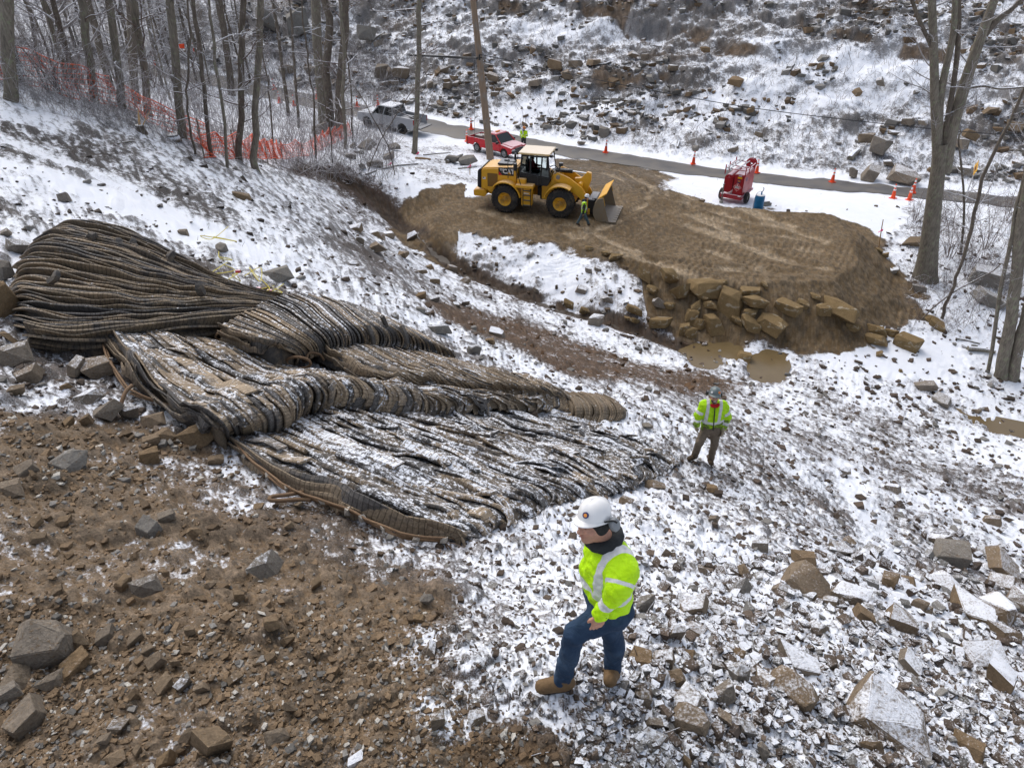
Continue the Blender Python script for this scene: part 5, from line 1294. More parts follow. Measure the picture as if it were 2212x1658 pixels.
# shrubs: bundles of thin stems
def shrub_mesh(H, ns, r, n2=4, n3=2, spread=.5, tmul=1.0):
    tb = Tubes()
    for _ in range(ns):
        a = r.uniform(0, 6.28); s = r.uniform(.05, spread)
        P, _ = wander((math.cos(a) * .12, math.sin(a) * .12, -.05), (math.cos(a) * s, math.sin(a) * s, 1), H * r.uniform(.5, 1.1), 6, r, .10, .02)
        rad = np.linspace(.013, .005, 7) * r.uniform(.7, 1.3) * tmul * (H / 2.2) ** .5
        tb.add(P, rad, 4); branches(tb, P, rad, r, 5, .2, 1, H * .35, n2, n3, .8)
    return tb.mesh('stems')
SHM = [shrub_mesh(h, n, tr, sp) if False else shrub_mesh(h, n, tr, 4, 2, sp) for h, n, sp in ((2.2, 8, .6), (1.6, 7, .8), (2.8, 9, .5), (1.2, 9, 1.0))]
for i, m in enumerate(SHM): m.materials.append(M_TWIG if i % 2 else M_TWIG2)
SHRUBS = [(118,205,0,1.2,'bushy many-stemmed shrub between the keep out sign and the netting'),(150,212,2,1.15,'tall many-stemmed shrub on the crest, in front of the orange netting'),
 (700,325,1,1.0,'frosted shrub beside the torn orange netting'),(570,330,3,1.3,'frosted twiggy shrub under the lower netting'),(480,320,1,1.2,'frosted shrub among slim trunks left of the lower netting'),(640,330,0,.9,'twiggy shrub in front of the lower orange netting'),
 (850,285,0,1.1,'frosted shrub hiding the rear wheel of the silver truck'),(780,300,1,1.1,'frosted shrub below the front of the silver truck'),(830,295,3,1.3,'low frosted shrub at the side of the silver truck'),
 (2010,520,2,1.1,'dense twiggy shrub left of the forked tree base'),(1975,480,0,1.0,'slim reddish shrub above the pink-ribboned stake'),(2050,560,2,1.2,'tall twiggy shrub right of the forked tree'),(2090,600,0,1.3,'spreading shrub over the snowy slab, right side'),(2130,540,2,1.2,'twiggy shrub below the yellow diamond sign'),(2170,480,0,1.4,'shrub at the right edge by the road'),(2045,625,1,1.3,'low brown shrub at the foot of the forked tree'),(2180,640,3,1.5,'low shrub at the right edge behind the thin stem'),(2100,660,1,1.0,'small shrub beside the lower snowy slab'),
 (2200,560,1,1.4,'upper shrub on the right edge, above the slabs'),(2030,470,3,1.2,'low shrub behind the forked trunk near the road'),
 (330,190,2,1.4,'tall frosted shrub deep in the wood, right of the stump trees'),(90,120,2,1.6,'pale tangled shrub deep in the wood behind the sign'),(430,250,0,1.5,'frosted shrub in the hollow behind the flag tree')]
for x, y, k, s, lb in SHRUBS:
    p = on(x, y)
    o = link('shrub', SHM[k]); o.location = p; o.scale = (s, s, s); o.rotation_euler = (0, 0, tr.uniform(0, 6.28))
    tag(o, lb, 'shrub', 'bare shrubs')
# undergrowth and dead stalks: countless
Vb, Fb, n0 = [], [], 0
def stalks(n, fx, hmin, hmax, r):
    tb = Tubes()
    for _ in range(n):
        p = fx()
        if p is None: continue
        h = r.uniform(hmin, hmax); a = r.uniform(0, 6.28); s = abs(r.normal()) * .7
        P, _ = wander((p[0], p[1], p[2] - .02), (math.cos(a) * s, math.sin(a) * s, .8), h, 3, r, .25, .0)
        tb.add(P, np.linspace(.006, .003, 4) * max(1.0, p[3] / 22), 3)
    return tb
def f_wood():
    x = tr.uniform(-50, 860); y = tr.uniform(100, 400)
    p = at(x, y)
    if y > 215 + .26 * x or p.y > 95: return None
    return (p.x, p.y, gz_at(p.x, p.y), p.y)
tb = stalks(9000, f_wood, .4, 3.0, tr)
tag(link('undergrowth', tb.mesh('undergrowth'), None, M_TWIG), label='thin frosted undergrowth stems all through the wood', cat='undergrowth', kind='stuff')
def f_right():
    p = at(tr.uniform(1960, 2230), tr.uniform(440, 720)); return (p.x, p.y, gz_at(p.x, p.y), p.y)
def f_slope():
    a_, b_ = tr.uniform(-20, 2230), 330 + 1300 * tr.uniform() ** 1.3
    if b_ > 900 and a_ < 1000: return None
    p = at(a_, b_)
    if pad_sd(p.x, p.y) < 2.5: return None
    return (p.x, p.y, gz_at(p.x, p.y), p.y)
tb = stalks(1100, f_right, .3, 1.4, tr); tb2 = stalks(800, f_slope, .06, .22, tr)
tag(link('brambles', tb.mesh('brambles'), None, M_TWIG2), label='thin bare brambles around the forked tree on the right', cat='undergrowth', kind='stuff')
tag(link('dead_stalks', tb2.mesh('dead_stalks'), None, M_TWIG2), label='short dead stalks and roots sticking out of the snowy slope', cat='twigs', kind='stuff')
def f_hill():
    for _ in range(4):
        p = at(tr.uniform(300, 2230), tr.uniform(-20, 380))
        rs, _t = road_side(np.array([p.x]), np.array([p.y]))
        if rs[0] > 3.5: return (p.x, p.y, gz_at(p.x, p.y), p.y)
    return None
tb = stalks(5000, f_hill, .25, .9, tr)
tag(link('hillside_brush', tb.mesh('hillside_brush'), None, M_TWIG2), label='trampled brush and stalks over the cleared hillside', cat='undergrowth', kind='stuff')
# ---------------------------------------------------------------- simple part builder
class MB:
    def __init__(s): s.V = []; s.F = []
    def add(s, V, F):
        o = len(s.V); s.V += [tuple(v) for v in V]; s.F += [tuple(o + i for i in f) for f in F]; return s
    def box(s, c, d, rot=None):
        V = [Vector((x * d[0] / 2, y * d[1] / 2, z * d[2] / 2)) for x in (-1, 1) for y in (-1, 1) for z in (-1, 1)]
        if rot is not None:
            M = Euler(rot).to_matrix(); V = [M @ v for v in V]
        V = [v + Vector(c) for v in V]
        return s.add(V, [(0, 1, 3, 2), (4, 6, 7, 5), (0, 4, 5, 1), (2, 3, 7, 6), (0, 2, 6, 4), (1, 5, 7, 3)])
    def bar(s, a, b, w, h=None):
        a, b = Vector(a), Vector(b); d = b - a; L = d.length; h = h or w
        q = d.to_track_quat('X', 'Z'); V = [q @ Vector((x * L / 2, y * w / 2, z * h / 2)) + (a + b) / 2 for x in (-1, 1) for y in (-1, 1) for z in (-1, 1)]
        return s.add(V, [(0, 1, 3, 2), (4, 6, 7, 5), (0, 4, 5, 1), (2, 3, 7, 6), (0, 2, 6, 4), (1, 5, 7, 3)])
    def prism(s, prof, y0, y1, axis='y', y0b=None, y1b=None):
        """profile in x-z carried from y0 to y1"""
        n = len(prof)
        if axis == 'y': V = [(p[0], y0, p[1]) for p in prof] + [(p[0], y1, p[1]) for p in prof]
        elif axis == 'x': V = [(y0, p[0], p[1]) for p in prof] + [(y1, p[0], p[1]) for p in prof]
        else: V = [(p[0], p[1], y0) for p in prof] + [(p[0], p[1], y1) for p in prof]
        F = [(i, (i + 1) % n, n + (i + 1) % n, n + i) for i in range(n)] + [tuple(reversed(range(n))), tuple(range(n, 2 * n))]
        return s.add(V, F)
    def hexa(s, lo, hi):
        """four lower and four upper corners, same turn"""
        return s.add(list(lo) + list(hi), [(3, 2, 1, 0), (4, 5, 6, 7), (0, 1, 5, 4), (1, 2, 6, 5), (2, 3, 7, 6), (3, 0, 4, 7)])
    def cyl(s, a, b, r, n=12, r2=None):
        V, F = tube_arr([a, b], [r, r if r2 is None else r2], n); return s.add(V, F)
    def tube(s, pts, r, n=6):
        V, F = tube_arr(pts, r, n); return s.add(V, F)
    def lathe(s, prof, c, axis='y', n=24):
        V = []; m = len(prof)
        for k in range(n):
            a = 2 * math.pi * k / n
            for r, h in prof:
                x, z = r * math.cos(a), r * math.sin(a)
                V.append({'y': (c[0] + x, c[1] + h, c[2] + z), 'z': (c[0] + x, c[1] + z, c[2] + h), 'x': (c[0] + h, c[1] + x, c[2] + z)}[axis])
        F = [(k * m + j, ((k + 1) % n) * m + j, ((k + 1) % n) * m + j + 1, k * m + j + 1) for k in range(n) for j in range(m - 1)]
        return s.add(V, F)
    def obj(s, name, mat, parent=None, bevel=0.0, smooth=False, label=None):
        me = bpy.data.meshes.new(name); me.from_pydata(s.V, [], s.F); me.update()
        import bmesh
        bm = bmesh.new(); bm.from_mesh(me); bmesh.ops.recalc_face_normals(bm, faces=bm.faces)
        if bevel: 
            es = [e for e in bm.edges if len(e.link_faces) == 2 and e.calc_face_angle(0) > .5]
            bmesh.ops.bevel(bm, geom=es, offset=bevel, segments=2, affect='EDGES', clamp_overlap=True)
        bm.to_mesh(me); bm.free()
        if smooth:
            me.polygons.foreach_set('use_smooth', [True] * len(me.polygons))
            me.set_sharp_from_angle(angle=R(38))
        o = link(name, me, parent, mat)
        if label: o['label'] = label
        return o
def paint(name, c, rough=.45, dirt=.35, dcol=(0.14, 0.105, 0.065), snow=.0, metal=0.0, spec=.4, dz=None):
    g = NT(name); ob = g.obj(); ps = g.pos(); n1 = g.noise(ob, 2.5, 4, .65); n2 = g.noise(ob, 16, 3, .7)
    cc = g.mix(g.mapr(n1, .3, .7, 0, .35), c, tuple(x * .7 for x in c))
    m = g.math('ADD', g.math('MULTIPLY', g.math('SUBTRACT', n1, .5), 1.6), g.math('MULTIPLY', g.math('SUBTRACT', n2, .5), .9))
    m = g.math('ADD', m, dirt)
    if dz:
        x = g.new('ShaderNodeSeparateXYZ'); g.l.new(ob, x.inputs[0]); m = g.math('ADD', m, g.mapr(x.outputs[2], dz[0], dz[1], .55, -.25))
    cc = g.mix(g.math('MULTIPLY', g.step(m, .35, .95), .85), cc, dcol)
    if snow:
        s_ = g.math('ADD', g.math('MULTIPLY', g.nz(), 1.0), g.math('MULTIPLY', g.math('SUBTRACT', n2, .5), .5))
        cc = g.mix(g.math('MULTIPLY', g.step(s_, .78, 1.02), snow), cc, SNOWC)
    return g.out(cc, g.mapr(m, 0, .8, rough, .8), spec, metal)
M_CATY = paint('loader_yellow', (0.74, 0.39, 0.022), .40, .02, (0.20, 0.145, 0.08), .25, dz=(.2, 1.4))
M_BLK = paint('matt_black', (0.018, 0.018, 0.019), .5, .15, (0.09, 0.07, 0.05), .3)
M_TYRE = paint('worn_tyre', (0.024, 0.024, 0.025), .85, .48, (0.125, 0.098, 0.068), 0)
M_STEEL = paint('worn_steel', (0.23, 0.21, 0.18), .5, .35, (0.19, 0.145, 0.09), .3)
M_BUCK = paint('muddy_bucket_steel', (0.22, 0.18, 0.13), .55, .5, (0.24, 0.175, 0.10), .15)
M_CHROME = paint('chrome_rod', (0.75, 0.75, 0.76), .15, -.5, metal=1.0)
M_CREAM = paint('cream_roof', (0.66, 0.47, 0.20), .6, .0, (0.4, 0.33, 0.22), .5)
M_RED = paint('red_paint', (0.55, 0.010, 0.020), .32, -.25, (0.13, 0.09, 0.07), .55)
M_REDT = paint('red_trailer_paint', (0.36, 0.012, 0.022), .4, .0, (0.12, 0.07, 0.05), .7)
M_SILV = paint('silver_paint', (0.36, 0.37, 0.39), .3, -.1, (0.16, 0.145, 0.13), .8, spec=.5)
M_WHT = paint('white_paint', (0.78, 0.78, 0.77), .4, -.2, (0.3, 0.27, 0.22), .2)
M_GALV = paint('galvanised_rail', (0.55, 0.55, 0.55), .4, -.1, (0.25, 0.2, 0.16), .6)
M_BLUE = paint('blue_plastic', (0.012, 0.155, 0.34), .45, -.2, (0.12, 0.10, 0.07), .9)
M_ORANGE = paint('cone_orange', (0.85, 0.085, 0.020), .5, -.25, (0.3, 0.1, 0.05), 0)
M_REFL = paint('reflective_white', (0.80, 0.80, 0.80), .4, -.3, (0.4, 0.35, 0.3), 0)
M_YEL = paint('sign_yellow', (0.80, 0.42, 0.01), .4, -.4)
M_LAMP = paint('tail_lamp_red', (0.35, 0.008, 0.01), .15, -.5)
M_HLAMP = paint('lamp_glass', (0.70, 0.70, 0.68), .1, -.5)
M_ORNL = paint('beacon_amber', (0.80, 0.30, 0.05), .3, -.5)
g = NT('tinted_glass'); M_GLASSD = g.out((0.012, 0.015, 0.017), .06, .6)
g = NT('cab_glass'); g.b.inputs['Transmission Weight'].default_value = 1.0; g.b.inputs['IOR'].default_value = 1.05; M_GLASS = g.out((0.72, 0.82, 0.80), .02, .5)
M_NAVY = paint('badge_navy', (0.02, 0.03, 0.12), .4, -.5)
M_RIM = paint('alloy_rim', (0.35, 0.35, 0.36), .4, .1)
def text(s, size, mat, parent, loc, rot, name='lettering', bold=0.0, ext=.004, align='CENTER', xs=1.0):
    cu = bpy.data.curves.new(name, 'FONT'); cu.body = s; cu.size = size; cu.extrude = ext; cu.align_x = align; cu.align_y = 'CENTER'; cu.offset = bold; cu.resolution_u = 2
    t_ = bpy.data.objects.new('tmp', cu); me = bpy.data.meshes.new_from_object(t_); bpy.data.objects.remove(t_); me.name = name; me.materials.clear()
    o = link(name, me, parent, mat); o.location = loc; o.rotation_euler = rot; o.scale = (xs, 1, 1)
    return o
def disc(mb, c, r, axis='y', n=20, th=.006): 
    a = Vector(c); d = {'y': Vector((0, th, 0)), 'x': Vector((th, 0, 0)), 'z': Vector((0, 0, th))}[axis]
    return mb.cyl(a, a + d, r, n)
def wheel(parent, c, r, w, rim_r, side, rimmat, lugs=0, tyremat=None, spokes=0):
    """side: +1 when the outer face looks to +y"""
    e = empty('wheel', c); e.parent = parent
    h = w / 2
    prof = [(rim_r, -h * .85), (rim_r * 1.12, -h), (r * .86, -h * 1.02), (r * .97, -h * .86), (r, -h * .5), (r, h * .5), (r * .97, h * .86), (r * .86, h * 1.02), (rim_r * 1.12, h), (rim_r, h * .85)]
    m = MB().lathe(prof, (0, 0, 0), 'y', 36)
    if lugs:
        for k in range(lugs):
            for sgn in (-1, 1):
                a = 2 * math.pi * (k + (.5 if sgn > 0 else 0)) / lugs
                ca, sa = math.cos(a), math.sin(a)
                p0 = Vector((ca * r * .985, sgn * h * .10, sa * r * .985)); a2 = a + .10
                p1 = Vector((math.cos(a2) * r * .955, sgn * h * .98, math.sin(a2) * r * .955))
                m.bar(p0, p1, .075 * r / .8, .10 * r / .8)
                p2 = Vector((math.cos(a2) * r * .84, sgn * h * 1.05, math.sin(a2) * r * .84)); m.bar(p1, p2, .07 * r / .8, .06 * r / .8)
    m.obj('tyre', tyremat or M_TYRE, e, 0, True)
    m = MB().lathe([(rim_r * 1.02, side * h * .8), (rim_r * .98, side * h * .92), (rim_r * .86, side * h * .80), (rim_r * .62, side * h * .35), (rim_r * .30, side * h * .35), (rim_r * .28, side * h * .62), (0.001, side * h * .66)], (0, 0, 0), 'y', 28)
    if spokes:
        for k in range(spokes):
            a = 2 * math.pi * k / spokes
            m.bar((math.cos(a) * rim_r * .25, side * h * .6, math.sin(a) * rim_r * .25), (math.cos(a) * rim_r * .93, side * h * .75, math.sin(a) * rim_r * .93), rim_r * .22, .03)
    else:
        for k in range(14):
            a = 2 * math.pi * k / 14; m.cyl((math.cos(a) * rim_r * .46, side * h * .34, math.sin(a) * rim_r * .46), (math.cos(a) * rim_r * .46, side * h * .46, math.sin(a) * rim_r * .46), .02 * r / .8, 6)
    m.obj('rim', rimmat, e, 0, True)
    return e
def place_by_wheels(root, pr, pf, half_track, near_sign):
    """stand a vehicle so its near wheels touch the ground at the two points; x runs forward"""
    d = pf - pr; yaw = math.atan2(d.y, d.x); L = math.hypot(d.x, d.y)
    root.rotation_euler = (0, -math.atan2(pf.z - pr.z, L), yaw)
    n = Vector((-math.sin(yaw), math.cos(yaw), 0)) * (-near_sign)
    root.location = pr + n * half_track
    return L

# ---------------------------------------------------------------- wheel loader
LD = empty('wheel_loader', (0, 0, 0), 0, 'big yellow wheel loader with its bucket lowered, parked on the brown fill', 'wheel loader')
pr, pf = at(1093, 456), at(1219, 468)
Lw = place_by_wheels(LD, pr, pf, 1.05, -1)
LD.location.z = 0.0; 
WB = 3.32; TR = .81
for x in (0, WB):
    for s in (-1, 1):
        wheel(LD, (x, s * 1.07, TR), TR, .60, .40, s, M_CATY, 26)
m = MB(); m.prism([(-1.55, .95), (-1.55, 1.2), (.95, 1.25), (.95, .75), (-.9, .75)], -.62, .62); m.obj('rear_frame', M_CATY, LD, .03)
m = MB(); m.prism([(-1.62, 1.15), (-1.58, 2.30), (-1.35, 2.44), (.62, 2.60), (.66, 1.25), (.1, 1.25), (-.05, 1.0), (-1.1, 1.0), (-1.3, 1.15)], -.88, .88); m.obj('engine_hood', M_CATY, LD, .07, True)
m = MB(); m.prism([(-1.80, 1.28), (-1.76, 2.24), (-1.60, 2.38), (-1.56, 2.38), (-1.60, 1.2)], -.90, .90); m.obj('rear_grille', M_BLK, LD, .03)
m = MB(); m.prism([(-2.05, .72), (-2.05, 1.12), (-1.35, 1.18), (-1.2, .95), (-1.35, .72)], -.95, .95); m.obj('counterweight', M_CATY, LD, .05)
M_MESHB = paint('brown_mesh', (0.20, 0.115, 0.03), .7, .2)
for s in (-1, 1): m = MB(); m.box((-.85, s * .893, 1.75), (.62, .02, .78)); m.obj('side_vent', M_MESHB, LD, .004)
# rear fender arcs and deck
for s in (-1, 1):
    m = MB()
    pts = [(math.cos(a) * .98, .86 + math.sin(a) * .98) for a in np.linspace(R(8), R(150), 12)]
    inner = [(math.cos(a) * .92, .86 + math.sin(a) * .92) for a in np.linspace(R(150), R(8), 12)]
    m.prism(pts + inner, s * .80 - .02, s * 1.38); m.obj('rear_fender', M_CATY, LD, 0, True)
    m = MB()
    pts = [(WB + math.cos(a) * 1.0, .86 + math.sin(a) * 1.0) for a in np.linspace(R(55), R(165), 11)]
    inner = [(WB + math.cos(a) * .95, .86 + math.sin(a) * .95) for a in np.linspace(R(165), R(55), 11)]
    m.prism(pts + inner, s * .76, s * 1.36); m.obj('front_fender', M_CATY, LD, 0, True)
    m = MB(); m.box((1.20, s * 1.12, 1.66), (1.05, .56, .16)); m.box((.95, s * .95, 1.86), (.5, .3, .3)); m.obj('deck', M_CATY, LD, .02)
    m = MB(); m.box((1.30, s * 1.02, 1.02), (.62, .46, 1.05)); m.obj('side_tank', M_CATY, LD, .04)
    m = MB()
    for z in (.55, .85, 1.15, 1.42): m.box((1.35, s * 1.30, z), (.44, .10, .035))
    for x in (1.12, 1.58): m.bar((x, s * 1.31, .42), (x, s * 1.31, 1.6), .035)
    m.obj('step_ladder', M_BLK, LD)
    m = MB()
    for a, b in (((.15, 2.55), (.15, 2.95)), ((.15, 2.95), (.62, 2.98)), ((.62, 2.98), (.70, 1.9)), ((.15, 2.0), (.15, 2.55)), ((.15, 2.6), (.62, 2.62))): m.bar((a[0], s * 1.05, a[1]), (b[0], s * 1.05, b[1]), .035)
    m.obj('handrail', M_BLK, LD)
    m = MB(); m.bar((1.95, s * 1.22, 1.7), (1.95, s * 1.22, 2.25), .03); m.bar((1.0, s * 1.34, 1.75), (.75, s * 1.2, 2.35), .03); m.obj('handrail', M_BLK, LD)
m = MB(); m.cyl((-.25, .1, 2.5), (-.25, .1, 2.75), .16, 14); m.cyl((.2, .35, 2.5), (.2, .35, 3.05), .07, 10); m.box((-.2, 0, 2.6), (.9, 1.0, .12)); m.obj('exhaust', M_BLK, LD, .02)
# cab: sill, posts, glass, roof
m = MB(); m.hexa([(.78, -.80, 1.62), (2.45, -.80, 1.62), (2.45, .80, 1.62), (.78, .80, 1.62)], [(.74, -.80, 2.28), (2.62, -.76, 2.05), (2.62, .76, 2.05), (.74, .80, 2.28)]); m.obj('cab_body', M_BLK, LD, .03)
m = MB()
for s in (-1, 1):
    for a, b in (((.80, 2.2), (.90, 3.30)), ((1.42, 2.2), (1.42, 3.32)), ((2.02, 1.7), (2.10, 3.30)), ((2.58, 2.0), (2.42, 3.30))): m.bar((a[0], s * .78, a[1]), (b[0], s * .74, b[1]), .075)
    m.bar((.8, s * .77, 2.30), (2.6, s * .77, 2.10), .07); m.bar((.9, s * .74, 3.27), (2.42, s * .74, 3.27), .08)
for x, z in ((.9, 3.27), (2.42, 3.27)): m.bar((x, -.74, z), (x, .74, z), .08)
m.obj('cab_frame', M_BLK, LD)
for nm, q in (('side_glass', [(.82, -.765, 2.3), (2.02, -.765, 1.75), (2.08, -.735, 3.25), (.9, -.735, 3.25)]), ('side_glass', [(.82, .765, 2.3), (2.02, .765, 1.75), (2.08, .735, 3.25), (.9, .735, 3.25)]),
              ('corner_glass', [(2.06, -.76, 1.8), (2.57, -.74, 2.05), (2.40, -.72, 3.25), (2.10, -.735, 3.25)]), ('windscreen', [(2.60, -.72, 2.06), (2.60, .72, 2.06), (2.43, .72, 3.25), (2.43, -.72, 3.25)]), ('rear_glass', [(.80, -.72, 2.3), (.80, .72, 2.3), (.89, .72, 3.25), (.89, -.72, 3.25)])):
    m = MB(); m.add(q, [(0, 1, 2, 3)]); m.obj(nm, M_GLASS, LD)
m = MB(); m.box((1.62, 0, 3.40), (1.86, 1.70, .10)); m.obj('cab_roof', M_CREAM, LD, .03, True)
m = MB(); m.box((2.60, -.70, 3.34), (.16, .14, .14)); m.box((2.60, .70, 3.34), (.16, .14, .14)); m.obj('work_lamp', M_BLK, LD, .01)
m = MB(); m.box((1.30, 0, 2.05), (.55, .55, .2)); m.box((1.05, 0, 2.5), (.15, .5, .8)); m.obj('driver_seat', M_BLK, LD, .03)
m = MB(); m.box((.62, -1.18, 2.72), (.16, .28, .40)); m.bar((.75, -.9, 2.6), (.62, -1.18, 2.6), .03); m.obj('mirror', M_BLK, LD, .02)
# front frame and lift linkage
m = MB(); m.prism([(2.05, .75), (2.05, 1.55), (2.55, 1.75), (2.70, 2.30), (3.02, 2.34), (3.30, 1.55), (4.05, 1.15), (4.1, .75), (3.3, .62)], -.55, .55); m.obj('front_frame', M_CATY, LD, .04)
m = MB(); m.box((1.95, 0, 1.1), (.45, .5, .5)); m.cyl((1.95, 0, .6), (1.95, 0, 1.6), .12, 12); m.obj('hinge', M_BLK, LD)
for s in (-1, 1):
    y = s * .62
    m = MB(); m.prism([(2.78, 2.28), (3.00, 2.42), (3.70, 2.16), (4.45, 1.66), (4.80, 1.18), (4.98, .55), (5.02, .30), (4.72, .28), (4.58, .62), (4.38, 1.02), (3.80, 1.42), (3.10, 1.82), (2.78, 2.05)], y - .07, y + .07); m.obj('lift_arm', M_CATY, LD, .02)
    m = MB(); m.cyl((3.0, s * .40, 1.2), (4.0, s * .40, 1.45), .09, 10); m.obj('lift_cylinder', M_BLK, LD, 0, True)
m = MB(); m.cyl((2.75, 0, 2.36), (3.75, 0, 2.36), .12, 12); m.cyl((2.75, .2, 2.4), (3.4, .2, 2.42), .04, 8); m.cyl((2.75, -.2, 2.42), (3.5, -.2, 2.45), .04, 8); m.obj('tilt_cylinder', M_BLK, LD, 0, True)
m = MB(); m.cyl((3.75, 0, 2.36), (4.62, 0, 2.30), .055, 10); m.obj('cylinder_rod', M_CHROME, LD, 0, True)
m = MB(); m.prism([(4.62, 2.42), (4.86, 2.36), (4.86, 1.95), (4.65, 1.25), (4.50, .75), (4.25, .75), (4.28, 1.4), (3.95, 1.75), (3.9, 2.0), (4.3, 2.05)], -.13, .13); m.cyl((4.3, -.5, 1.72), (4.3, .5, 1.72), .14, 14); m.obj('bell_crank', M_CATY, LD, .02)
for s in (-1, 1): 
    m = MB(); m.cyl((3.05, s * .70, 2.18), (3.05, s * .78, 2.18), .12, 12); m.cyl((4.86, s * .70, .42), (4.86, s * .78, .42), .10, 12); m.obj('pivot_pin', M_STEEL, LD, 0, True)
m = MB(); m.tube(smooth_line([(2.6, -.3, 2.3), (2.5, -.35, 2.6), (2.75, -.35, 2.72), (3.05, -.3, 2.45)], 12), .025, 6); m.tube(smooth_line([(2.9, -.45, 1.9), (2.8, -.62, 2.2), (2.95, -.6, 2.45), (3.2, -.4, 2.42)], 12), .022, 6)
m.bar((3.0, -.45, 2.4), (3.12, -.48, 2.78), .05); m.box((3.15, -.48, 2.86), (.22, .2, .17)); m.obj('hose_and_lamp', M_BLK, LD)
m = MB(); m.box((5.05, 0, .62), (.38, 1.5, .85)); m.box((5.2, 0, 1.02), (.3, 1.2, .15)); m.obj('quick_coupler', M_BLK, LD, .03)
m = MB(); m.box((4.95, -.80, .35), (.12, .06, .35)); m.obj('coupler_lock', M_CATY, LD, .01)
# bucket: bent plate, side plates, cutting edge, spill guard
bw = 1.36
outer = [(6.38, .04), (5.66, .02), (5.46, .12), (5.31, .35), (5.28, .70), (5.36, 1.05), (5.55, 1.32)]
inn = [(5.58, 1.26), (5.42, 1.0), (5.34, .70), (5.38, .40), (5.50, .20), (5.68, .09), (6.38, .08)]
m = MB(); m.prism(outer + inn, -bw, bw); m.obj('bucket_shell', M_BUCK, LD, 0)
for s in (-1, 1):
    m = MB(); m.prism([(6.22, .05), (5.66, .02), (5.46, .12), (5.31, .35), (5.28, .70), (5.36, 1.05), (5.55, 1.34), (5.84, 1.40), (5.94, .95)], s * bw - .02, s * bw + .03); m.obj('bucket_side', M_BUCK, LD, .008)
    m = MB(); m.prism([(5.54, 1.34), (5.86, 1.42), (5.97, .95), (5.90, .93), (5.79, 1.30), (5.55, 1.24)], s * bw + .032, s * bw + .05); m.obj('side_edge', M_CATY, LD)
m = MB(); m.prism([(5.50, 1.30), (5.55, 1.36), (5.98, 1.66), (6.00, 1.62), (5.58, 1.27)], -bw * .96, bw * .96); m.obj('spill_guard', M_CATY, LD, .01)
m = MB(); m.prism([(6.10, .0), (6.62, .015), (6.62, .05), (6.10, .09)], -bw - .04, bw + .04); m.obj('cutting_edge', M_BUCK, LD)
for k in range(8):
    m = MB(); m.box((6.54, -1.3 + k * 2.6 / 7, .065), (.2, .17, .035)); m.obj('edge_bolt_plate', M_BUCK, LD)
# lettering and decals on the near and far flank
for s in (-1, 1):
    rot = (R(90), 0, 0 if s < 0 else R(180))
    xs = 1 if s < 0 else -1
    m = MB(); m.box((-.02, s * .884, 2.30), (.92, .02, .44)); m.obj('name_panel', M_BLK, LD)
    m = MB(); q = [(-.46, 2.30), (-.46, 2.09), (-.25, 2.09)]; m.prism(q if s < 0 else [(-a - .04, b) for a, b in q], s * .896, s * .902); m.obj('red_corner', M_RED, LD)
    text('CAT', .36, M_WHT, LD, (-.02 + xs * .16, s * .9, 2.31), rot, bold=.012)
    text('950', .17, M_WHT, LD, (-.02 - xs * .24, s * .9, 2.40), rot, bold=.004)
    text('GC', .13, M_STEEL, LD, (-.02 - xs * .20, s * .9, 2.25), rot)
    m = MB(); a = -.02 + xs * .19; m.prism([(a - .12, 2.17), (a + .12, 2.17), (a, 2.29)], s * .908, s * .912); m.obj('yellow_triangle', M_YEL, LD)
    m = MB(); m.box((-1.37, s * .893, 1.83), (.19, .015, .12)); m.obj('flag_sticker', M_WHT, LD)
    m = MB(); m.box((-1.40, s * .900, 1.86), (.08, .015, .06)); m.obj('sticker_blue', M_NAVY, LD)
    m = MB(); m.box((-1.35, s * .893, 1.68), (.27, .015, .07)); m.obj('warning_sticker', M_YEL, LD)
    m = MB(); m.box((1.30, s * 1.255, 1.25), (.3, .012, .05)); m.obj('white_strip', M_WHT, LD)

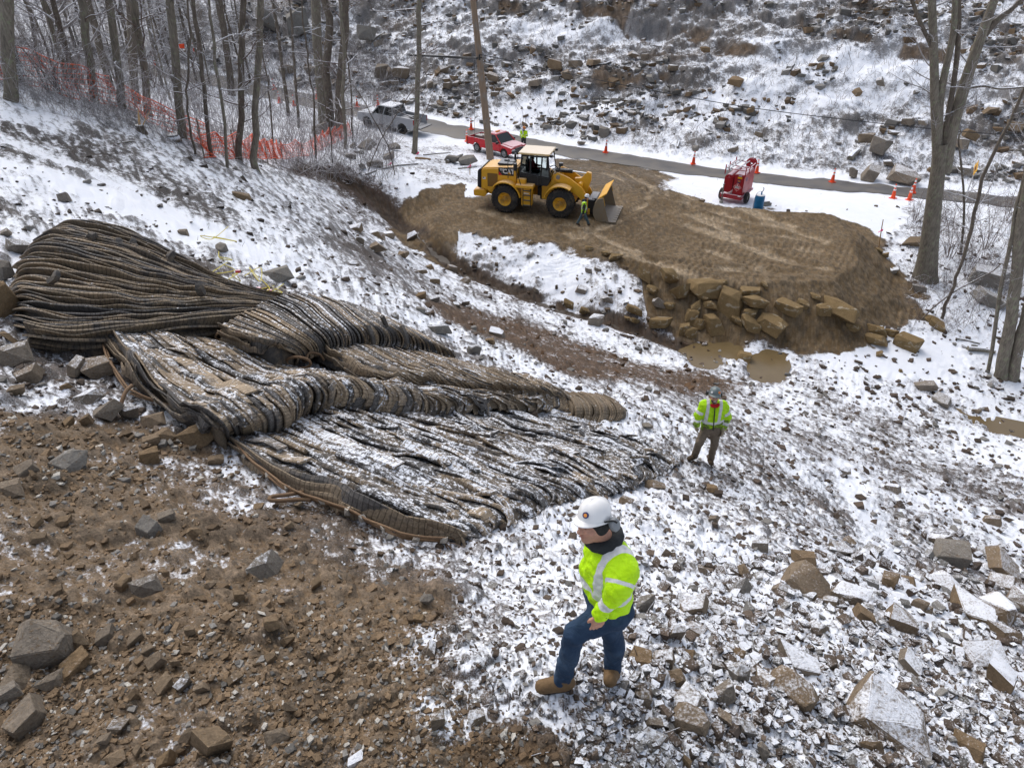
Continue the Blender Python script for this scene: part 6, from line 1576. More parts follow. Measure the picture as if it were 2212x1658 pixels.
# ---------------------------------------------------------------- pickup trucks
def pickup(name, label, pr, pf, wb, body_mat, crew, near, width, fr, rr_, hood_z, bed_z, cab, roof_z, wr, wheelmat, tail_down=False, badge=False):
    """near: -1 when the right side faces the camera, +1 for the left; x forward from the rear axle"""
    T = empty(name, (0, 0, 0), 0, label, 'pickup truck')
    place_by_wheels(T, pr, pf, width / 2 - .12, near)
    hw = width / 2; xf, xr = wb + fr, -rr_
    c0, c1, c2, c3 = cab      # rear glass foot, roof rear, roof front, windscreen foot
    arch = lambda cx, r: [(cx + math.cos(a) * r, wr + math.sin(a) * r) for a in np.linspace(R(-8), R(188), 11)]
    sill = .46
    for s in (-1, 1):
        fender = [(c3 - .1, sill)] + [(wb - wr * 1.18, sill)] + list(reversed([(wb + math.cos(a) * wr * 1.18, wr + math.sin(a) * wr * 1.18) for a in np.linspace(R(0), R(180), 11)])) + [(xf - .08, sill), (xf, .75), (xf - .05, hood_z - .14), (c3 - .1, hood_z)]
        m = MB(); m.prism(fender, s * (hw - .32), s * hw); m.obj('front_wing', body_mat, T, .05, True)
        bed = [(xr, .55), (xr, bed_z), (c0 - .05, bed_z), (c0 - .05, sill), (wr * 1.18, sill)] + [(math.cos(a) * wr * 1.18, wr + math.sin(a) * wr * 1.18) for a in np.linspace(R(0), R(180), 11)] + [(-wr * 1.18, .52)]
        m = MB(); m.prism(bed, s * (hw - .09), s * hw); m.obj('bed_side', body_mat, T, .02, True)
        door = [(c0, sill), (c0, hood_z + .02), (c3 - .08, hood_z + .02), (c3 - .08, sill)]
        nd = 2 if crew else 1
        xs = np.linspace(c0 + .02, c3 - .1, nd + 1)
        for a, b in zip(xs[:-1], xs[1:]):
            m = MB(); m.prism([(a + .012, sill), (a + .012, hood_z + .02), (b - .012, hood_z + .02), (b - .012, sill)], s * (hw - .12), s * (hw - .005)); d = m.obj('door', body_mat, T, .02, True)
            m = MB(); m.box((a + .16, s * (hw + .012), hood_z - .12), (.16, .03, .035)); h = m.obj('handle', M_BLK if not crew else body_mat, d)
        m = MB(); m.box((c3 - .25, s * (hw + .12), hood_z + .10), (.12, .2, .17)); m.obj('mirror', M_BLK, T, .02)
        m = MB(); m.box((xf - .02, s * (hw - .22), hood_z - .32), (.10, .36, .17)); m.obj('headlight', M_HLAMP, T, .02)
        m = MB(); m.box((xr + .02, s * (hw - .03), bed_z - .26), (.10, .09, .42)); m.obj('tail_light', M_LAMP, T, .01)
    m = MB(); m.hexa([(c3 - .15, -hw + .25, .7), (xf - .1, -hw + .3, .7), (xf - .1, hw - .3, .7), (c3 - .15, hw - .25, .7)], [(c3 - .12, -hw + .2, hood_z + .045), (xf - .10, -hw + .28, hood_z - .10), (xf - .10, hw - .28, hood_z - .10), (c3 - .12, hw - .2, hood_z + .045)]); m.obj('bonnet', body_mat, T, .05, True)
    m = MB(); m.box((xf - .02, 0, hood_z - .33), (.10, width - .85, .26)); m.obj('grille', M_BLK, T, .02)
    m = MB(); m.box((xf + .04, 0, .58), (.18, width - .06, .24)); m.obj('front_bumper', M_CHROME if crew else M_BLK, T, .04, True)
    m = MB(); m.box((xr - .10, 0, .55), (.20, width - .1, .2)); m.obj('rear_bumper', M_CHROME if crew else M_BLK, T, .03, True)
    m = MB(); m.box(((c0 + xr) / 2, 0, .72), (c0 - xr, width - .22, .06)); m.obj('bed_floor', M_BLK, T)
    m = MB(); m.box((c0 - .06, 0, (bed_z + .7) / 2), (.06, width - .2, bed_z - .7)); m.obj('bed_front', body_mat, T, .01)
    if tail_down:
        m = MB(); m.box((xr - .28, 0, .70), (.56, width - .26, .07)); m.obj('tailgate', M_BLK, T, .015, label='tailgate folded down')
    else:
        m = MB(); m.box((xr + .03, 0, (bed_z + .6) / 2), (.06, width - .2, bed_z - .6)); m.obj('tailgate', body_mat, T, .015)
    m = MB(); m.box(((c0 + c3) / 2, 0, .55), (c3 - c0, width - .25, .35)); m.box((wb / 2, 0, .42), (wb + .8, .8, .12)); m.obj('chassis', M_BLK, T)
    # greenhouse: roof, pillars and glass
    zt, zb = roof_z, hood_z + .01; ti = .17
    ro = [(c1, -hw + ti + .03), (c2, -hw + ti + .03), (c2, hw - ti - .03), (c1, hw - ti - .03)]
    m = MB(); m.hexa([(c1 - .03, -hw + ti, zt - .09), (c2 + .06, -hw + ti, zt - .09), (c2 + .06, hw - ti, zt - .09), (c1 - .03, hw - ti, zt - .09)], [(x, y, zt) for x, y in ro]); m.obj('roof', body_mat, T, .045, True)
    m = MB()
    for s in (-1, 1):
        yb, yt = s * (hw - .04), s * (hw - ti - .02)
        pil = [((c0, zb), (c1, zt - .07), .12), ((c3 - .02, zb), (c2 + .02, zt - .07), .07)]
        if crew: pil.append((((c0 + c3) / 2 - .05, zb), ((c1 + c2) / 2, zt - .07), .07))
        for a, b, w in pil: m.bar((a[0], yb, a[1]), (b[0], yt, b[1]), .05, w)
    m.obj('pillars', body_mat, T)
    for s in (-1, 1):
        yb, yt = s * (hw - .055), s * (hw - ti - .03)
        m = MB(); m.add([(c0 + .05, yb, zb), (c3 - .1, yb, zb), (c2 - .02, yt, zt - .08), (c1 + .06, yt, zt - .08)], [(0, 1, 2, 3)]); m.obj('side_window', M_GLASSD, T)
    m = MB(); m.add([(c3 - .03, -hw + .12, zb), (c3 - .03, hw - .12, zb), (c2 + .03, hw - ti - .05, zt - .07), (c2 + .03, -hw + ti + .05, zt - .07)], [(0, 1, 2, 3)]); m.obj('windscreen', M_GLASSD, T)
    m = MB(); m.add([(c0 - .015, -hw + .14, zb + .06), (c0 - .015, hw - .14, zb + .06), (c1 - .035, hw - ti - .06, zt - .1), (c1 - .035, -hw + ti + .06, zt - .1)], [(0, 1, 2, 3)]); m.obj('rear_window', M_GLASSD, T)
    m = MB(); m.hexa([(c0 - .0, -hw + .1, bed_z - .1), (c0 + .1, -hw + .1, bed_z - .1), (c0 + .1, hw - .1, bed_z - .1), (c0 - .0, hw - .1, bed_z - .1)], [(c0 - .0, -hw + .12, zb + .06), (c0 + .1, -hw + .12, zb + .06), (c0 + .1, hw - .12, zb + .06), (c0 - .0, hw - .12, zb + .06)]); m.obj('cab_back', body_mat, T)
    for x in (0, wb):
        for s in (-1, 1): wheel(T, (x, s * (hw - .13), wr), wr, .26, wr * .60, s, wheelmat, 0, None, 6)
    return T
# silver truck, facing left and uphill
SV = pickup('pickup_truck', 'silver crew cab pickup truck with its tailgate down, parked on the road', at(870.5, 290), at(802, 275.5), 3.70, M_SILV, True, 1, 2.06, .98, 1.22, 1.30, 1.42, (.95, 1.10, 2.45, 3.10), 2.04, .43, M_BLK, True)
m = MB(); m.box((.2, 0, 1.0), (.9, 1.3, .5)); m.box((-.6, .3, .95), (.5, .6, .35)); m.obj('bed_cargo', M_BLK, SV, .03)
RT = pickup('pickup_truck', 'small red pickup truck with a round door badge, behind the yellow loader', at(1031.8, 328), at(1092.4, 342.5), 2.95, M_RED, False, -1, 1.76, .82, 1.0, 1.02, 1.12, (1.0, 1.12, 1.95, 2.62), 1.66, .355, M_RIM)
m = MB(); disc(m, (1.62, -.877, .83), .16, 'y', 20, -.006); m.obj('door_badge', M_WHT, RT)
m = MB(); disc(m, (1.62, -.884, .85), .10, 'y', 16, -.006); m.obj('badge_blue', M_NAVY, RT)
m = MB(); m.box((1.62, -.892, .85), (.12, .006, .05)); m.obj('badge_amber', M_ORNL, RT)
m = MB(); m.box((1.55, 0, 1.70), (.16, .42, .09)); m.obj('roof_beacon', M_ORNL, RT, .02)
m = MB(); m.box((-.1, -.1, 1.0), (1.1, .5, .35)); m.cyl((-.6, .35, 1.05), (.6, .35, 1.1), .12, 8); m.box((.4, 0, 1.15), (.3, .9, .3)); m.obj('bed_cargo', M_STEEL, RT, .02)

# ---------------------------------------------------------------- red fuel and tool trailer
pl, p2 = at(1552, 431), at(1608, 443)
TLR = empty('trailer', (0, 0, 0), 0, 'red two-wheeled equipment trailer with rails on top, beside the blue barrel', 'trailer')
d = p2 - pl; yw = math.atan2(d.y, d.x); Wt = math.hypot(d.x, d.y)
TLR.location = (pl + p2) / 2 + Vector((0, 0, .0)); TLR.rotation_euler = (0, 0, yw)      # x across, y away
hw = Wt / 2 - .22; z0, z1 = .52, 1.95; dy = 2.3
m = MB(); m.box((0, dy / 2 - .3, .45), (2 * hw + .1, dy + .3, .14)); m.obj('chassis', M_REDT, TLR, .02)
m = MB(); m.box((hw * .48, dy / 2 - .25, (z0 + z1) / 2), (hw * .98, dy, z1 - z0)); m.obj('tank_box', M_REDT, TLR, .04, True)
oval = [(-hw * .52 + math.cos(a) * hw * .44, (z0 + z1) / 2 + .04 + (math.sin(a) * hw * .44 + (.30 if math.sin(a) > 0 else -.30))) for a in np.linspace(0, 2 * math.pi, 29)[:-1]]
m = MB(); m.prism(oval, -.28, dy - .5); m.obj('round_tank', M_REDT, TLR, .03, True)
ov2 = [(-hw * .52 + math.cos(a) * hw * .26, (z0 + z1) / 2 + .10 + (math.sin(a) * hw * .26 + (.20 if math.sin(a) > 0 else -.20))) for a in np.linspace(0, 2 * math.pi, 25)[:-1]]
m = MB(); m.prism(ov2, -.32, -.25); m.obj('tank_hatch', M_REDT, TLR, .02, True)
m = MB(); m.box((0, -.38, .58), (2 * hw + .1, .14, .14)); m.obj('rear_beam', M_REDT, TLR, .02)
for s in (-1, 1):
    m = MB(); m.box((s * (hw - .1), -.46, .62), (.18, .02, .06)); m.obj('marker_light', M_REFL, TLR)
m = MB()
for x in (-hw, 0.05, hw):
    m.bar((x, -.25, z1 + .28), (x, dy - .5, z1 + .28), .05)
for y in (-.25, .55, dy - .5): m.bar((-hw, y, z1 + .28), (hw, y, z1 + .28), .05)
for x in (-hw, hw):
    for y in (-.25, .55, dy - .5): m.bar((x, y, z1 - .1), (x, y, z1 + .5), .055)
m.obj('roof_rack', M_REDT, TLR)
m = MB()
for x in (-hw + .12, -hw + .32): m.cyl((x, -.5, z1 + .33), (x + .1, dy - .3, z1 + .36), .045, 8)
m.cyl((.1, -.2, z1 + .33), (.25, dy - .4, z1 + .36), .035, 8); m.obj('rack_pipe', M_GALV, TLR, 0, True)
m = MB(); m.lathe([(.10, -.12), (.34, -.12), (.34, -.08), (.17, -.08), (.17, .08), (.34, .08), (.34, .12), (.10, .12)], (.35, dy - .4, z1 + .22), 'y', 24); m.obj('hose_reel', M_REDT, TLR, 0, True)
m = MB(); m.bar((-hw + .12, -.48, .1), (-hw + .12, -.48, 1.25), .06); m.box((-hw + .12, -.48, .08), (.2, .2, .16)); m.cyl((-hw + .12, -.6, 1.25), (-hw + .12, -.36, 1.25), .04, 8); m.obj('jack_stand', M_STEEL, TLR, .01)
for s in (-1, 1):
    e = empty('wheel', (s * (hw + .18), .35, .36)); e.parent = TLR; e.rotation_euler = (0, 0, R(90))
    m = MB().lathe([(.2, -.10), (.30, -.12), (.36, -.08), (.36, .08), (.30, .12), (.2, .10)], (0, 0, 0), 'y', 24); m.obj('tyre', M_TYRE, e, 0, True)
    m = MB(); disc(m, (0, -.06, 0), .2, 'y', 16, .12); m.obj('rim', M_STEEL, e)
yf = -.256
def tq(c, r): return [(c[0] - r, c[1]), (c[0], c[1] - r), (c[0] + r, c[1]), (c[0], c[1] + r)]
m = MB(); m.prism(tq((hw * .42, 1.12), .25), yf, yf - .006); m.obj('placard', M_RED, TLR)
m = MB(); m.prism(tq((hw * .42, 1.12), .27), yf + .001, yf - .003); m.obj('placard_edge', M_WHT, TLR)
m = MB(); m.box((hw * .42, yf - .009, 1.12), (.30, .005, .15)); m.obj('number_strip', M_WHT, TLR)
text('1993', .13, M_BLK, TLR, (hw * .42, yf - .013, 1.12), (R(90), 0, 0), bold=.003)
text('3', .08, M_WHT, TLR, (hw * .42, yf - .010, .95), (R(90), 0, 0))
m = MB(); m.prism([(hw * .42 - .05, 1.22), (hw * .42 + .05, 1.22), (hw * .42 + .02, 1.29), (hw * .42, 1.33), (hw * .42 - .02, 1.28)], yf - .006, yf - .010); m.obj('flame_mark', M_WHT, TLR)
m = MB(); disc(m, (hw * .50, yf, 1.52), .12, 'y', 18, -.006); m.obj('round_badge', M_NAVY, TLR)
m = MB(); m.box((hw * .50, yf - .010, 1.53), (.16, .004, .08)); m.obj('badge_amber', M_ORNL, TLR)
m = MB(); m.box((hw * .54, yf - .003, 1.74), (.28, .006, .11)); m.obj('yellow_sticker', M_YEL, TLR)
m = MB(); m.box((hw * .54, yf - .003, 1.86), (.2, .006, .06)); m.obj('grey_sticker', M_GALV, TLR)
m = MB(); disc(m, (hw * .97 + .002, .35, 1.55), .13, 'x', 18, .006); m.obj('side_badge', M_NAVY, TLR)

# ---------------------------------------------------------------- blue barrel with hand pump
bt = on(1637, 452)
BR = empty('barrel', bt, 0, 'blue plastic barrel with a hand pump, standing by the red trailer', 'barrel')
m = MB(); m.lathe([(0.001, 0), (.28, 0), (.295, .04), (.30, .25), (.305, .27), (.30, .29), (.30, .58), (.305, .60), (.30, .62), (.295, .86), (.28, .90)], (0, 0, 0), 'z', 32); m.obj('drum', M_BLUE, BR, 0, True)
m = MB(); disc(m, (0, 0, .885), .285, 'z', 32, .03); m.obj('lid', M_WHT, BR, .008, True, label='snow-covered lid')
m = MB(); m.cyl((.05, 0, .9), (.05, 0, 1.13), .045, 12); m.obj('pump', M_BLUE, BR, 0, True)
m = MB(); m.tube(smooth_line([(.05, 0, 1.12), (.12, 0, 1.18), (.13, 0, 1.3), (.09, 0, 1.38)], 8), .022, 6); m.obj('pump_handle', M_BLK, BR, 0, True)
m = MB(); m.tube(smooth_line([(.04, 0, 1.1), (-.12, -.05, 1.14), (-.32, -.1, .95), (-.38, -.1, .5), (-.34, -.1, .05)], 16), .012, 6); m.obj('pump_hose', M_BLK, BR, 0, True)
p = on(1652, 445)
tm = MB(); tm.box((0, 0, .1), (.95, .14, .18)); tm.box((.1, .02, .24), (.5, .1, .1)); o = tm.obj('timber', M_STEEL, None, .02); o.location = p; o.rotation_euler = (0, 0, R(20)); tag(o, 'weathered timber lying right behind the blue barrel', 'timber')

# ---------------------------------------------------------------- traffic cones
def cone_proto():
    e = bpy.data.objects.new('traffic_cone', None)
    return e
def lath(prof, n=20):
    m = MB(); m.lathe(prof, (0, 0, 0), 'z', n); return m
cr_ = lambda z: .135 - (.135 - .032) * (z - .04) / .87
cone_parts = []
def cpart(name, m, mat, bevel=0, smooth=True):
    o = m.obj(name, mat, None, bevel, smooth); me = o.data; bpy.data.objects.remove(o); cone_parts.append((name, me))
cpart('base', MB().box((0, 0, .02), (.38, .38, .04)), M_ORANGE, .01)
cpart('cone_body', lath([(cr_(.04), .04), (cr_(.91), .91), (.001, .915)]), M_ORANGE)
cpart('reflective_band', lath([(cr_(.50) + .003, .50), (cr_(.60) + .003, .60)]), M_REFL)
cpart('reflective_band', lath([(cr_(.68) + .003, .68), (cr_(.83) + .003, .83)]), M_REFL)
CN = [(593,195,'orange cone farthest left along the road, far side, behind thin saplings'),(604,222,'orange cone on the near road side between slim saplings'),(636,229,'orange cone on the near road side, next to a slim sapling'),(686,215,'orange cone on the far road side left of the big trunk cluster'),
 (772,233,'orange cone on the far road side, just ahead of the silver truck'),(817,229,'cone half hidden behind the bonnet of the silver truck'),(740,256,'cone seen through the big trunk cluster, near road side'),(1018,281,'cone on the far road side above the red truck bed'),(1009,306,'cone at the tail of the red pickup truck'),
 (1308,331,'lone cone on the far road side right of the loader cab'),(1497,356,'cone on the far road side, middle one above the muddy ramp'),(1634,375,'cone on the far road side behind the red trailer'),(1797,395,'cone on the far road side above the snowy bench, near grey boulders'),
 (1929,427,'left one of the three cones grouped near the forked tree'),(1964,431,'front one of the three cones grouped near the forked tree'),(1971,418,'rear one of the three cones grouped near the forked tree'),
 (422,120,'cone deep in the wood right of the orange flag'),(200,133,'cone deep in the wood on the far road, behind the nearer grey trunks'),(336,144,'cone deep in the wood by the road, left of the flag tree')]
for x, y, lb in CN:
    p = on(x, y); rs, rt_ = road_side(np.array([p.x]), np.array([p.y]))
    z = max(p.z, float(np.interp(rt_[0], ROADT, ROAD[:, 2])) + .06) if abs(rs[0]) < 1.6 else p.z
    e = empty('traffic_cone', (p.x, p.y, z), random.uniform(0, 1.5), lb, 'traffic cone', 'orange traffic cones along the road')
    e.rotation_euler = (random.gauss(0, .02), random.gauss(0, .02), random.uniform(0, 1.5)); e.scale = (1.08,) * 3
    for nm, me in cone_parts: link(nm, me, e)

# ---------------------------------------------------------------- utility pole and its cable
pb = on(1060, 346); PL = empty('utility_pole', pb, 0, 'leaning wooden utility pole beside the red pickup truck', 'utility pole')
top = plane_pt(1022, 0, pb.y + .4); top = top + (top - pb) * .12
k = ppm(pb)
g = NT('weathered_pole'); ob = g.obj(); mp = g.new('ShaderNodeMapping'); mp.inputs['Scale'].default_value = (14, 14, .6); g.l.new(ob, mp.inputs[0]); n4 = g.noise(mp.outputs[0], 1, 5, .7); n1 = g.noise(ob, .8, 3, .6)
c = g.mix(n4, (0.13, 0.085, 0.055), (0.34, 0.26, 0.19)); c = g.mix(g.step(n1, .5, .65), c, g.mix(n4, (0.16, 0.14, 0.12), (0.30, 0.27, 0.235))); g.bump(n4, .5, .02); M_POLE = g.out(c, .85, .2)
m = MB(); m.tube([Vector((0, 0, -.3)), (top - pb) * .33, (top - pb) * .66, top - pb], np.array([16, 14.5, 12.5, 11]) / k / 2, 14); m.obj('shaft', M_POLE, PL, 0, True)
ap = plane_pt(1036, 124, pb.y + .25) - pb
m = MB(); m.cyl(ap + Vector((0, -.22, -.15)), ap + Vector((0, -.22, .2)), .06, 10); m.bar(ap + Vector((-.3, -.1, 0)), ap + Vector((.2, -.2, 0)), .06); m.obj('clamp', M_BLK, PL)
A = [plane_pt(480, 62, 82), plane_pt(568, 86, 76), plane_pt(678, 107, 70), plane_pt(865, 117, 63), plane_pt(960, 121, 60), plane_pt(1036, 124, pb.y - .1)]
B = [plane_pt(1036, 118, pb.y - .1), plane_pt(1106, 132, 57.5), plane_pt(1231, 160, 55.5), plane_pt(1431, 200, 53), plane_pt(1659, 238, 50.5), plane_pt(2009, 278, 47.5), plane_pt(2240, 296, 46)]
m = MB(); m.tube(smooth_line(A, 60), .02, 6); o = m.obj('overhead_cable', M_BLK, None, 0, True); tag(o, 'black overhead cable running from the pole left into the wood', 'cable', 'overhead cables')
m = MB(); m.tube(smooth_line(B, 80), .026, 6); o = m.obj('overhead_cable', M_BLK, None, 0, True); tag(o, 'black overhead cable running from the pole to the right edge', 'cable', 'overhead cables')
m = MB(); m.tube(smooth_line([plane_pt(885, 119, 62), plane_pt(950, 122, 60.2), plane_pt(1000, 125, 58.7), plane_pt(1030, 126, pb.y)], 20), .085, 8); o = m.obj('cable_splice', M_BLK, None, 0, True); tag(o, 'thick black splice sleeve on the cable left of the pole', 'cable splice')
m = MB(); m.tube([ap + pb + Vector((-.35, -.2, 0)), on(1025, 330)], .012, 5); o = m.obj('guy_wire', M_BLK, None); tag(o, 'thin wire hanging down left of the utility pole', 'wire')

# ---------------------------------------------------------------- orange safety netting
g = NT('netting_plastic'); M_NET = g.out((0.72, 0.115, 0.045), .5, .3)
def netting(label, pts, lean=0.0, hh=1.15, torn=0.0):
    P = [on(x, yb) for x, yb in pts]; n = 0
    X = np.array([tuple(p) for p in P]); L = np.concatenate([[0], np.cumsum(np.linalg.norm(np.diff(X[:, :2], axis=0), axis=1))])
    T = empty('safety_netting', P[0], 0, label, 'safety netting', 'orange safety netting through the wood')
    q = lambda s: np.array([np.interp(s, L, X[:, k_]) for k_ in range(3)])
    ns = max(8, int(L[-1] / .13)); nh = 9
    G = np.zeros((ns + 1, nh, 3))
    for i in range(ns + 1):
        s = L[-1] * i / ns; b = q(s)
        sag = .10 * math.sin(s * 1.7) ** 2 + torn * (.5 + .5 * math.sin(s * 2.9 + 1)) * .7
        for j in range(nh):
            h = (hh - sag) * j / (nh - 1)
            G[i, j] = b + np.array([.10 * math.sin(s * 3 + j * .5) , lean * h + .12 * math.sin(s * 2.1 + j), h + .02]) - np.array(P[0])
    tb = Tubes()
    for j in range(nh): tb.add(G[:, j], np.full(ns + 1, .014 if 0 < j < nh - 1 else .024), 3)
    link('horizontal_strands', tb.mesh('horizontal_strands', False), T, M_NET)
    tb = Tubes()
    for i in range(0, ns + 1): tb.add(G[i], np.full(nh, .009), 3)
    link('upright_strands', tb.mesh('upright_strands', False), T, M_NET)
    k_ = 0; s = 0.0
    while s <= L[-1]:
        b = q(s) - np.array(P[0]); m = MB(); m.bar(b + np.array([0, .05, -.3]), b + np.array([0, .05 + lean, hh + .1]), .045); m.obj('stake', M_STEEL, T); s += 3.2
netting('upper orange netting run from the keep out sign to the stump', [(-60,172),(0,176),(57,186),(100,193),(150,212),(212,223),(262,234)], hh=1.2)
netting('middle orange netting along the bank below the flag tree', [(268,236),(307,254),(330,272),(375,292),(425,312),(457,333)], hh=.95)
netting('lower orange netting sagging through the hollow', [(440,338),(500,343),(545,343),(615,343),(673,336)], hh=1.05, torn=.3)
netting('torn orange netting collapsed round the big trunk cluster', [(676,335),(693,324),(708,316),(733,306),(758,294)], hh=1.2, torn=.5)

# ---------------------------------------------------------------- signs, flag, stakes
p = on(46, 186); sg = empty('warning_sign', p, 0, 'white keep out sign hung behind the thick grey trunk', 'sign')
k = ppm(p); c = plane_pt(40.5, 150.5, p.y - .25) - p
m = MB(); m.box((c.x, c.y, c.z), (23.5 / k, .02, 20.5 / k)); m.obj('board', M_REFL, sg)
for i, (t, s_) in enumerate((('PROTECTED', 4.6), ('SITE', 5.2), ('KEEP OUT', 5.0))):
    text(t, s_ / k * 1.05, M_BLK, sg, (c.x, c.y - .014, c.z + (6 - 6.2 * i) / k), (R(90), 0, 0), bold=.0015, xs=.86)
m = MB(); m.bar((c.x, c.y + .04, c.z + .2), (c.x, c.y + .04, -.1), .05); m.obj('post', M_STEEL, sg)
p = on(652, 336); sg = empty('warning_sign', p, 0, 'small white sign on a stake before the lower netting', 'sign'); k = ppm(p)
c = plane_pt(648, 315, p.y) - p; m = MB(); m.box((c.x, c.y, c.z), (15 / k, .02, 12 / k), (0, R(6), R(8))); m.obj('board', M_REFL, sg)
m = MB()
for i in range(3): m.box((c.x, c.y - .016, c.z + (3 - 3 * i) / k), (10 / k, .006, 1.1 / k), (0, R(6), R(8)))
m.obj('faded_print', M_STEEL, sg)
m = MB(); m.bar((c.x, c.y + .03, c.z), (0, 0, -.1), .04); m.obj('stake', M_STEEL, sg)
p = plane_pt(393, 100, TREES[7][0].location.y - .3); k = ppm(p)
g_ = np.array([[(x * 11 / k, .03 * math.sin(x * 5 + z * 2), -z * 9 / k + x * 1.5 / k * math.sin(z * 3)) for x in np.linspace(-.5, .5, 8)] for z in np.linspace(0, 1, 6)]).reshape(-1, 3)
ii = (np.arange(5)[:, None] * 8 + np.arange(7)[None]).ravel()
V = np.vstack([g_, g_ + np.array([0, .006, 0])]); F = np.vstack([np.stack([ii, ii + 1, ii + 9, ii + 8], 1), np.stack([ii, ii + 1, ii + 9, ii + 8], 1)[:, ::-1] + 48])
o = link('marker_flag', mesh_np('marker_flag', V, F, True), None, M_ORANGE); o.location = p + Vector((0, 0, 4.5 / k)); tag(o, 'bright orange flag tied to a grey trunk', 'flag')
p = on(2112, 425); sg = empty('road_sign', p, 0, 'yellow diamond road sign seen almost edge-on, right of the forked tree', 'road sign'); k = ppm(p)
c = plane_pt(2108, 363, p.y) - p; r_ = 16.0 / k
e = empty('board', c); e.parent = sg; e.rotation_euler = (0, 0, R(-110))
m = MB(); m.prism(tq((0, 0), r_), -.012, .012); m.obj('face', M_YEL, e)
M_MAROON = paint('sign_maroon', (0.10, 0.015, 0.012), .5, -.4)
m = MB(); m.prism(tq((0, -.02), r_ * .45), -.018, -.013); m.prism(tq((0, -.02), r_ * .45), .013, .018); m.obj('symbol', M_MAROON, e)
m = MB(); m.bar((c.x + .03, c.y + .05, c.z + r_ * .8), (c.x + .06, c.y + .06, -.2), .05); m.obj('post', M_GALV, sg)
M_PINK = paint('survey_pink', (0.85, 0.06, 0.22), .5, -.4)
M_WOOD = paint('raw_wood', (0.36, 0.22, 0.10), .8, .1, (0.12, 0.09, 0.06), .3)
M_FRESH = paint('split_wood', (0.62, 0.40, 0.19), .8, -.2)
for x0, y0, x1, y1, lb, rib, mt in ((1899, 537, 1908, 474, 'crooked stake with a pink ribbon right of the brown fill', (1905, 497), M_WOOD), (1015, 377, 1017, 352, 'red survey lath left of the loader', (1016, 358), M_WOOD), (904, 337, 904, 327, 'short stake with a red tip by the lone slender tree', (904, 330), M_WOOD), (844, 361, 845, 349, 'short red-tipped stake between crooked saplings', (844, 353), M_WOOD)):
    p = on(x0, y0); k = ppm(p); T = empty('survey_stake', p, 0, lb, 'stake'); t1 = plane_pt(x1, y1, p.y) - p
    m = MB(); m.tube(smooth_line([(0, 0, -.15), t1 * .5 + Vector((-.03, 0, 0)), t1], 6), [.03, .03, .028, .026, .026, .024], 6); m.obj('shaft', mt, T)
    rp = plane_pt(*rib, p.y - .03) - p; m = MB(); m.box(tuple(rp), (.10, .07, .10)); m.bar(rp, rp + Vector((-.2, -.05, -.12)), .03); m.obj('ribbon', M_PINK, T)

# ---------------------------------------------------------------- stumps, logs, cord
def stump(px, py, w, h, label, spike=None):
    p = on(px, py); k = ppm(p); T = empty('tree_stump', p, 0, label, 'stump'); r = w / k / 2; H = h / k
    tb = Tubes(); tb.add([(0, 0, -.1), (0, 0, .08), (0, 0, H * .5), (0, 0, H)], [r * 1.5, r * 1.2, r * 1.02, r], 12); link('bole', tb.mesh('bole'), T, M_BARK2)
    m = MB(); disc(m, (0, 0, H - .01), r * .99, 'z', 14, .03); m.obj('cut_face', M_WHT, T, label='snow-covered cut face')
    if spike:
        for (dx, x1, y1, ww) in spike:
            q = plane_pt(x1, y1, p.y) - p; m = MB(); m.tube(smooth_line([Vector((dx, 0, H * .8)), q * .6 + Vector((dx * .4, 0, H * .3)), q], 6), np.linspace(ww, .01, 6), 5); m.obj('splinter', M_FRESH, T)
stump(306, 288, 17, 14, 'stump with a tall pale splinter sticking up', [(0, 298, 234, .055), (.08, 322, 242, .02)])
stump(374, 302, 24, 8, 'low flat stump with a snowy top beside the flag tree')
def log(pts, w, label, mat=None, grp='logs lying about'):
    P = [on(x, y) for x, y in pts]; k = ppm(P[0]); r = w / k / 2
    Q = np.array([tuple(p + Vector((0, 0, r * .7))) for p in P]) if len(P) > 2 else smooth_line([P[0] + Vector((0, 0, r * .7)), (P[0] + P[1]) / 2 + Vector((0, 0, r * 1.0)), P[1] + Vector((0, 0, r * .7))], 8)
    m = MB(); m.tube(Q, np.linspace(r, r * .75, len(Q)), 9); o = m.obj('log', mat or M_BARK, None, 0, True); tag(o, label, 'log', grp)
for a in ([[(254,313),(286,308)],4,'short snowy log on the left ridge below the splintered stump'],[[(322,315),(338,326)],4,'log end lying below the flat snowy stump'],[[(915,335),(973,332)],3,'thin dark log right of the lone slender tree'],[[(898,345),(930,346)],5,'pale tan log near the lone slender tree',M_WOOD],
          [[(790,377),(825,366),(860,359),(903,358)],4,'long curved branch on the ground above the stream'],[[(990,365),(1030,362)],4,'dark log directly left of the loader'],[[(966,352),(998,338)],9,'thick log lying among dark rocks left of the pole'],[[(1835,348),(1853,332)],14,'stout cut log on the hillside foot near grey boulders'],
          [[(1463,320),(1468,304)],5,'pale broken log on the hillside above the road'],[[(2089,756),(2148,762)],11,'snow-topped fallen trunk on the right, behind the edge trunks'],[[(2064,732),(2116,743)],4,'thin dark fallen branch at the toe of the fill, right side'],[[(1300,262),(1312,278)],4,'short branch above the grey boulder on the hillside'],
          [[(1640,300),(1670,325)],3,'thin slanting branch on the hillside right of the cones'],[[(1380,88),(1430,78)],3,'dark fallen branch high on the hillside'],[[(800,80),(830,62)],6,'fallen log on the upper hillside near the grey rock face']):
    log(*a)
ln = []
mrr = np.random.default_rng(3)
m = MB()
for (a, b) in ((468, 530), (480, 560), (500, 590), (520, 610), (555, 612), (575, 628), (596, 640)):
    pts = [on(a + mrr.normal() * 14, b + mrr.normal() * 10, mrr.uniform(.02, .2)) for _ in range(5)]
    m.tube(smooth_line(pts, 24), .010, 4)
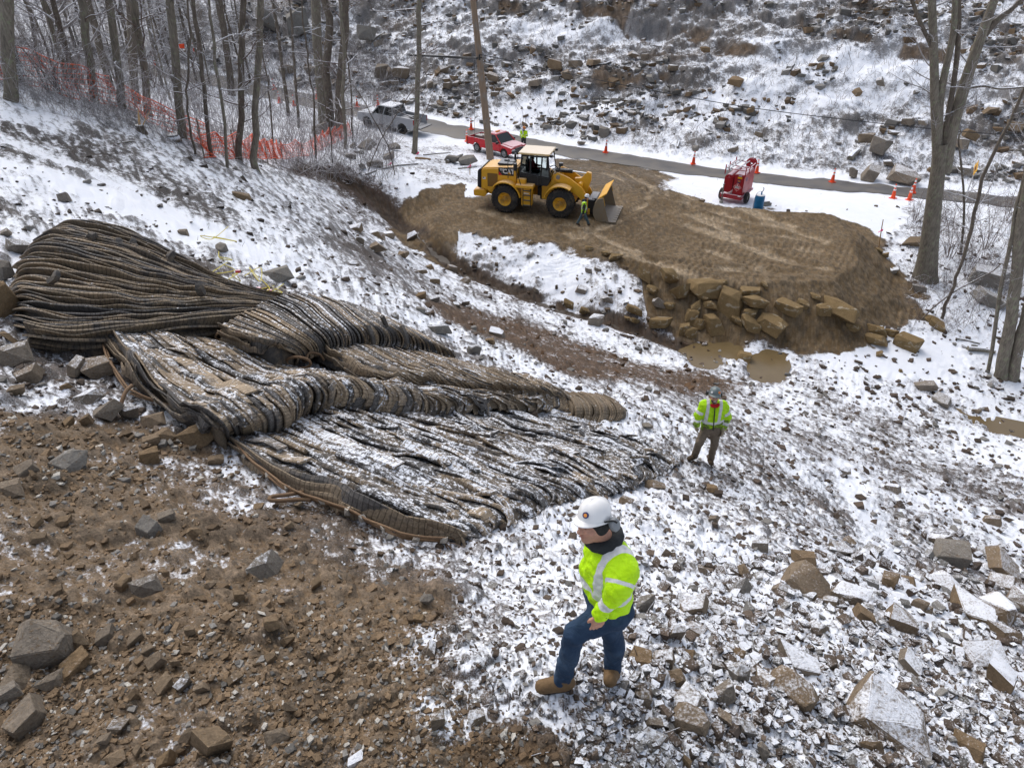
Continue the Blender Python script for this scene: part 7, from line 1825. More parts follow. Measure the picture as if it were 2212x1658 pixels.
M_YCORD = paint('yellow_cord', (0.62, 0.52, 0.06), .5, -.3)
o = m.obj('detonator_cord', M_YCORD, None); tag(o, 'tangled thin yellow cord on the snow above the left mats', 'cord')
m = MB()
for (a, b) in ((516, 595), (560, 632), (585, 640)):
    q = on(a, b, .08); m.box(tuple(q), (.10, .06, .06))
o = m.obj('cord_tag', M_RED, None); tag(o, 'little red tags on the yellow cord', 'tag')
# ---------------------------------------------------------------- people: each body and garment is one continuous surface grown round the joints of its pose
class Field:
    """signed distance on a grid, blended from tapered limbs and ellipsoids; meshed with surface nets"""
    def __init__(s, lo, hi, h):
        s.lo = np.array(lo, float) - .02; s.h = h; s.n = np.ceil((np.array(hi) - s.lo) / h).astype(int) + 2
        s.D = np.full(s.n, 1.0, np.float32); s.T = []
    def _box(s, lo, hi, pad):
        a = np.maximum(((np.array(lo) - pad - s.lo) / s.h).astype(int), 0); b = np.minimum(((np.array(hi) + pad - s.lo) / s.h).astype(int) + 2, s.n)
        if (b <= a).any(): return None
        g_ = [s.lo[k] + s.h * np.arange(a[k], b[k]) for k in range(3)]
        g_ = [q_.astype(np.float32) for q_ in g_]; X, Y, Z = np.meshgrid(*g_, indexing='ij'); return (slice(a[0], b[0]), slice(a[1], b[1]), slice(a[2], b[2])), np.stack([X, Y, Z], -1)
    def put(s, sl, d, k, sub=False):
        A = s.D[sl]
        if sub: s.D[sl] = np.maximum(A, -d); return
        if k > 0:
            q = np.clip(.5 + .5 * (A - d) / k, 0, 1); s.D[sl] = A * (1 - q) + d * q - k * q * (1 - q)
        else: s.D[sl] = np.minimum(A, d)
    def limb(s, a, b, ra, rb, k=.03, sub=False):
        a, b = np.array(a, np.float32), np.array(b, np.float32); R_ = max(ra, rb)
        q = s._box(np.minimum(a, b) - R_, np.maximum(a, b) + R_, k + .03)
        if q is None: return
        sl, P = q; ab = b - a; t = np.clip(((P - a) @ ab) / max(ab @ ab, 1e-9), 0, 1)
        d = np.linalg.norm(P - a - t[..., None] * ab, axis=-1) - (ra + (rb - ra) * t)
        s.put(sl, d.astype(np.float32), k, sub)
    def ell(s, c, r, axes=None, k=.02, sub=False):
        c = np.array(c, np.float32); r = np.array(r, np.float32); q = s._box(c - r.max(), c + r.max(), k + .02)
        if q is None: return
        sl, P = q; v = P - c
        if axes is not None: v = v @ np.array(axes, np.float32).T
        m = np.linalg.norm(v / r, axis=-1); d = (m - 1) * r.min() * (0.6 + .4 * r.max() / r.min() * 0 + .4)
        s.put(sl, d.astype(np.float32), k, sub)
    def wrinkle(s, amp, freq, seed):
        m = np.abs(s.D) < .05
        I = np.argwhere(m); P = s.lo + s.h * I
        x, y, z = P.T * freq
        nse = fbm(x + .6 * z, y + .35 * z, seed, 3) + fbm(z * 1.5 + .3 * x, x - y, seed + 5, 2) - 1.0
        s.D[m] += (amp * nse).astype(np.float32)
    def cutz(s, f):
        g_ = [s.lo[k] + s.h * np.arange(s.n[k]) for k in range(3)]
        X, Y, Z = np.meshgrid(*g_, indexing='ij'); s.D = np.maximum(s.D, f(X, Y, Z).astype(np.float32))
    def nets(s):
        D = s.D; ins = D < 0
        nx, ny, nz = D.shape
        acc = np.zeros((nx - 1, ny - 1, nz - 1, 3), np.float32); cnt = np.zeros((nx - 1, ny - 1, nz - 1), np.float32)
        for ax in range(3):
            for o1 in (0, 1):
                for o2 in (0, 1):
                    st = [0, 0, 0]; oth = [k for k in range(3) if k != ax]; st[oth[0]] = o1; st[oth[1]] = o2
                    sl0 = tuple(slice(st[k], st[k] + D.shape[k] - 1) for k in range(3)); st2 = list(st); st2[ax] += 1
                    sl1 = tuple(slice(st2[k], st2[k] + D.shape[k] - 1) for k in range(3))
                    c = ins[sl0] != ins[sl1]
                    I = np.nonzero(c)
                    if len(I[0]) == 0: continue
                    a, b = D[sl0][I], D[sl1][I]; t = a / (a - b)
                    p = np.zeros((len(t), 3), np.float32); p[:, oth[0]] = o1; p[:, oth[1]] = o2; p[:, ax] = t
                    acc[I] += p; cnt[I] += 1
        act = cnt > 0; ids = np.full(cnt.shape, -1, np.int64); I = np.argwhere(act); ids[act] = np.arange(len(I))
        V = s.lo + s.h * (I + acc[act] / cnt[act][:, None])
        F = []
        for ax in range(3):
            oth = [k for k in range(3) if k != ax]
            a = np.moveaxis(ins, ax, 0)
            c = a[:-1] != a[1:]
            J = np.argwhere(c[:, 1:-1, 1:-1]) + np.array([0, 1, 1])
            if len(J) == 0: continue
            def cell(d1, d2):
                K = np.zeros((len(J), 3), int); K[:, ax] = J[:, 0]; K[:, oth[0]] = J[:, 1] - d1; K[:, oth[1]] = J[:, 2] - d2
                return ids[K[:, 0], K[:, 1], K[:, 2]]
            q = np.stack([cell(1, 1), cell(0, 1), cell(0, 0), cell(1, 0)], 1)
            up = a[:-1][c][...] if False else a[J[:, 0], J[:, 1], J[:, 2]]
            flip = up if ax != 1 else ~up
            q[~flip] = q[~flip][:, ::-1]
            F.append(q)
        F = np.vstack(F); F = F[(F >= 0).all(1)]
        return V, F
def cloth(name, c, rough=.8, stripe=None, dirt=.0, dcol=(.05, .045, .04), wr=.35, scale=30, fade=None):
    g = NT(name); ps = g.obj(); n1 = g.noise(ps, 5, 4, .6); n2 = g.noise(ps, scale, 3, .6)
    col = g.mix(g.mapr(n1, .3, .7, 0, .3), c, tuple(x * .72 for x in c))
    if fade: col = g.mix(g.step(g.noise(ps, 3.2, 3, .5), .45, .7), col, fade)
    if dirt: col = g.mix(g.math('MULTIPLY', g.step(g.math('ADD', g.math('ADD', n1, g.math('MULTIPLY', g.math('SUBTRACT', n2, .5), .4)), g.attr('soilage').outputs['Fac']), .55, .75), dirt), col, dcol)
    if stripe is not None: col = g.mix(g.step(g.attr('stripe').outputs['Fac'], .42, .58), col, stripe)
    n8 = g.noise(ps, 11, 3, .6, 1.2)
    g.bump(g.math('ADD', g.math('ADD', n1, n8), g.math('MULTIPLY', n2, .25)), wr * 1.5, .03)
    col = g.mix(1.0, col, g.mapr(n8, .25, .75, .84, 1.08), 'MULTIPLY')  # shade of the folds painted into the colour, darker in the bump's hollows
    return g.out(col, rough, .2)
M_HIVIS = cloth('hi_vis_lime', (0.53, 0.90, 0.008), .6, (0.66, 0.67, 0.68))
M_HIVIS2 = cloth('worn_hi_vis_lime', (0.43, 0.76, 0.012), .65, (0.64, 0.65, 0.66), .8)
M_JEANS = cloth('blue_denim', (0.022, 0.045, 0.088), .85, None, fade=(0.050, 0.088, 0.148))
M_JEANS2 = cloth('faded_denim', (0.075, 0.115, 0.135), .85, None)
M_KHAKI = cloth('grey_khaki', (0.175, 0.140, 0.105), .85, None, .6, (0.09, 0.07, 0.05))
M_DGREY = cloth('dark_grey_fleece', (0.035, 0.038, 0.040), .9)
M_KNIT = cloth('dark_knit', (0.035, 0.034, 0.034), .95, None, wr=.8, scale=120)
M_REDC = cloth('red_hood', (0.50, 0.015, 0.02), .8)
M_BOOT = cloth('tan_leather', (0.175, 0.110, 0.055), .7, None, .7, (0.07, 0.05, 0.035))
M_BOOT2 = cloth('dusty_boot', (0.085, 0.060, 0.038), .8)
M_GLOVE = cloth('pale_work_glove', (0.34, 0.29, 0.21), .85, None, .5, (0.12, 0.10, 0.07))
M_SOLE = paint('boot_sole', (0.03, 0.025, 0.022), .8, .2)
M_HWHITE = paint('helmet_white', (0.80, 0.80, 0.80), .25, -.6, spec=.5); M_HGREY = paint('helmet_grey', (0.13, 0.165, 0.17), .35, -.2); M_HORG = paint('helmet_orange', (0.62, 0.22, 0.04), .4, -.3)
M_MUFF = paint('muff_grey', (0.22, 0.235, 0.25), .45, -.4)
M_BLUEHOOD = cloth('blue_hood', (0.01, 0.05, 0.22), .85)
g = NT('skin'); a_ = g.attr('hair'); n1 = g.noise(g.obj(), 40, 3, .6)
c = g.mix(g.mapr(n1, .3, .7, 0, 1), (0.40, 0.205, 0.140), (0.52, 0.285, 0.20)); c = g.mix(a_.outputs['Fac'], c, (0.055, 0.036, 0.026)); c = g.mix(g.attr('lip').outputs['Fac'], c, (0.30, 0.095, 0.075)); c = g.mix(g.attr('eye').outputs['Fac'], c, (0.035, 0.025, 0.022)); c = g.mix(g.attr('tooth').outputs['Fac'], c, (.75, .72, .66))
g.b.inputs['Subsurface Weight'].default_value = .08; M_SKIN = g.out(c, .55, .35)

def nrm(v): v = np.array(v, float); return v / np.linalg.norm(v)
def capd(P, a, b):
    a, b = np.array(a), np.array(b); ab = b - a; t = np.clip(((P - a) @ ab) / (ab @ ab), 0, 1)
    return np.linalg.norm(P - a - t[:, None] * ab, axis=1), t
def band(t, lo, hi, e=.03): return sstep(lo - e, lo + e, t) * (1 - sstep(hi - e, hi + e, t))
def make_person(label, J, hf, hu, h, jacket, legs, boots, helmet, opt):
    """J: joints in world space. hf, hu: the way the head faces and its up."""
    J = {k: np.array(v, float) for k, v in J.items()}
    base = np.array([(J['ankL'][0] + J['ankR'][0]) / 2, (J['ankL'][1] + J['ankR'][1]) / 2, min(J['ankL'][2], J['ankR'][2]) - .1])
    J = {k: (v if k[:4] in ('palm', 'thum') else v - base) for k, v in J.items()}
    PR = empty('person', base, 0, label, 'person')
    S_ = opt.get('s', 1.0)
    hf = nrm(hf); hu = nrm(np.array(hu) - hf * (np.array(hu) @ hf)); hl = np.cross(hu, hf)
    ax = np.array([hf, hl, hu]); H = J['head']
    hp = lambda f, l, u: H + (hf * f + hl * l + hu * u) * S_
    allp = np.array([v for k, v in J.items() if k[:4] not in ('palm', 'thum')]); lo, hi = allp.min(0) - .25, allp.max(0) + .25
    fine = h
    # ---- body
    B = Field(lo, hi, fine)
    B.ell(hp(-.012, 0, .035), np.array([.098, .076, .105]) * S_, ax, .02)
    B.ell(hp(.022, 0, -.045), np.array([.066, .058, .070]) * S_, ax, .03)
    B.limb(hp(.055, 0, -.095), hp(.045, 0, -.095), .024 * S_, .024 * S_, .03)
    B.limb(hp(.085, 0, .020), hp(.112, 0, -.026), .010 * S_, .017 * S_, .012)
    B.limb(hp(.100, .012, -.028), hp(.100, -.012, -.028), .010 * S_, .010 * S_, .008)
    B.limb(hp(.086, .034, .030), hp(.090, -.034, .030), .010 * S_, .010 * S_, .012)
    B.limb(hp(.080, .022, -.060), hp(.080, -.022, -.060), .011 * S_, .011 * S_, .014)
    for s in (-1, 1):
        B.limb(hp(.066, s * .040, -.018), hp(.05, s * .052, -.03), .022 * S_, .02 * S_, .02)
        B.ell(hp(.088, s * .031, .010), np.array([.014, .016, .010]) * S_, ax, 0, True)
        B.ell(hp(.083, s * .031, .010), np.array([.011, .013, .009]) * S_, ax, .003)
        if not opt.get('beanie'): B.ell(hp(-.01, s * .080, -.005), np.array([.028, .012, .034]) * S_, ax, .008)
    B.limb(hp(-.02, 0, -.06), J['neck'], .055 * S_, .060 * S_, .03)
    mid = (J['shL'] + J['shR']) / 2; pel = (J['hipL'] + J['hipR']) / 2
    B.limb(J['shL'], J['shR'], .062, .062, .05); B.limb(J['neck'], mid, .06, .09, .05)
    for s in 'LR':
        B.limb(J['sh' + s] * .6 + mid * .4, J['hip' + s] * .8 + pel * .2, .088, .088, .06)
        B.limb(J['sh' + s], J['el' + s], .050, .040, .03); B.limb(J['el' + s], J['wr' + s], .040, .028, .03)
        B.limb(J['hip' + s], J['kn' + s], .080, .055, .04); B.limb(J['kn' + s], J['ank' + s], .053, .038, .03)
        B.limb(J['ank' + s], J['toe' + s], .036, .030, .03)
        # hand: palm, four unequal bent fingers and a thumb
        wr, tip = J['wr' + s], J['hd' + s]; d = nrm(tip - wr); L = np.linalg.norm(tip - wr)
        pn = nrm(J.get('palm' + s, np.array([0, -1, 0])) - 0); pn = nrm(pn - d * (pn @ d)); side = np.cross(d, pn)
        th = J.get('thumb' + s); ts = 1.0 if th is None else np.sign(side @ th) or 1.0
        pe = wr + d * .095 * S_
        for q in (-.028, -.009, .010, .028): B.limb(wr + side * q * .7, pe + side * q * 1.05, .017, .014, .012)
        for i, q in enumerate((.031, .011, -.010, -.029)):
            fl = (.072, .080, .074, .058)[i] * S_; cu = opt.get('curl', .6)
            p0 = pe + side * ts * q; d1 = nrm(d + pn * cu * .45); p1 = p0 + d1 * fl * .5; d2 = nrm(d1 + pn * cu * .8); p2 = p1 + d2 * fl * .5
            B.limb(p0 - d * .02, p1, .0105, .0095, .006); B.limb(p1, p2, .0095, .008, .004)
        t0 = wr + d * .03 * S_ + side * ts * .026; t1 = t0 + nrm(d * .7 + side * ts * .75 + pn * .2) * .042 * S_; t2 = t1 + nrm(d + side * ts * .25 + pn * .4) * .032 * S_
        B.limb(t0, t1, .014, .0115, .01); B.limb(t1, t2, .0115, .009, .006)
    V, F = B.nets(); me = mesh_np('body', V, F, True)
    v = (V - H) @ ax.T / S_
    f_, l_, u_ = v.T
    hd = (np.linalg.norm(V - H, axis=1) < .2)
    beard = opt.get('beard', 0.0)
    jaw = np.where(hd & (f_ > -.03), sstep(.0, .03, -u_ - .028) * sstep(-.02, .02, f_) , 0) * (1 - sstep(.07, .1, np.abs(l_)))
    mouth = np.exp(-((u_ + .062) / .0085) ** 2 - (l_ / .026) ** 4) * (f_ > .06)
    hair = np.clip(jaw * beard * (1 - mouth) + hd * (f_ > .05) * np.exp(-((u_ - .030) / .007) ** 2) * band(np.abs(l_), .014, .050, .006) * .85 + hd * (f_ < -.02) * sstep(-.03, .0, u_ - .0) * (np.abs(l_) < .074) * .9, 0, 1)
    vflt(me, 'hair', hair); vflt(me, 'lip', mouth * hd * (1 - opt.get('smile', 0)) * .8)
    vflt(me, 'tooth', mouth * hd * opt.get('smile', 0) * (np.abs(l_) < .024))
    vflt(me, 'eye', hd * (f_ > .05) * np.exp(-((u_ - .010) / .0065) ** 2) * np.exp(-((np.abs(l_) - .031) / .012) ** 4) * .85)
    link('body', me, PR, M_SKIN)
    # ---- jacket or vest
    fw = nrm(opt['front']); lf = np.cross([0, 0, 1], fw)
    A = Field(lo, hi, h)
    bulk = opt.get('bulk', 1.0)
    A.limb(J['shL'], J['shR'], .085 * bulk, .085 * bulk, .06); A.limb(J['neck'] + (mid - J['neck']) * .45, mid, .085, .12, .06)
    hem = {s: J['hip' + s] + (mid - pel) * opt.get('hem', .02) for s in 'LR'}
    for s in 'LR':
        A.limb(J['sh' + s] * .62 + mid * .38, hem[s], .118 * bulk, .118 * bulk, .07)
        A.limb(J['sh' + s], J['el' + s], .092 * bulk, .078 * bulk, .05); A.limb(J['el' + s], J['wr' + s] * .97 + J['el' + s] * .03, .078 * bulk, .056 * bulk, .04)
    A.ell((mid + pel) / 2 + fw * .03, (.145 * bulk, .15 * bulk, .22), np.array([fw, lf, [0, 0, 1]]), .08)
    A.wrinkle(.034 if h < .012 else .02, 8.0, 31); A.wrinkle(.012, 21.0, 33)
    V, F = A.nets(); me = mesh_np('jacket', V, F, True)
    st = np.zeros(len(V)); axis = mid - pel; La = axis @ axis
    dT = np.full(len(V), 9.0)
    for s in 'LR':
        d1, t1 = capd(V, J['sh' + s], J['el' + s]); d2, t2 = capd(V, J['el' + s], J['wr' + s])
        d3, t3 = capd(V, J['sh' + s] * .62 + mid * .38, hem[s])
        arm = (np.minimum(d1 - .09, d2 - .07) < d3 - .13)
        st = np.where(arm, np.maximum(st, np.where(d1 - .085 < d2 - .066, band(t1, *opt.get('st_up', (.66, .92)), .03), band(t2, *opt.get('st_lo', (.42, .66)), .03))), st)
        dT = np.where(arm, -1, dT)
    tor = dT > 0; hh = ((V - pel) @ axis) / La; ll = (V - mid) @ lf; ff = (V - mid) @ fw
    waist = band(hh, *opt.get('st_waist', (.36, .50)), .02)
    brace = band(np.abs(ll), .095, .155, .012) * sstep(opt.get('st_waist', (.36, .5))[0], opt.get('st_waist', (.36, .5))[0] + .05, hh)
    st = np.where(tor, np.maximum(st, np.maximum(waist, brace)), st)
    vflt(me, 'stripe', st); vflt(me, 'soilage', np.where(hh < .45, opt.get('soil', -.3), -.3) - .15 * hh)
    jk = link(opt.get('jname', 'jacket'), me, PR, jacket)
    zp = [mid + fw * .14 + np.array([0, 0, .05]), (mid + pel) / 2 + fw * .185, pel + fw * .155 + np.array([0, 0, .06])]
    if opt.get('zip'):
        m = MB(); m.tube(smooth_line(zp, 10), .011, 6); m.obj('zip', M_BLK, jk)
    m = Field(lo, hi, h)
    for s in 'LR': m.limb(J['wr' + s] * .96 + J['el' + s] * .04, J['wr' + s] * 1.06 - J['el' + s] * .06, .046, .040, .01)
    V, F = m.nets(); link('cuffs', mesh_np('cuffs', V, F, True), jk, opt.get('hemmat', M_DGREY))
    # ---- collar or hood
    m = Field(lo, hi, h); n0 = J['neck']
    for a in np.linspace(0, 2 * math.pi, 13)[:-1]:
        p = n0 + (fw * math.cos(a) * .085 + lf * math.sin(a) * .088) + np.array([0, 0, .02 - .015 * math.cos(a)]); b = n0 + (fw * math.cos(a + .53) * .085 + lf * math.sin(a + .53) * .088) + np.array([0, 0, .02 - .015 * math.cos(a + .53)])
        m.limb(p, b, .034, .034, .02)
    if opt.get('hoodback'): m.ell(n0 - fw * .10 + np.array([0, 0, .0]), (.07, .12, .06), np.array([fw, lf, [0, 0, 1]]), .03)
    V, F = m.nets(); link('collar', mesh_np('collar', V, F, True), jk, opt.get('collar', M_DGREY))
    # ---- trousers
    T = Field(lo, hi, h); 
    T.limb(J['hipL'], J['hipR'], .115, .115, .05); T.limb(pel, pel + (mid - pel) * .25, .13, .13, .05)
    for s in 'LR':
        lg = opt.get('legs', 1.0); T.limb(J['hip' + s], J['kn' + s], .108 * lg, .078 * lg, .05); T.limb(J['kn' + s], J['ank' + s] * .97 + J['kn' + s] * .03, .078 * lg, .068 * lg, .03)
    T.wrinkle(.018, 11, 61); V, F = T.nets(); me = mesh_np('trousers', V, F, True); vflt(me, 'soilage', np.zeros(len(V))); link('trousers', me, PR, legs)
    # ---- boots
    for s in 'LR':
        b = Field(lo, hi, min(h, .009)); an, to = J['ank' + s], J['toe' + s]; d = nrm(to - an); he = an - d * .05; he[2] = min(he[2], an[2] - .045)
        b.limb(an + nrm(J['kn' + s] - an) * .10, an, .058, .056, .03); b.limb(an + np.array([0, 0, -.03]), to, .052, .042, .04); b.limb(he, to - np.array([0, 0, .01]), .044, .042, .03)
        V, F = b.nets(); me = mesh_np('boot', V, F, True); vflt(me, 'soilage', np.clip((an[2] - V[:, 2]) * 2, -.1, .3)); bo = link('boot', me, PR, boots)
        m = MB(); sd = nrm(np.cross(d, [0, 0, 1])); zz = min(to[2], he[2]) - .036
        ring = [he - d * .035 + sd * .0, he + sd * .042, (he + to) / 2 + sd * .040, to + sd * .045 - d * .01, to + d * .045, to - sd * .045 - d * .01, (he + to) / 2 - sd * .040, he - sd * .042]
        m.add([(p[0], p[1], p[2] - .052) for p in ring] + [(p[0], p[1], p[2] - .020) for p in ring], [tuple(reversed(range(8))), tuple(range(8, 16))] + [(i, (i + 1) % 8, 8 + (i + 1) % 8, 8 + i) for i in range(8)]); m.obj('sole', M_SOLE, bo, .006)
    if opt.get('gloves'):
        for s in 'LR':
            gl = Field(lo, hi, min(h, .009)); wr, tip = J['wr' + s], J['hd' + s]; d = nrm(tip - wr); pn = nrm(J['palm' + s] - d * (J['palm' + s] @ d)); side = np.cross(d, pn); ts = np.sign(side @ J['thumb' + s]) or 1
            gl.limb(wr - d * .03, wr + d * .03, .045, .040, .02); pe = wr + d * .10
            for q in (-.026, 0, .026): gl.limb(wr + side * q * .6, pe + side * q, .026, .023, .015)
            for i, q in enumerate((.034, .012, -.011, -.032)):
                p1 = pe + side * ts * q + nrm(d + pn * .35) * .045; gl.limb(pe + side * ts * q, p1, .016, .015, .008); gl.limb(p1, p1 + nrm(d + pn * 1.0) * .04, .015, .013, .006)
            t0 = wr + d * .03 + side * ts * .03; t1 = t0 + nrm(d * .6 + side * ts * .8) * .05; gl.limb(t0, t1, .02, .017, .012); gl.limb(t1, t1 + nrm(d + pn * .4) * .035, .017, .013, .008)
            V, F = gl.nets(); me = mesh_np('glove', V, F, True); vflt(me, 'soilage', np.zeros(len(V))); link('glove', me, PR, M_GLOVE)
    # ---- helmet
    if helmet:
        E = bpy.data.objects.new('helmet', None); COL.objects.link(E); E.parent = PR
        M4 = Matrix(((hf[0], hl[0], hu[0], 0), (hf[1], hl[1], hu[1], 0), (hf[2], hl[2], hu[2], 0), (0, 0, 0, 1))); E.matrix_local = Matrix.Translation(Vector(hp(-.008, 0, .068))) @ M4 @ Matrix.Diagonal((S_ * opt.get('hs', .95), S_ * opt.get('hs', .95), S_ * opt.get('hs', .95), 1)) @ Euler((0, opt.get('htilt', -.06), 0)).to_matrix().to_4x4()
        n = 36; rows = []
        prof = [(1.0, -.02), (1.0, .02), (.965, .055), (.87, .090), (.70, .118), (.45, .137), (.2, .145), (.0, .147)]
        Vv = []; 
        for r_, z in prof:
            for k_ in range(n):
                a = 2 * math.pi * k_ / n; rd = .008 * math.exp(-(math.sin(a) / .22) ** 2) * (r_ > .1) * (r_ < .99)
                Vv.append((math.cos(a) * .137 * r_ , math.sin(a) * .114 * r_, z + rd))
        Fv = [(i * n + k_, i * n + (k_ + 1) % n, (i + 1) * n + (k_ + 1) % n, (i + 1) * n + k_) for i in range(len(prof) - 1) for k_ in range(n)]
        m = MB(); m.add(Vv, Fv); m.obj('dome', helmet, E, 0, True)
        Vv = []
        for k_ in range(n):
            a = 2 * math.pi * k_ / n; fr_ = max(0, math.cos(a)) ** 2
            for q, dz in ((.985, .0), (1.05 + .24 * fr_, -.012 - .018 * fr_), (1.05 + .24 * fr_, -.020 - .018 * fr_), (.985, -.02)): Vv.append((math.cos(a) * .137 * q, math.sin(a) * .114 * q, dz - .002))
        m = MB(); m.add(Vv, [(k_ * 4 + j, ((k_ + 1) % n) * 4 + j, ((k_ + 1) % n) * 4 + (j + 1) % 4, k_ * 4 + (j + 1) % 4) for k_ in range(n) for j in range(4)]); m.obj('brim', helmet, E, 0, True)
        for (a, z, r_, mt1, mt2) in opt.get('logo', ()):
            c = Vector((math.cos(a) * .130, math.sin(a) * .110, z)); nv = Vector((math.cos(a) / .137, math.sin(a) / .114, .9 / .147 * z / .147)).normalized()
            m = MB(); m.cyl(c, c + nv * .012, r_, 16); m.obj('badge', mt1, E); m = MB(); m.cyl(c + nv * .010, c + nv * .014, r_ * .6, 12); m.obj('badge_centre', mt2, E)
        for (sd_, back, up_) in opt.get('muffs', ()):
            cpos = Vector((-.03 - back, sd_ * (.125 + .2 * back), up_)); m = MB(); m.lathe([(.001, -.03), (.036, -.028), (.044, -.012), (.044, .01), (.036, .026), (.001, .03)], (0, 0, 0), 'y', 20)
            o = m.obj('ear_muff', opt.get('muffmat', M_MUFF), E, 0, True); o.location = cpos; o.scale = (1, 1, 1.3); o.rotation_euler = (.25 * sd_, .2, 0)
            m = MB(); m.tube(smooth_line([Vector((-.0, sd_ * .118, .0)), Vector((-.03 - back * .5, sd_ * (.14 + .1 * back), .02 + up_ * .3)), cpos + Vector((0, sd_ * .03, .03))], 8), .009, 6); m.obj('muff_arm', M_BLK, E, 0, True)
    if opt.get('beanie'):
        b = Field(lo, hi, h); b.ell(hp(-.020, 0, .050), np.array([.106, .086, .095]) * S_, ax, 0)
        for s in (-1, 1): b.ell(hp(-.030, s * .055, .0), np.array([.05, .035, .06]) * S_, ax, .03)
        b.ell(hp(-.06, 0, .0), np.array([.055, .06, .07]) * S_, ax, .03)
        V, F = b.nets(); link('knit_cap', mesh_np('knit_cap', V, F, True), PR, opt['beanie'])
    return PR, base
def pp(px, py, y): return tuple(plane_pt(px, py, y))
def of(a, *d): return tuple(Vector(a) + Vector(d))

# --- the white-helmeted worker in front
fl = on(1205, 1490); frt = on(1326, 1466)
y0 = (fl.y + frt.y) / 2
lv = Vector((.35, -.93, 0)); 
nk = pp(1303, 1163, y0 + .01); mds = of(nk, .03, .0, -.085); shL = of(mds, *(lv * .19)); hipL = pp(1327, 1320, y0 - .07)
shR = of(mds, *(-lv * .19)); hipR = of(hipL, *(-lv * .19))
J = dict(head=pp(1281, 1133, y0 - .02), neck=nk, shL=shL, shR=shR, elL=pp(1335, 1272, y0 - .25), elR=of(shR, .10, .05, -.28),
  wrL=pp(1297, 1325, y0 - .23), wrR=of(shR, .06, .02, -.50), hdL=pp(1289, 1356, y0 - .24), hdR=of(shR, .04, .0, -.62), hipL=hipL, hipR=hipR,
  knL=pp(1242, 1368, y0 - .16), knR=pp(1327, 1388, y0 + .10), ankL=pp(1215, 1468, fl.y), ankR=pp(1322, 1449, frt.y), toeL=pp(1171, 1481, fl.y - .03), toeR=pp(1318, 1467, frt.y - .12))
J['palmL'] = (-.3, .9, -.2); J['palmR'] = (-.4, -.8, -.2); J['thumbL'] = (-1, 0, .2); J['thumbR'] = (-1, 0, .2)
zmin = J['ankL'][2] - .09
P1, b1 = make_person('worker in white helmet and clean lime jacket stepping uphill, hand on his thigh', J, (-.80, -.46, .16), (.2, .40, 1), .0075, M_HIVIS, M_JEANS, M_BOOT, M_HWHITE,
  dict(front=(-.93, -.35, 0), beanie=M_KNIT, muffs=((1, .055, -.035), (-1, .055, -.035)), logo=((.42, .055, .024, M_NAVY, M_ORNL),), s=.88, hs=.87, htilt=.02, bulk=.87, legs=.92, hem=.10, st_waist=(.38, .50), st_up=(.62, .84), st_lo=(.46, .72), curl=.35, beard=.12))
# --- the bearded worker by the mats
fR, fL = on(1494, 993), on(1535, 1003); y0 = (fR.y + fL.y) / 2
J = dict(head=pp(1543.5, 857, y0 - .06), neck=pp(1542, 872, y0 - .02), shL=pp(1562, 876, y0), shR=pp(1521, 874, y0), elL=pp(1571, 898, y0 - .02), elR=pp(1508, 896, y0 - .02), wrL=pp(1563, 926, y0 - .10), wrR=pp(1505, 917, y0 - .08),
  hdL=pp(1558, 944, y0 - .13), hdR=pp(1503, 933, y0 - .1), hipL=pp(1547, 925, y0 - .01), hipR=pp(1527, 924, y0 - .01), knL=pp(1543, 958, y0 - .10), knR=pp(1511, 955, y0 - .12), ankL=pp(1535, 992, fL.y + .02), ankR=pp(1501, 982, fR.y + .03), toeL=pp(1537, 1000, fL.y - .12), toeR=pp(1489, 990, fR.y - .08))
J['palmL'] = (-.8, .2, 0); J['palmR'] = (.8, .2, 0); J['thumbL'] = (0, -1, 0); J['thumbR'] = (0, -1, 0)
P2, b2 = make_person('bearded smiling worker in grey helmet, red hood and dirty lime jacket beside the mats', J, (-.12, -.95, .22), (.05, .4, 1), .0105, M_HIVIS2, M_KHAKI, M_BOOT2, M_HGREY,
  dict(front=(-.1, -1, 0), gloves=True, zip=True, beard=1.0, smile=1.0, muffs=((1, .05, -.02), (-1, .05, -.02)), muffmat=M_BLK, logo=((.62, .055, .026, M_ORNL, M_RED), (-.75, .05, .022, M_REFL, M_GALV)), collar=M_REDC, soil=.22, bulk=.98, hem=.05, st_waist=(.36, .47), st_up=(.55, .80), st_lo=(.45, .68), hemmat=M_HIVIS2))
# --- the man walking before the bucket
a_, b_ = on(1246, 487), on(1273, 486); y0 = (a_.y + b_.y) / 2
q3 = lambda x, y, dy: of(pp(x, y, y0), 0, dy, 0)
J = dict(head=q3(1267.5, 426.5, 0), neck=q3(1263.5, 432.5, 0), shL=q3(1262, 438, .19), shR=q3(1262, 438, -.19), elL=q3(1263, 448, .27), elR=q3(1259.5, 449, -.28), wrL=q3(1267, 456, .25), wrR=q3(1259, 458, -.25), hdL=q3(1269, 460, .25), hdR=q3(1259.5, 462.5, -.25),
  hipL=q3(1260.5, 459, .1), hipR=q3(1260, 459, -.1), knL=q3(1254.5, 471, .1), knR=q3(1266.5, 471, -.1), ankL=q3(1247.5, 482.5, .06), ankR=q3(1271.5, 482.5, -.04), toeL=q3(1251.5, 485.5, .06), toeR=q3(1276, 485, -.06))
J['palmL'] = (0, -1, 0); J['palmR'] = (0, 1, 0); J['thumbL'] = (1, 0, 0); J['thumbR'] = (1, 0, 0)
P3, b3 = make_person('man in dark jacket and lime vest walking past the loader bucket', J, (.95, -.1, -.25), (.2, 0, 1), .02, M_HIVIS2, M_JEANS2, M_BOOT2, M_HWHITE, dict(front=(1, 0, 0), jname='vest', hem=.1, st_up=(5, 6), st_lo=(5, 6), beanie=M_DGREY, soil=-.3))
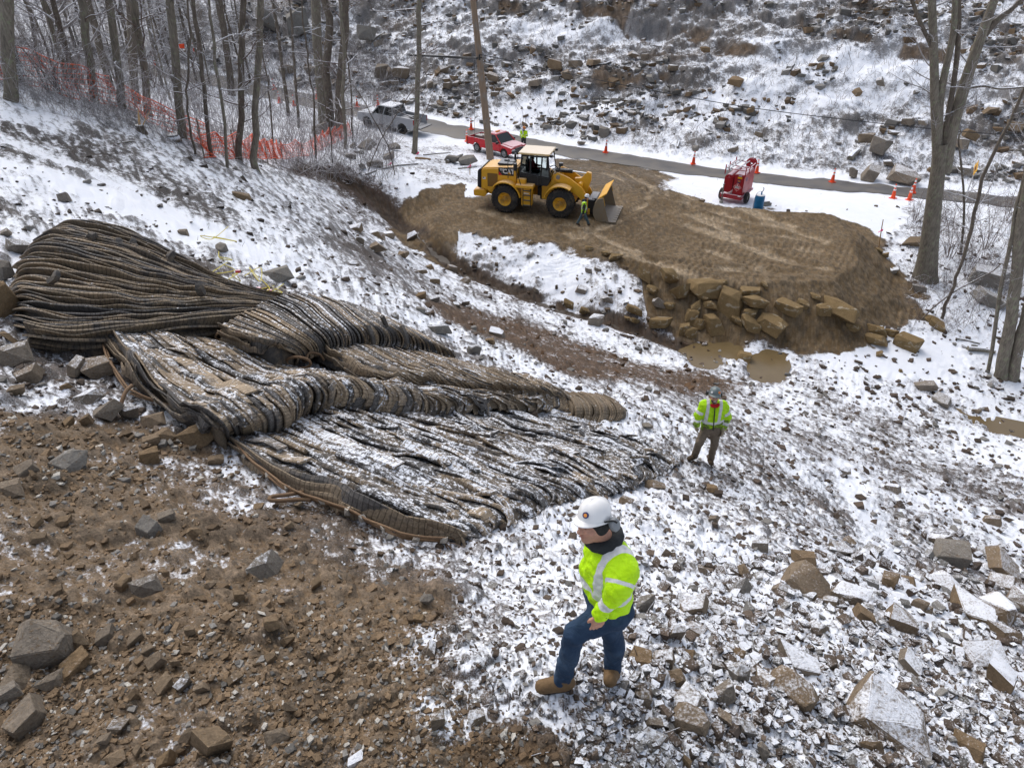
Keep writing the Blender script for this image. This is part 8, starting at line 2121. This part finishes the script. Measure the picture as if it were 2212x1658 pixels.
# his sleeves are the dark jacket, over the vest's arms
lo_ = np.array([min(J[k][i] for k in J) for i in range(3)]) - .3; hi_ = np.array([max(J[k][i] for k in J) for i in range(3)]) + .3
sl = Field(lo_ - b3, hi_ - b3, .02)
for s in 'LR':
    q = lambda k: np.array(J[k + s]) - b3
    sl.limb(q('sh'), q('el'), .100, .086, .03); sl.limb(q('el'), q('wr'), .086, .064, .03)
sl.limb(np.array(J['neck']) - b3, np.array(J['neck']) - b3 + np.array([-.06, 0, -.03]), .10, .11, .03)
V, F = sl.nets(); link('jacket_sleeves', mesh_np('jacket_sleeves', V, F, True), P3, M_DGREY)
# --- the man behind the red truck's bonnet
q = at(1131, 321); y0 = q.y; zb = gz_at(q.x, q.y)
def up(dx, dy, z): return (q.x + dx, y0 + dy, zb + z)
J = dict(head=up(.02, -.04, 1.66), neck=up(0, 0, 1.50), shL=up(-.2, .06, 1.42), shR=up(.2, -.06, 1.42), elL=up(-.26, -.02, 1.14), elR=up(.27, -.14, 1.14), wrL=up(-.08, -.24, 1.12), wrR=up(.22, -.36, 1.16), hdL=up(.0, -.33, 1.14), hdR=up(.14, -.42, 1.18), hipL=up(-.1, 0, .92), hipR=up(.1, 0, .92),
  knL=up(-.11, -.03, .5), knR=up(.11, -.03, .5), ankL=up(-.12, 0, .11), ankR=up(.12, 0, .11), toeL=up(-.1, -.16, .06), toeR=up(.14, -.16, .06))
J['palmL'] = (1, 0, 0); J['palmR'] = (-1, 0, 0); J['thumbL'] = (0, 0, 1); J['thumbR'] = (0, 0, 1)
make_person('worker in lime jacket with blue hood and orange helmet standing behind the red truck', J, (.75, -.55, -.3), (.1, -.1, 1), .022, M_HIVIS, M_DGREY, M_BOOT2, M_HORG, dict(front=(.5, -.8, 0), beanie=M_BLUEHOOD, collar=M_BLUEHOOD, st_waist=(.3, .4)))
# --- the loader's driver, seated in the cab
ML = LD.matrix_basis
def lc(x, y, z): return tuple(ML @ Vector((x, y, z)))
J = dict(head=lc(1.36, 0, 2.98), neck=lc(1.30, 0, 2.82), shL=lc(1.28, .2, 2.74), shR=lc(1.28, -.2, 2.74), elL=lc(1.45, .3, 2.48), elR=lc(1.45, -.3, 2.48), wrL=lc(1.75, .2, 2.50), wrR=lc(1.72, -.22, 2.46), hdL=lc(1.88, .16, 2.54), hdR=lc(1.84, -.18, 2.50), hipL=lc(1.26, .1, 2.26), hipR=lc(1.26, -.1, 2.26),
  knL=lc(1.68, .14, 2.28), knR=lc(1.68, -.14, 2.28), ankL=lc(1.82, .13, 1.86), ankR=lc(1.82, -.13, 1.86), toeL=lc(2.0, .13, 1.80), toeR=lc(2.0, -.13, 1.80))
J['palmL'] = (0, 0, -1); J['palmR'] = (0, 0, -1); J['thumbL'] = (0, -1, 0); J['thumbR'] = (0, 1, 0)
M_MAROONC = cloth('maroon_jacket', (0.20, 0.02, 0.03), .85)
dv = ML.to_3x3() @ Vector((1, 0, 0))
make_person('driver in a maroon jacket seated in the cab of the yellow loader', J, (dv.x, dv.y, -.1), (0, 0, 1), .022, M_MAROONC, M_JEANS2, M_BOOT2, None, dict(front=tuple(dv), beanie=M_KNIT, collar=M_MAROONC, hemmat=M_MAROONC))
# ---------------------------------------------------------------- every stone and background tree gets a description of its own
LMK = [('the white-helmeted worker', 1290, 1300), ('the bearded worker', 1535, 920), ('the yellow loader', 1150, 395), ('the red pickup', 1075, 312), ('the silver pickup', 862, 258), ('the red trailer', 1590, 405), ('the blue barrel', 1637, 440),
       ('the forked tree', 2003, 560), ('the diamond sign', 2108, 365), ('the utility pole', 1052, 300), ('the page-like mat heap', 60, 640), ('the ribbed mat', 760, 680), ('the rolled mats', 1150, 830), ('the cabled left mat', 380, 850), ('the flat mat', 560, 1000), ('the flat mat', 1250, 1090),
       ('the left fill puddle', 1530, 772), ('the right fill puddle', 1650, 795), ('the right-edge puddle', 2160, 910), ('the splintered stump', 306, 285), ('the small white sign', 648, 322), ('the trunk cluster', 715, 280), ('the lone slender tree', 896, 320), ('the walking man', 1260, 485),
       ('the pink-ribboned stake', 1902, 520), ('the edge trunks', 2180, 780), ('the stream', 960, 565), ('the yellow cord', 510, 590), ('the flag tree', 388, 280),
       ('the largest frosted slab', 1907, 1548), ('the big grey dirt-pile boulder', 110, 1385), ('the pale speckled rock', 578, 1217), ('the pyramid boulder', 2049, 1197), ('the dark cracked slab', 1742, 1269), ('the triangular slab', 2156, 1456), ('the largest fill boulder', 1573, 648),
       ('the cones by the forked tree', 1950, 428), ('the lone cone', 1308, 325), ('the middle cone', 1497, 350), ('the long tan rock', 470, 1603), ('the brown-fronted boulder', 1707, 1487)]
def dirp(px, py, lx, ly, near=55):
    dx, dy = px - lx, py - ly; d = math.hypot(dx, dy)
    h = 'left' if dx < 0 else 'right'; v = 'behind' if dy < 0 else 'in front'
    if abs(dx) > 2.2 * abs(dy): s = h + ' of'
    elif abs(dy) > 2.2 * abs(dx): s = 'behind' if dy < 0 else 'in front of'
    else: s = ('behind and ' if dy < 0 else 'in front and ') + h + ' of'
    return ('just ' if d < near else 'well ' if d > 170 else '') + s
USED = set()
def unique_label(base_opts, px, py, skip=()):
    L = sorted([l for l in LMK if math.hypot(l[1] - px, l[2] - py) > 8 and l[0] not in skip], key=lambda l: (l[1] - px) ** 2 + (l[2] - py) ** 2)
    for k in range(5):
        for b in base_opts:
            t = f"{b} {dirp(px, py, L[k][1], L[k][2])} {L[k][0]}"
            if t not in USED and len(t.split()) <= 16: USED.add(t); return t
    for i in range(4):
        for j in range(i + 1, 5):
            for b in base_opts:
                t = f"{b} between {L[i][0]} and {L[j][0]}"
                if t not in USED and len(t.split()) <= 16: USED.add(t); return t
    return t
for o, px, py, w, h, tone, frost in sorted(ROCKS, key=lambda r: -r[3]):
    pad = o.name.startswith('boulder')
    size = 'tiny' if w < 18 else 'small' if w < 32 else 'medium-sized' if w < 55 else 'big' if w < 85 else 'huge'
    colr = 'olive-brown' if pad else 'brown' if tone < .12 else 'tan-brown' if tone < .3 else 'grey-brown' if tone < .56 else 'grey' if tone < .83 else 'dark grey'
    fr = '' if pad else 'snow-covered ' if frost > .5 else 'frosted ' if frost > .3 else 'lightly frosted ' if frost > .12 else 'bare '
    shp = 'flat' if w > 1.9 * h else 'upright' if w < .92 * h else 'blocky' if w < 1.25 * h else 'angular'
    nn = 'dirt-coated boulder' if pad else 'rock'
    opts = [f'{size} {fr}{colr} {nn}', f'{size} {shp} {fr}{colr} {nn}']
    rs, _t = road_side(np.array([o.location.x]), np.array([o.location.y]))
    gname = 'dirt-coated boulders along the edge of the fill' if pad else 'boulders on the cleared hillside' if rs[0] > 1 else 'rocks strewn over the near slope'
    tag(o, unique_label(opts, px, py), 'rock', gname)
wood = [('the leftmost crest trunk', 17, 180), ('the keep out sign', 41, 160), ('the netting trunk', 200, 190), ('the dark ragged trunk', 235, 180), ('the straight grey trunk', 265, 210), ('the splintered stump', 306, 270), ('the mossy trunk', 318, 220), ('the orange flag', 390, 110), ('the slim dark bent trunk', 448, 260), ('the upright brown trunk', 517, 280), ('the light grey bank trunk', 553, 300), ('the snowy boulders', 600, 60)]
LMK_keep = LMK; LMK = wood
for o in [o for o in COL.objects if o.type == 'EMPTY' and o.get('group') == 'trees crowded deep in the wood']:
    px, py = to_px(o.location.x, o.location.y, o.location.z)
    dist = 'far' if o.location.y > 72 else 'middle-distance' if o.location.y > 52 else 'nearer'
    bk = 'lighter' if o.children[0].data.materials[0] == M_BARK else 'darker'
    o['label'] = unique_label([f'{dist} bare background tree', f'{dist} bare background tree of {bk} bark', f'{"taller" if o.scale.z > 1.05 else "shorter"} {dist} bare background tree', f'{"thick" if o.scale.x > 1 else "thin"} {dist} background tree of {bk} bark'], float(px), float(py))
LMK = LMK_keep
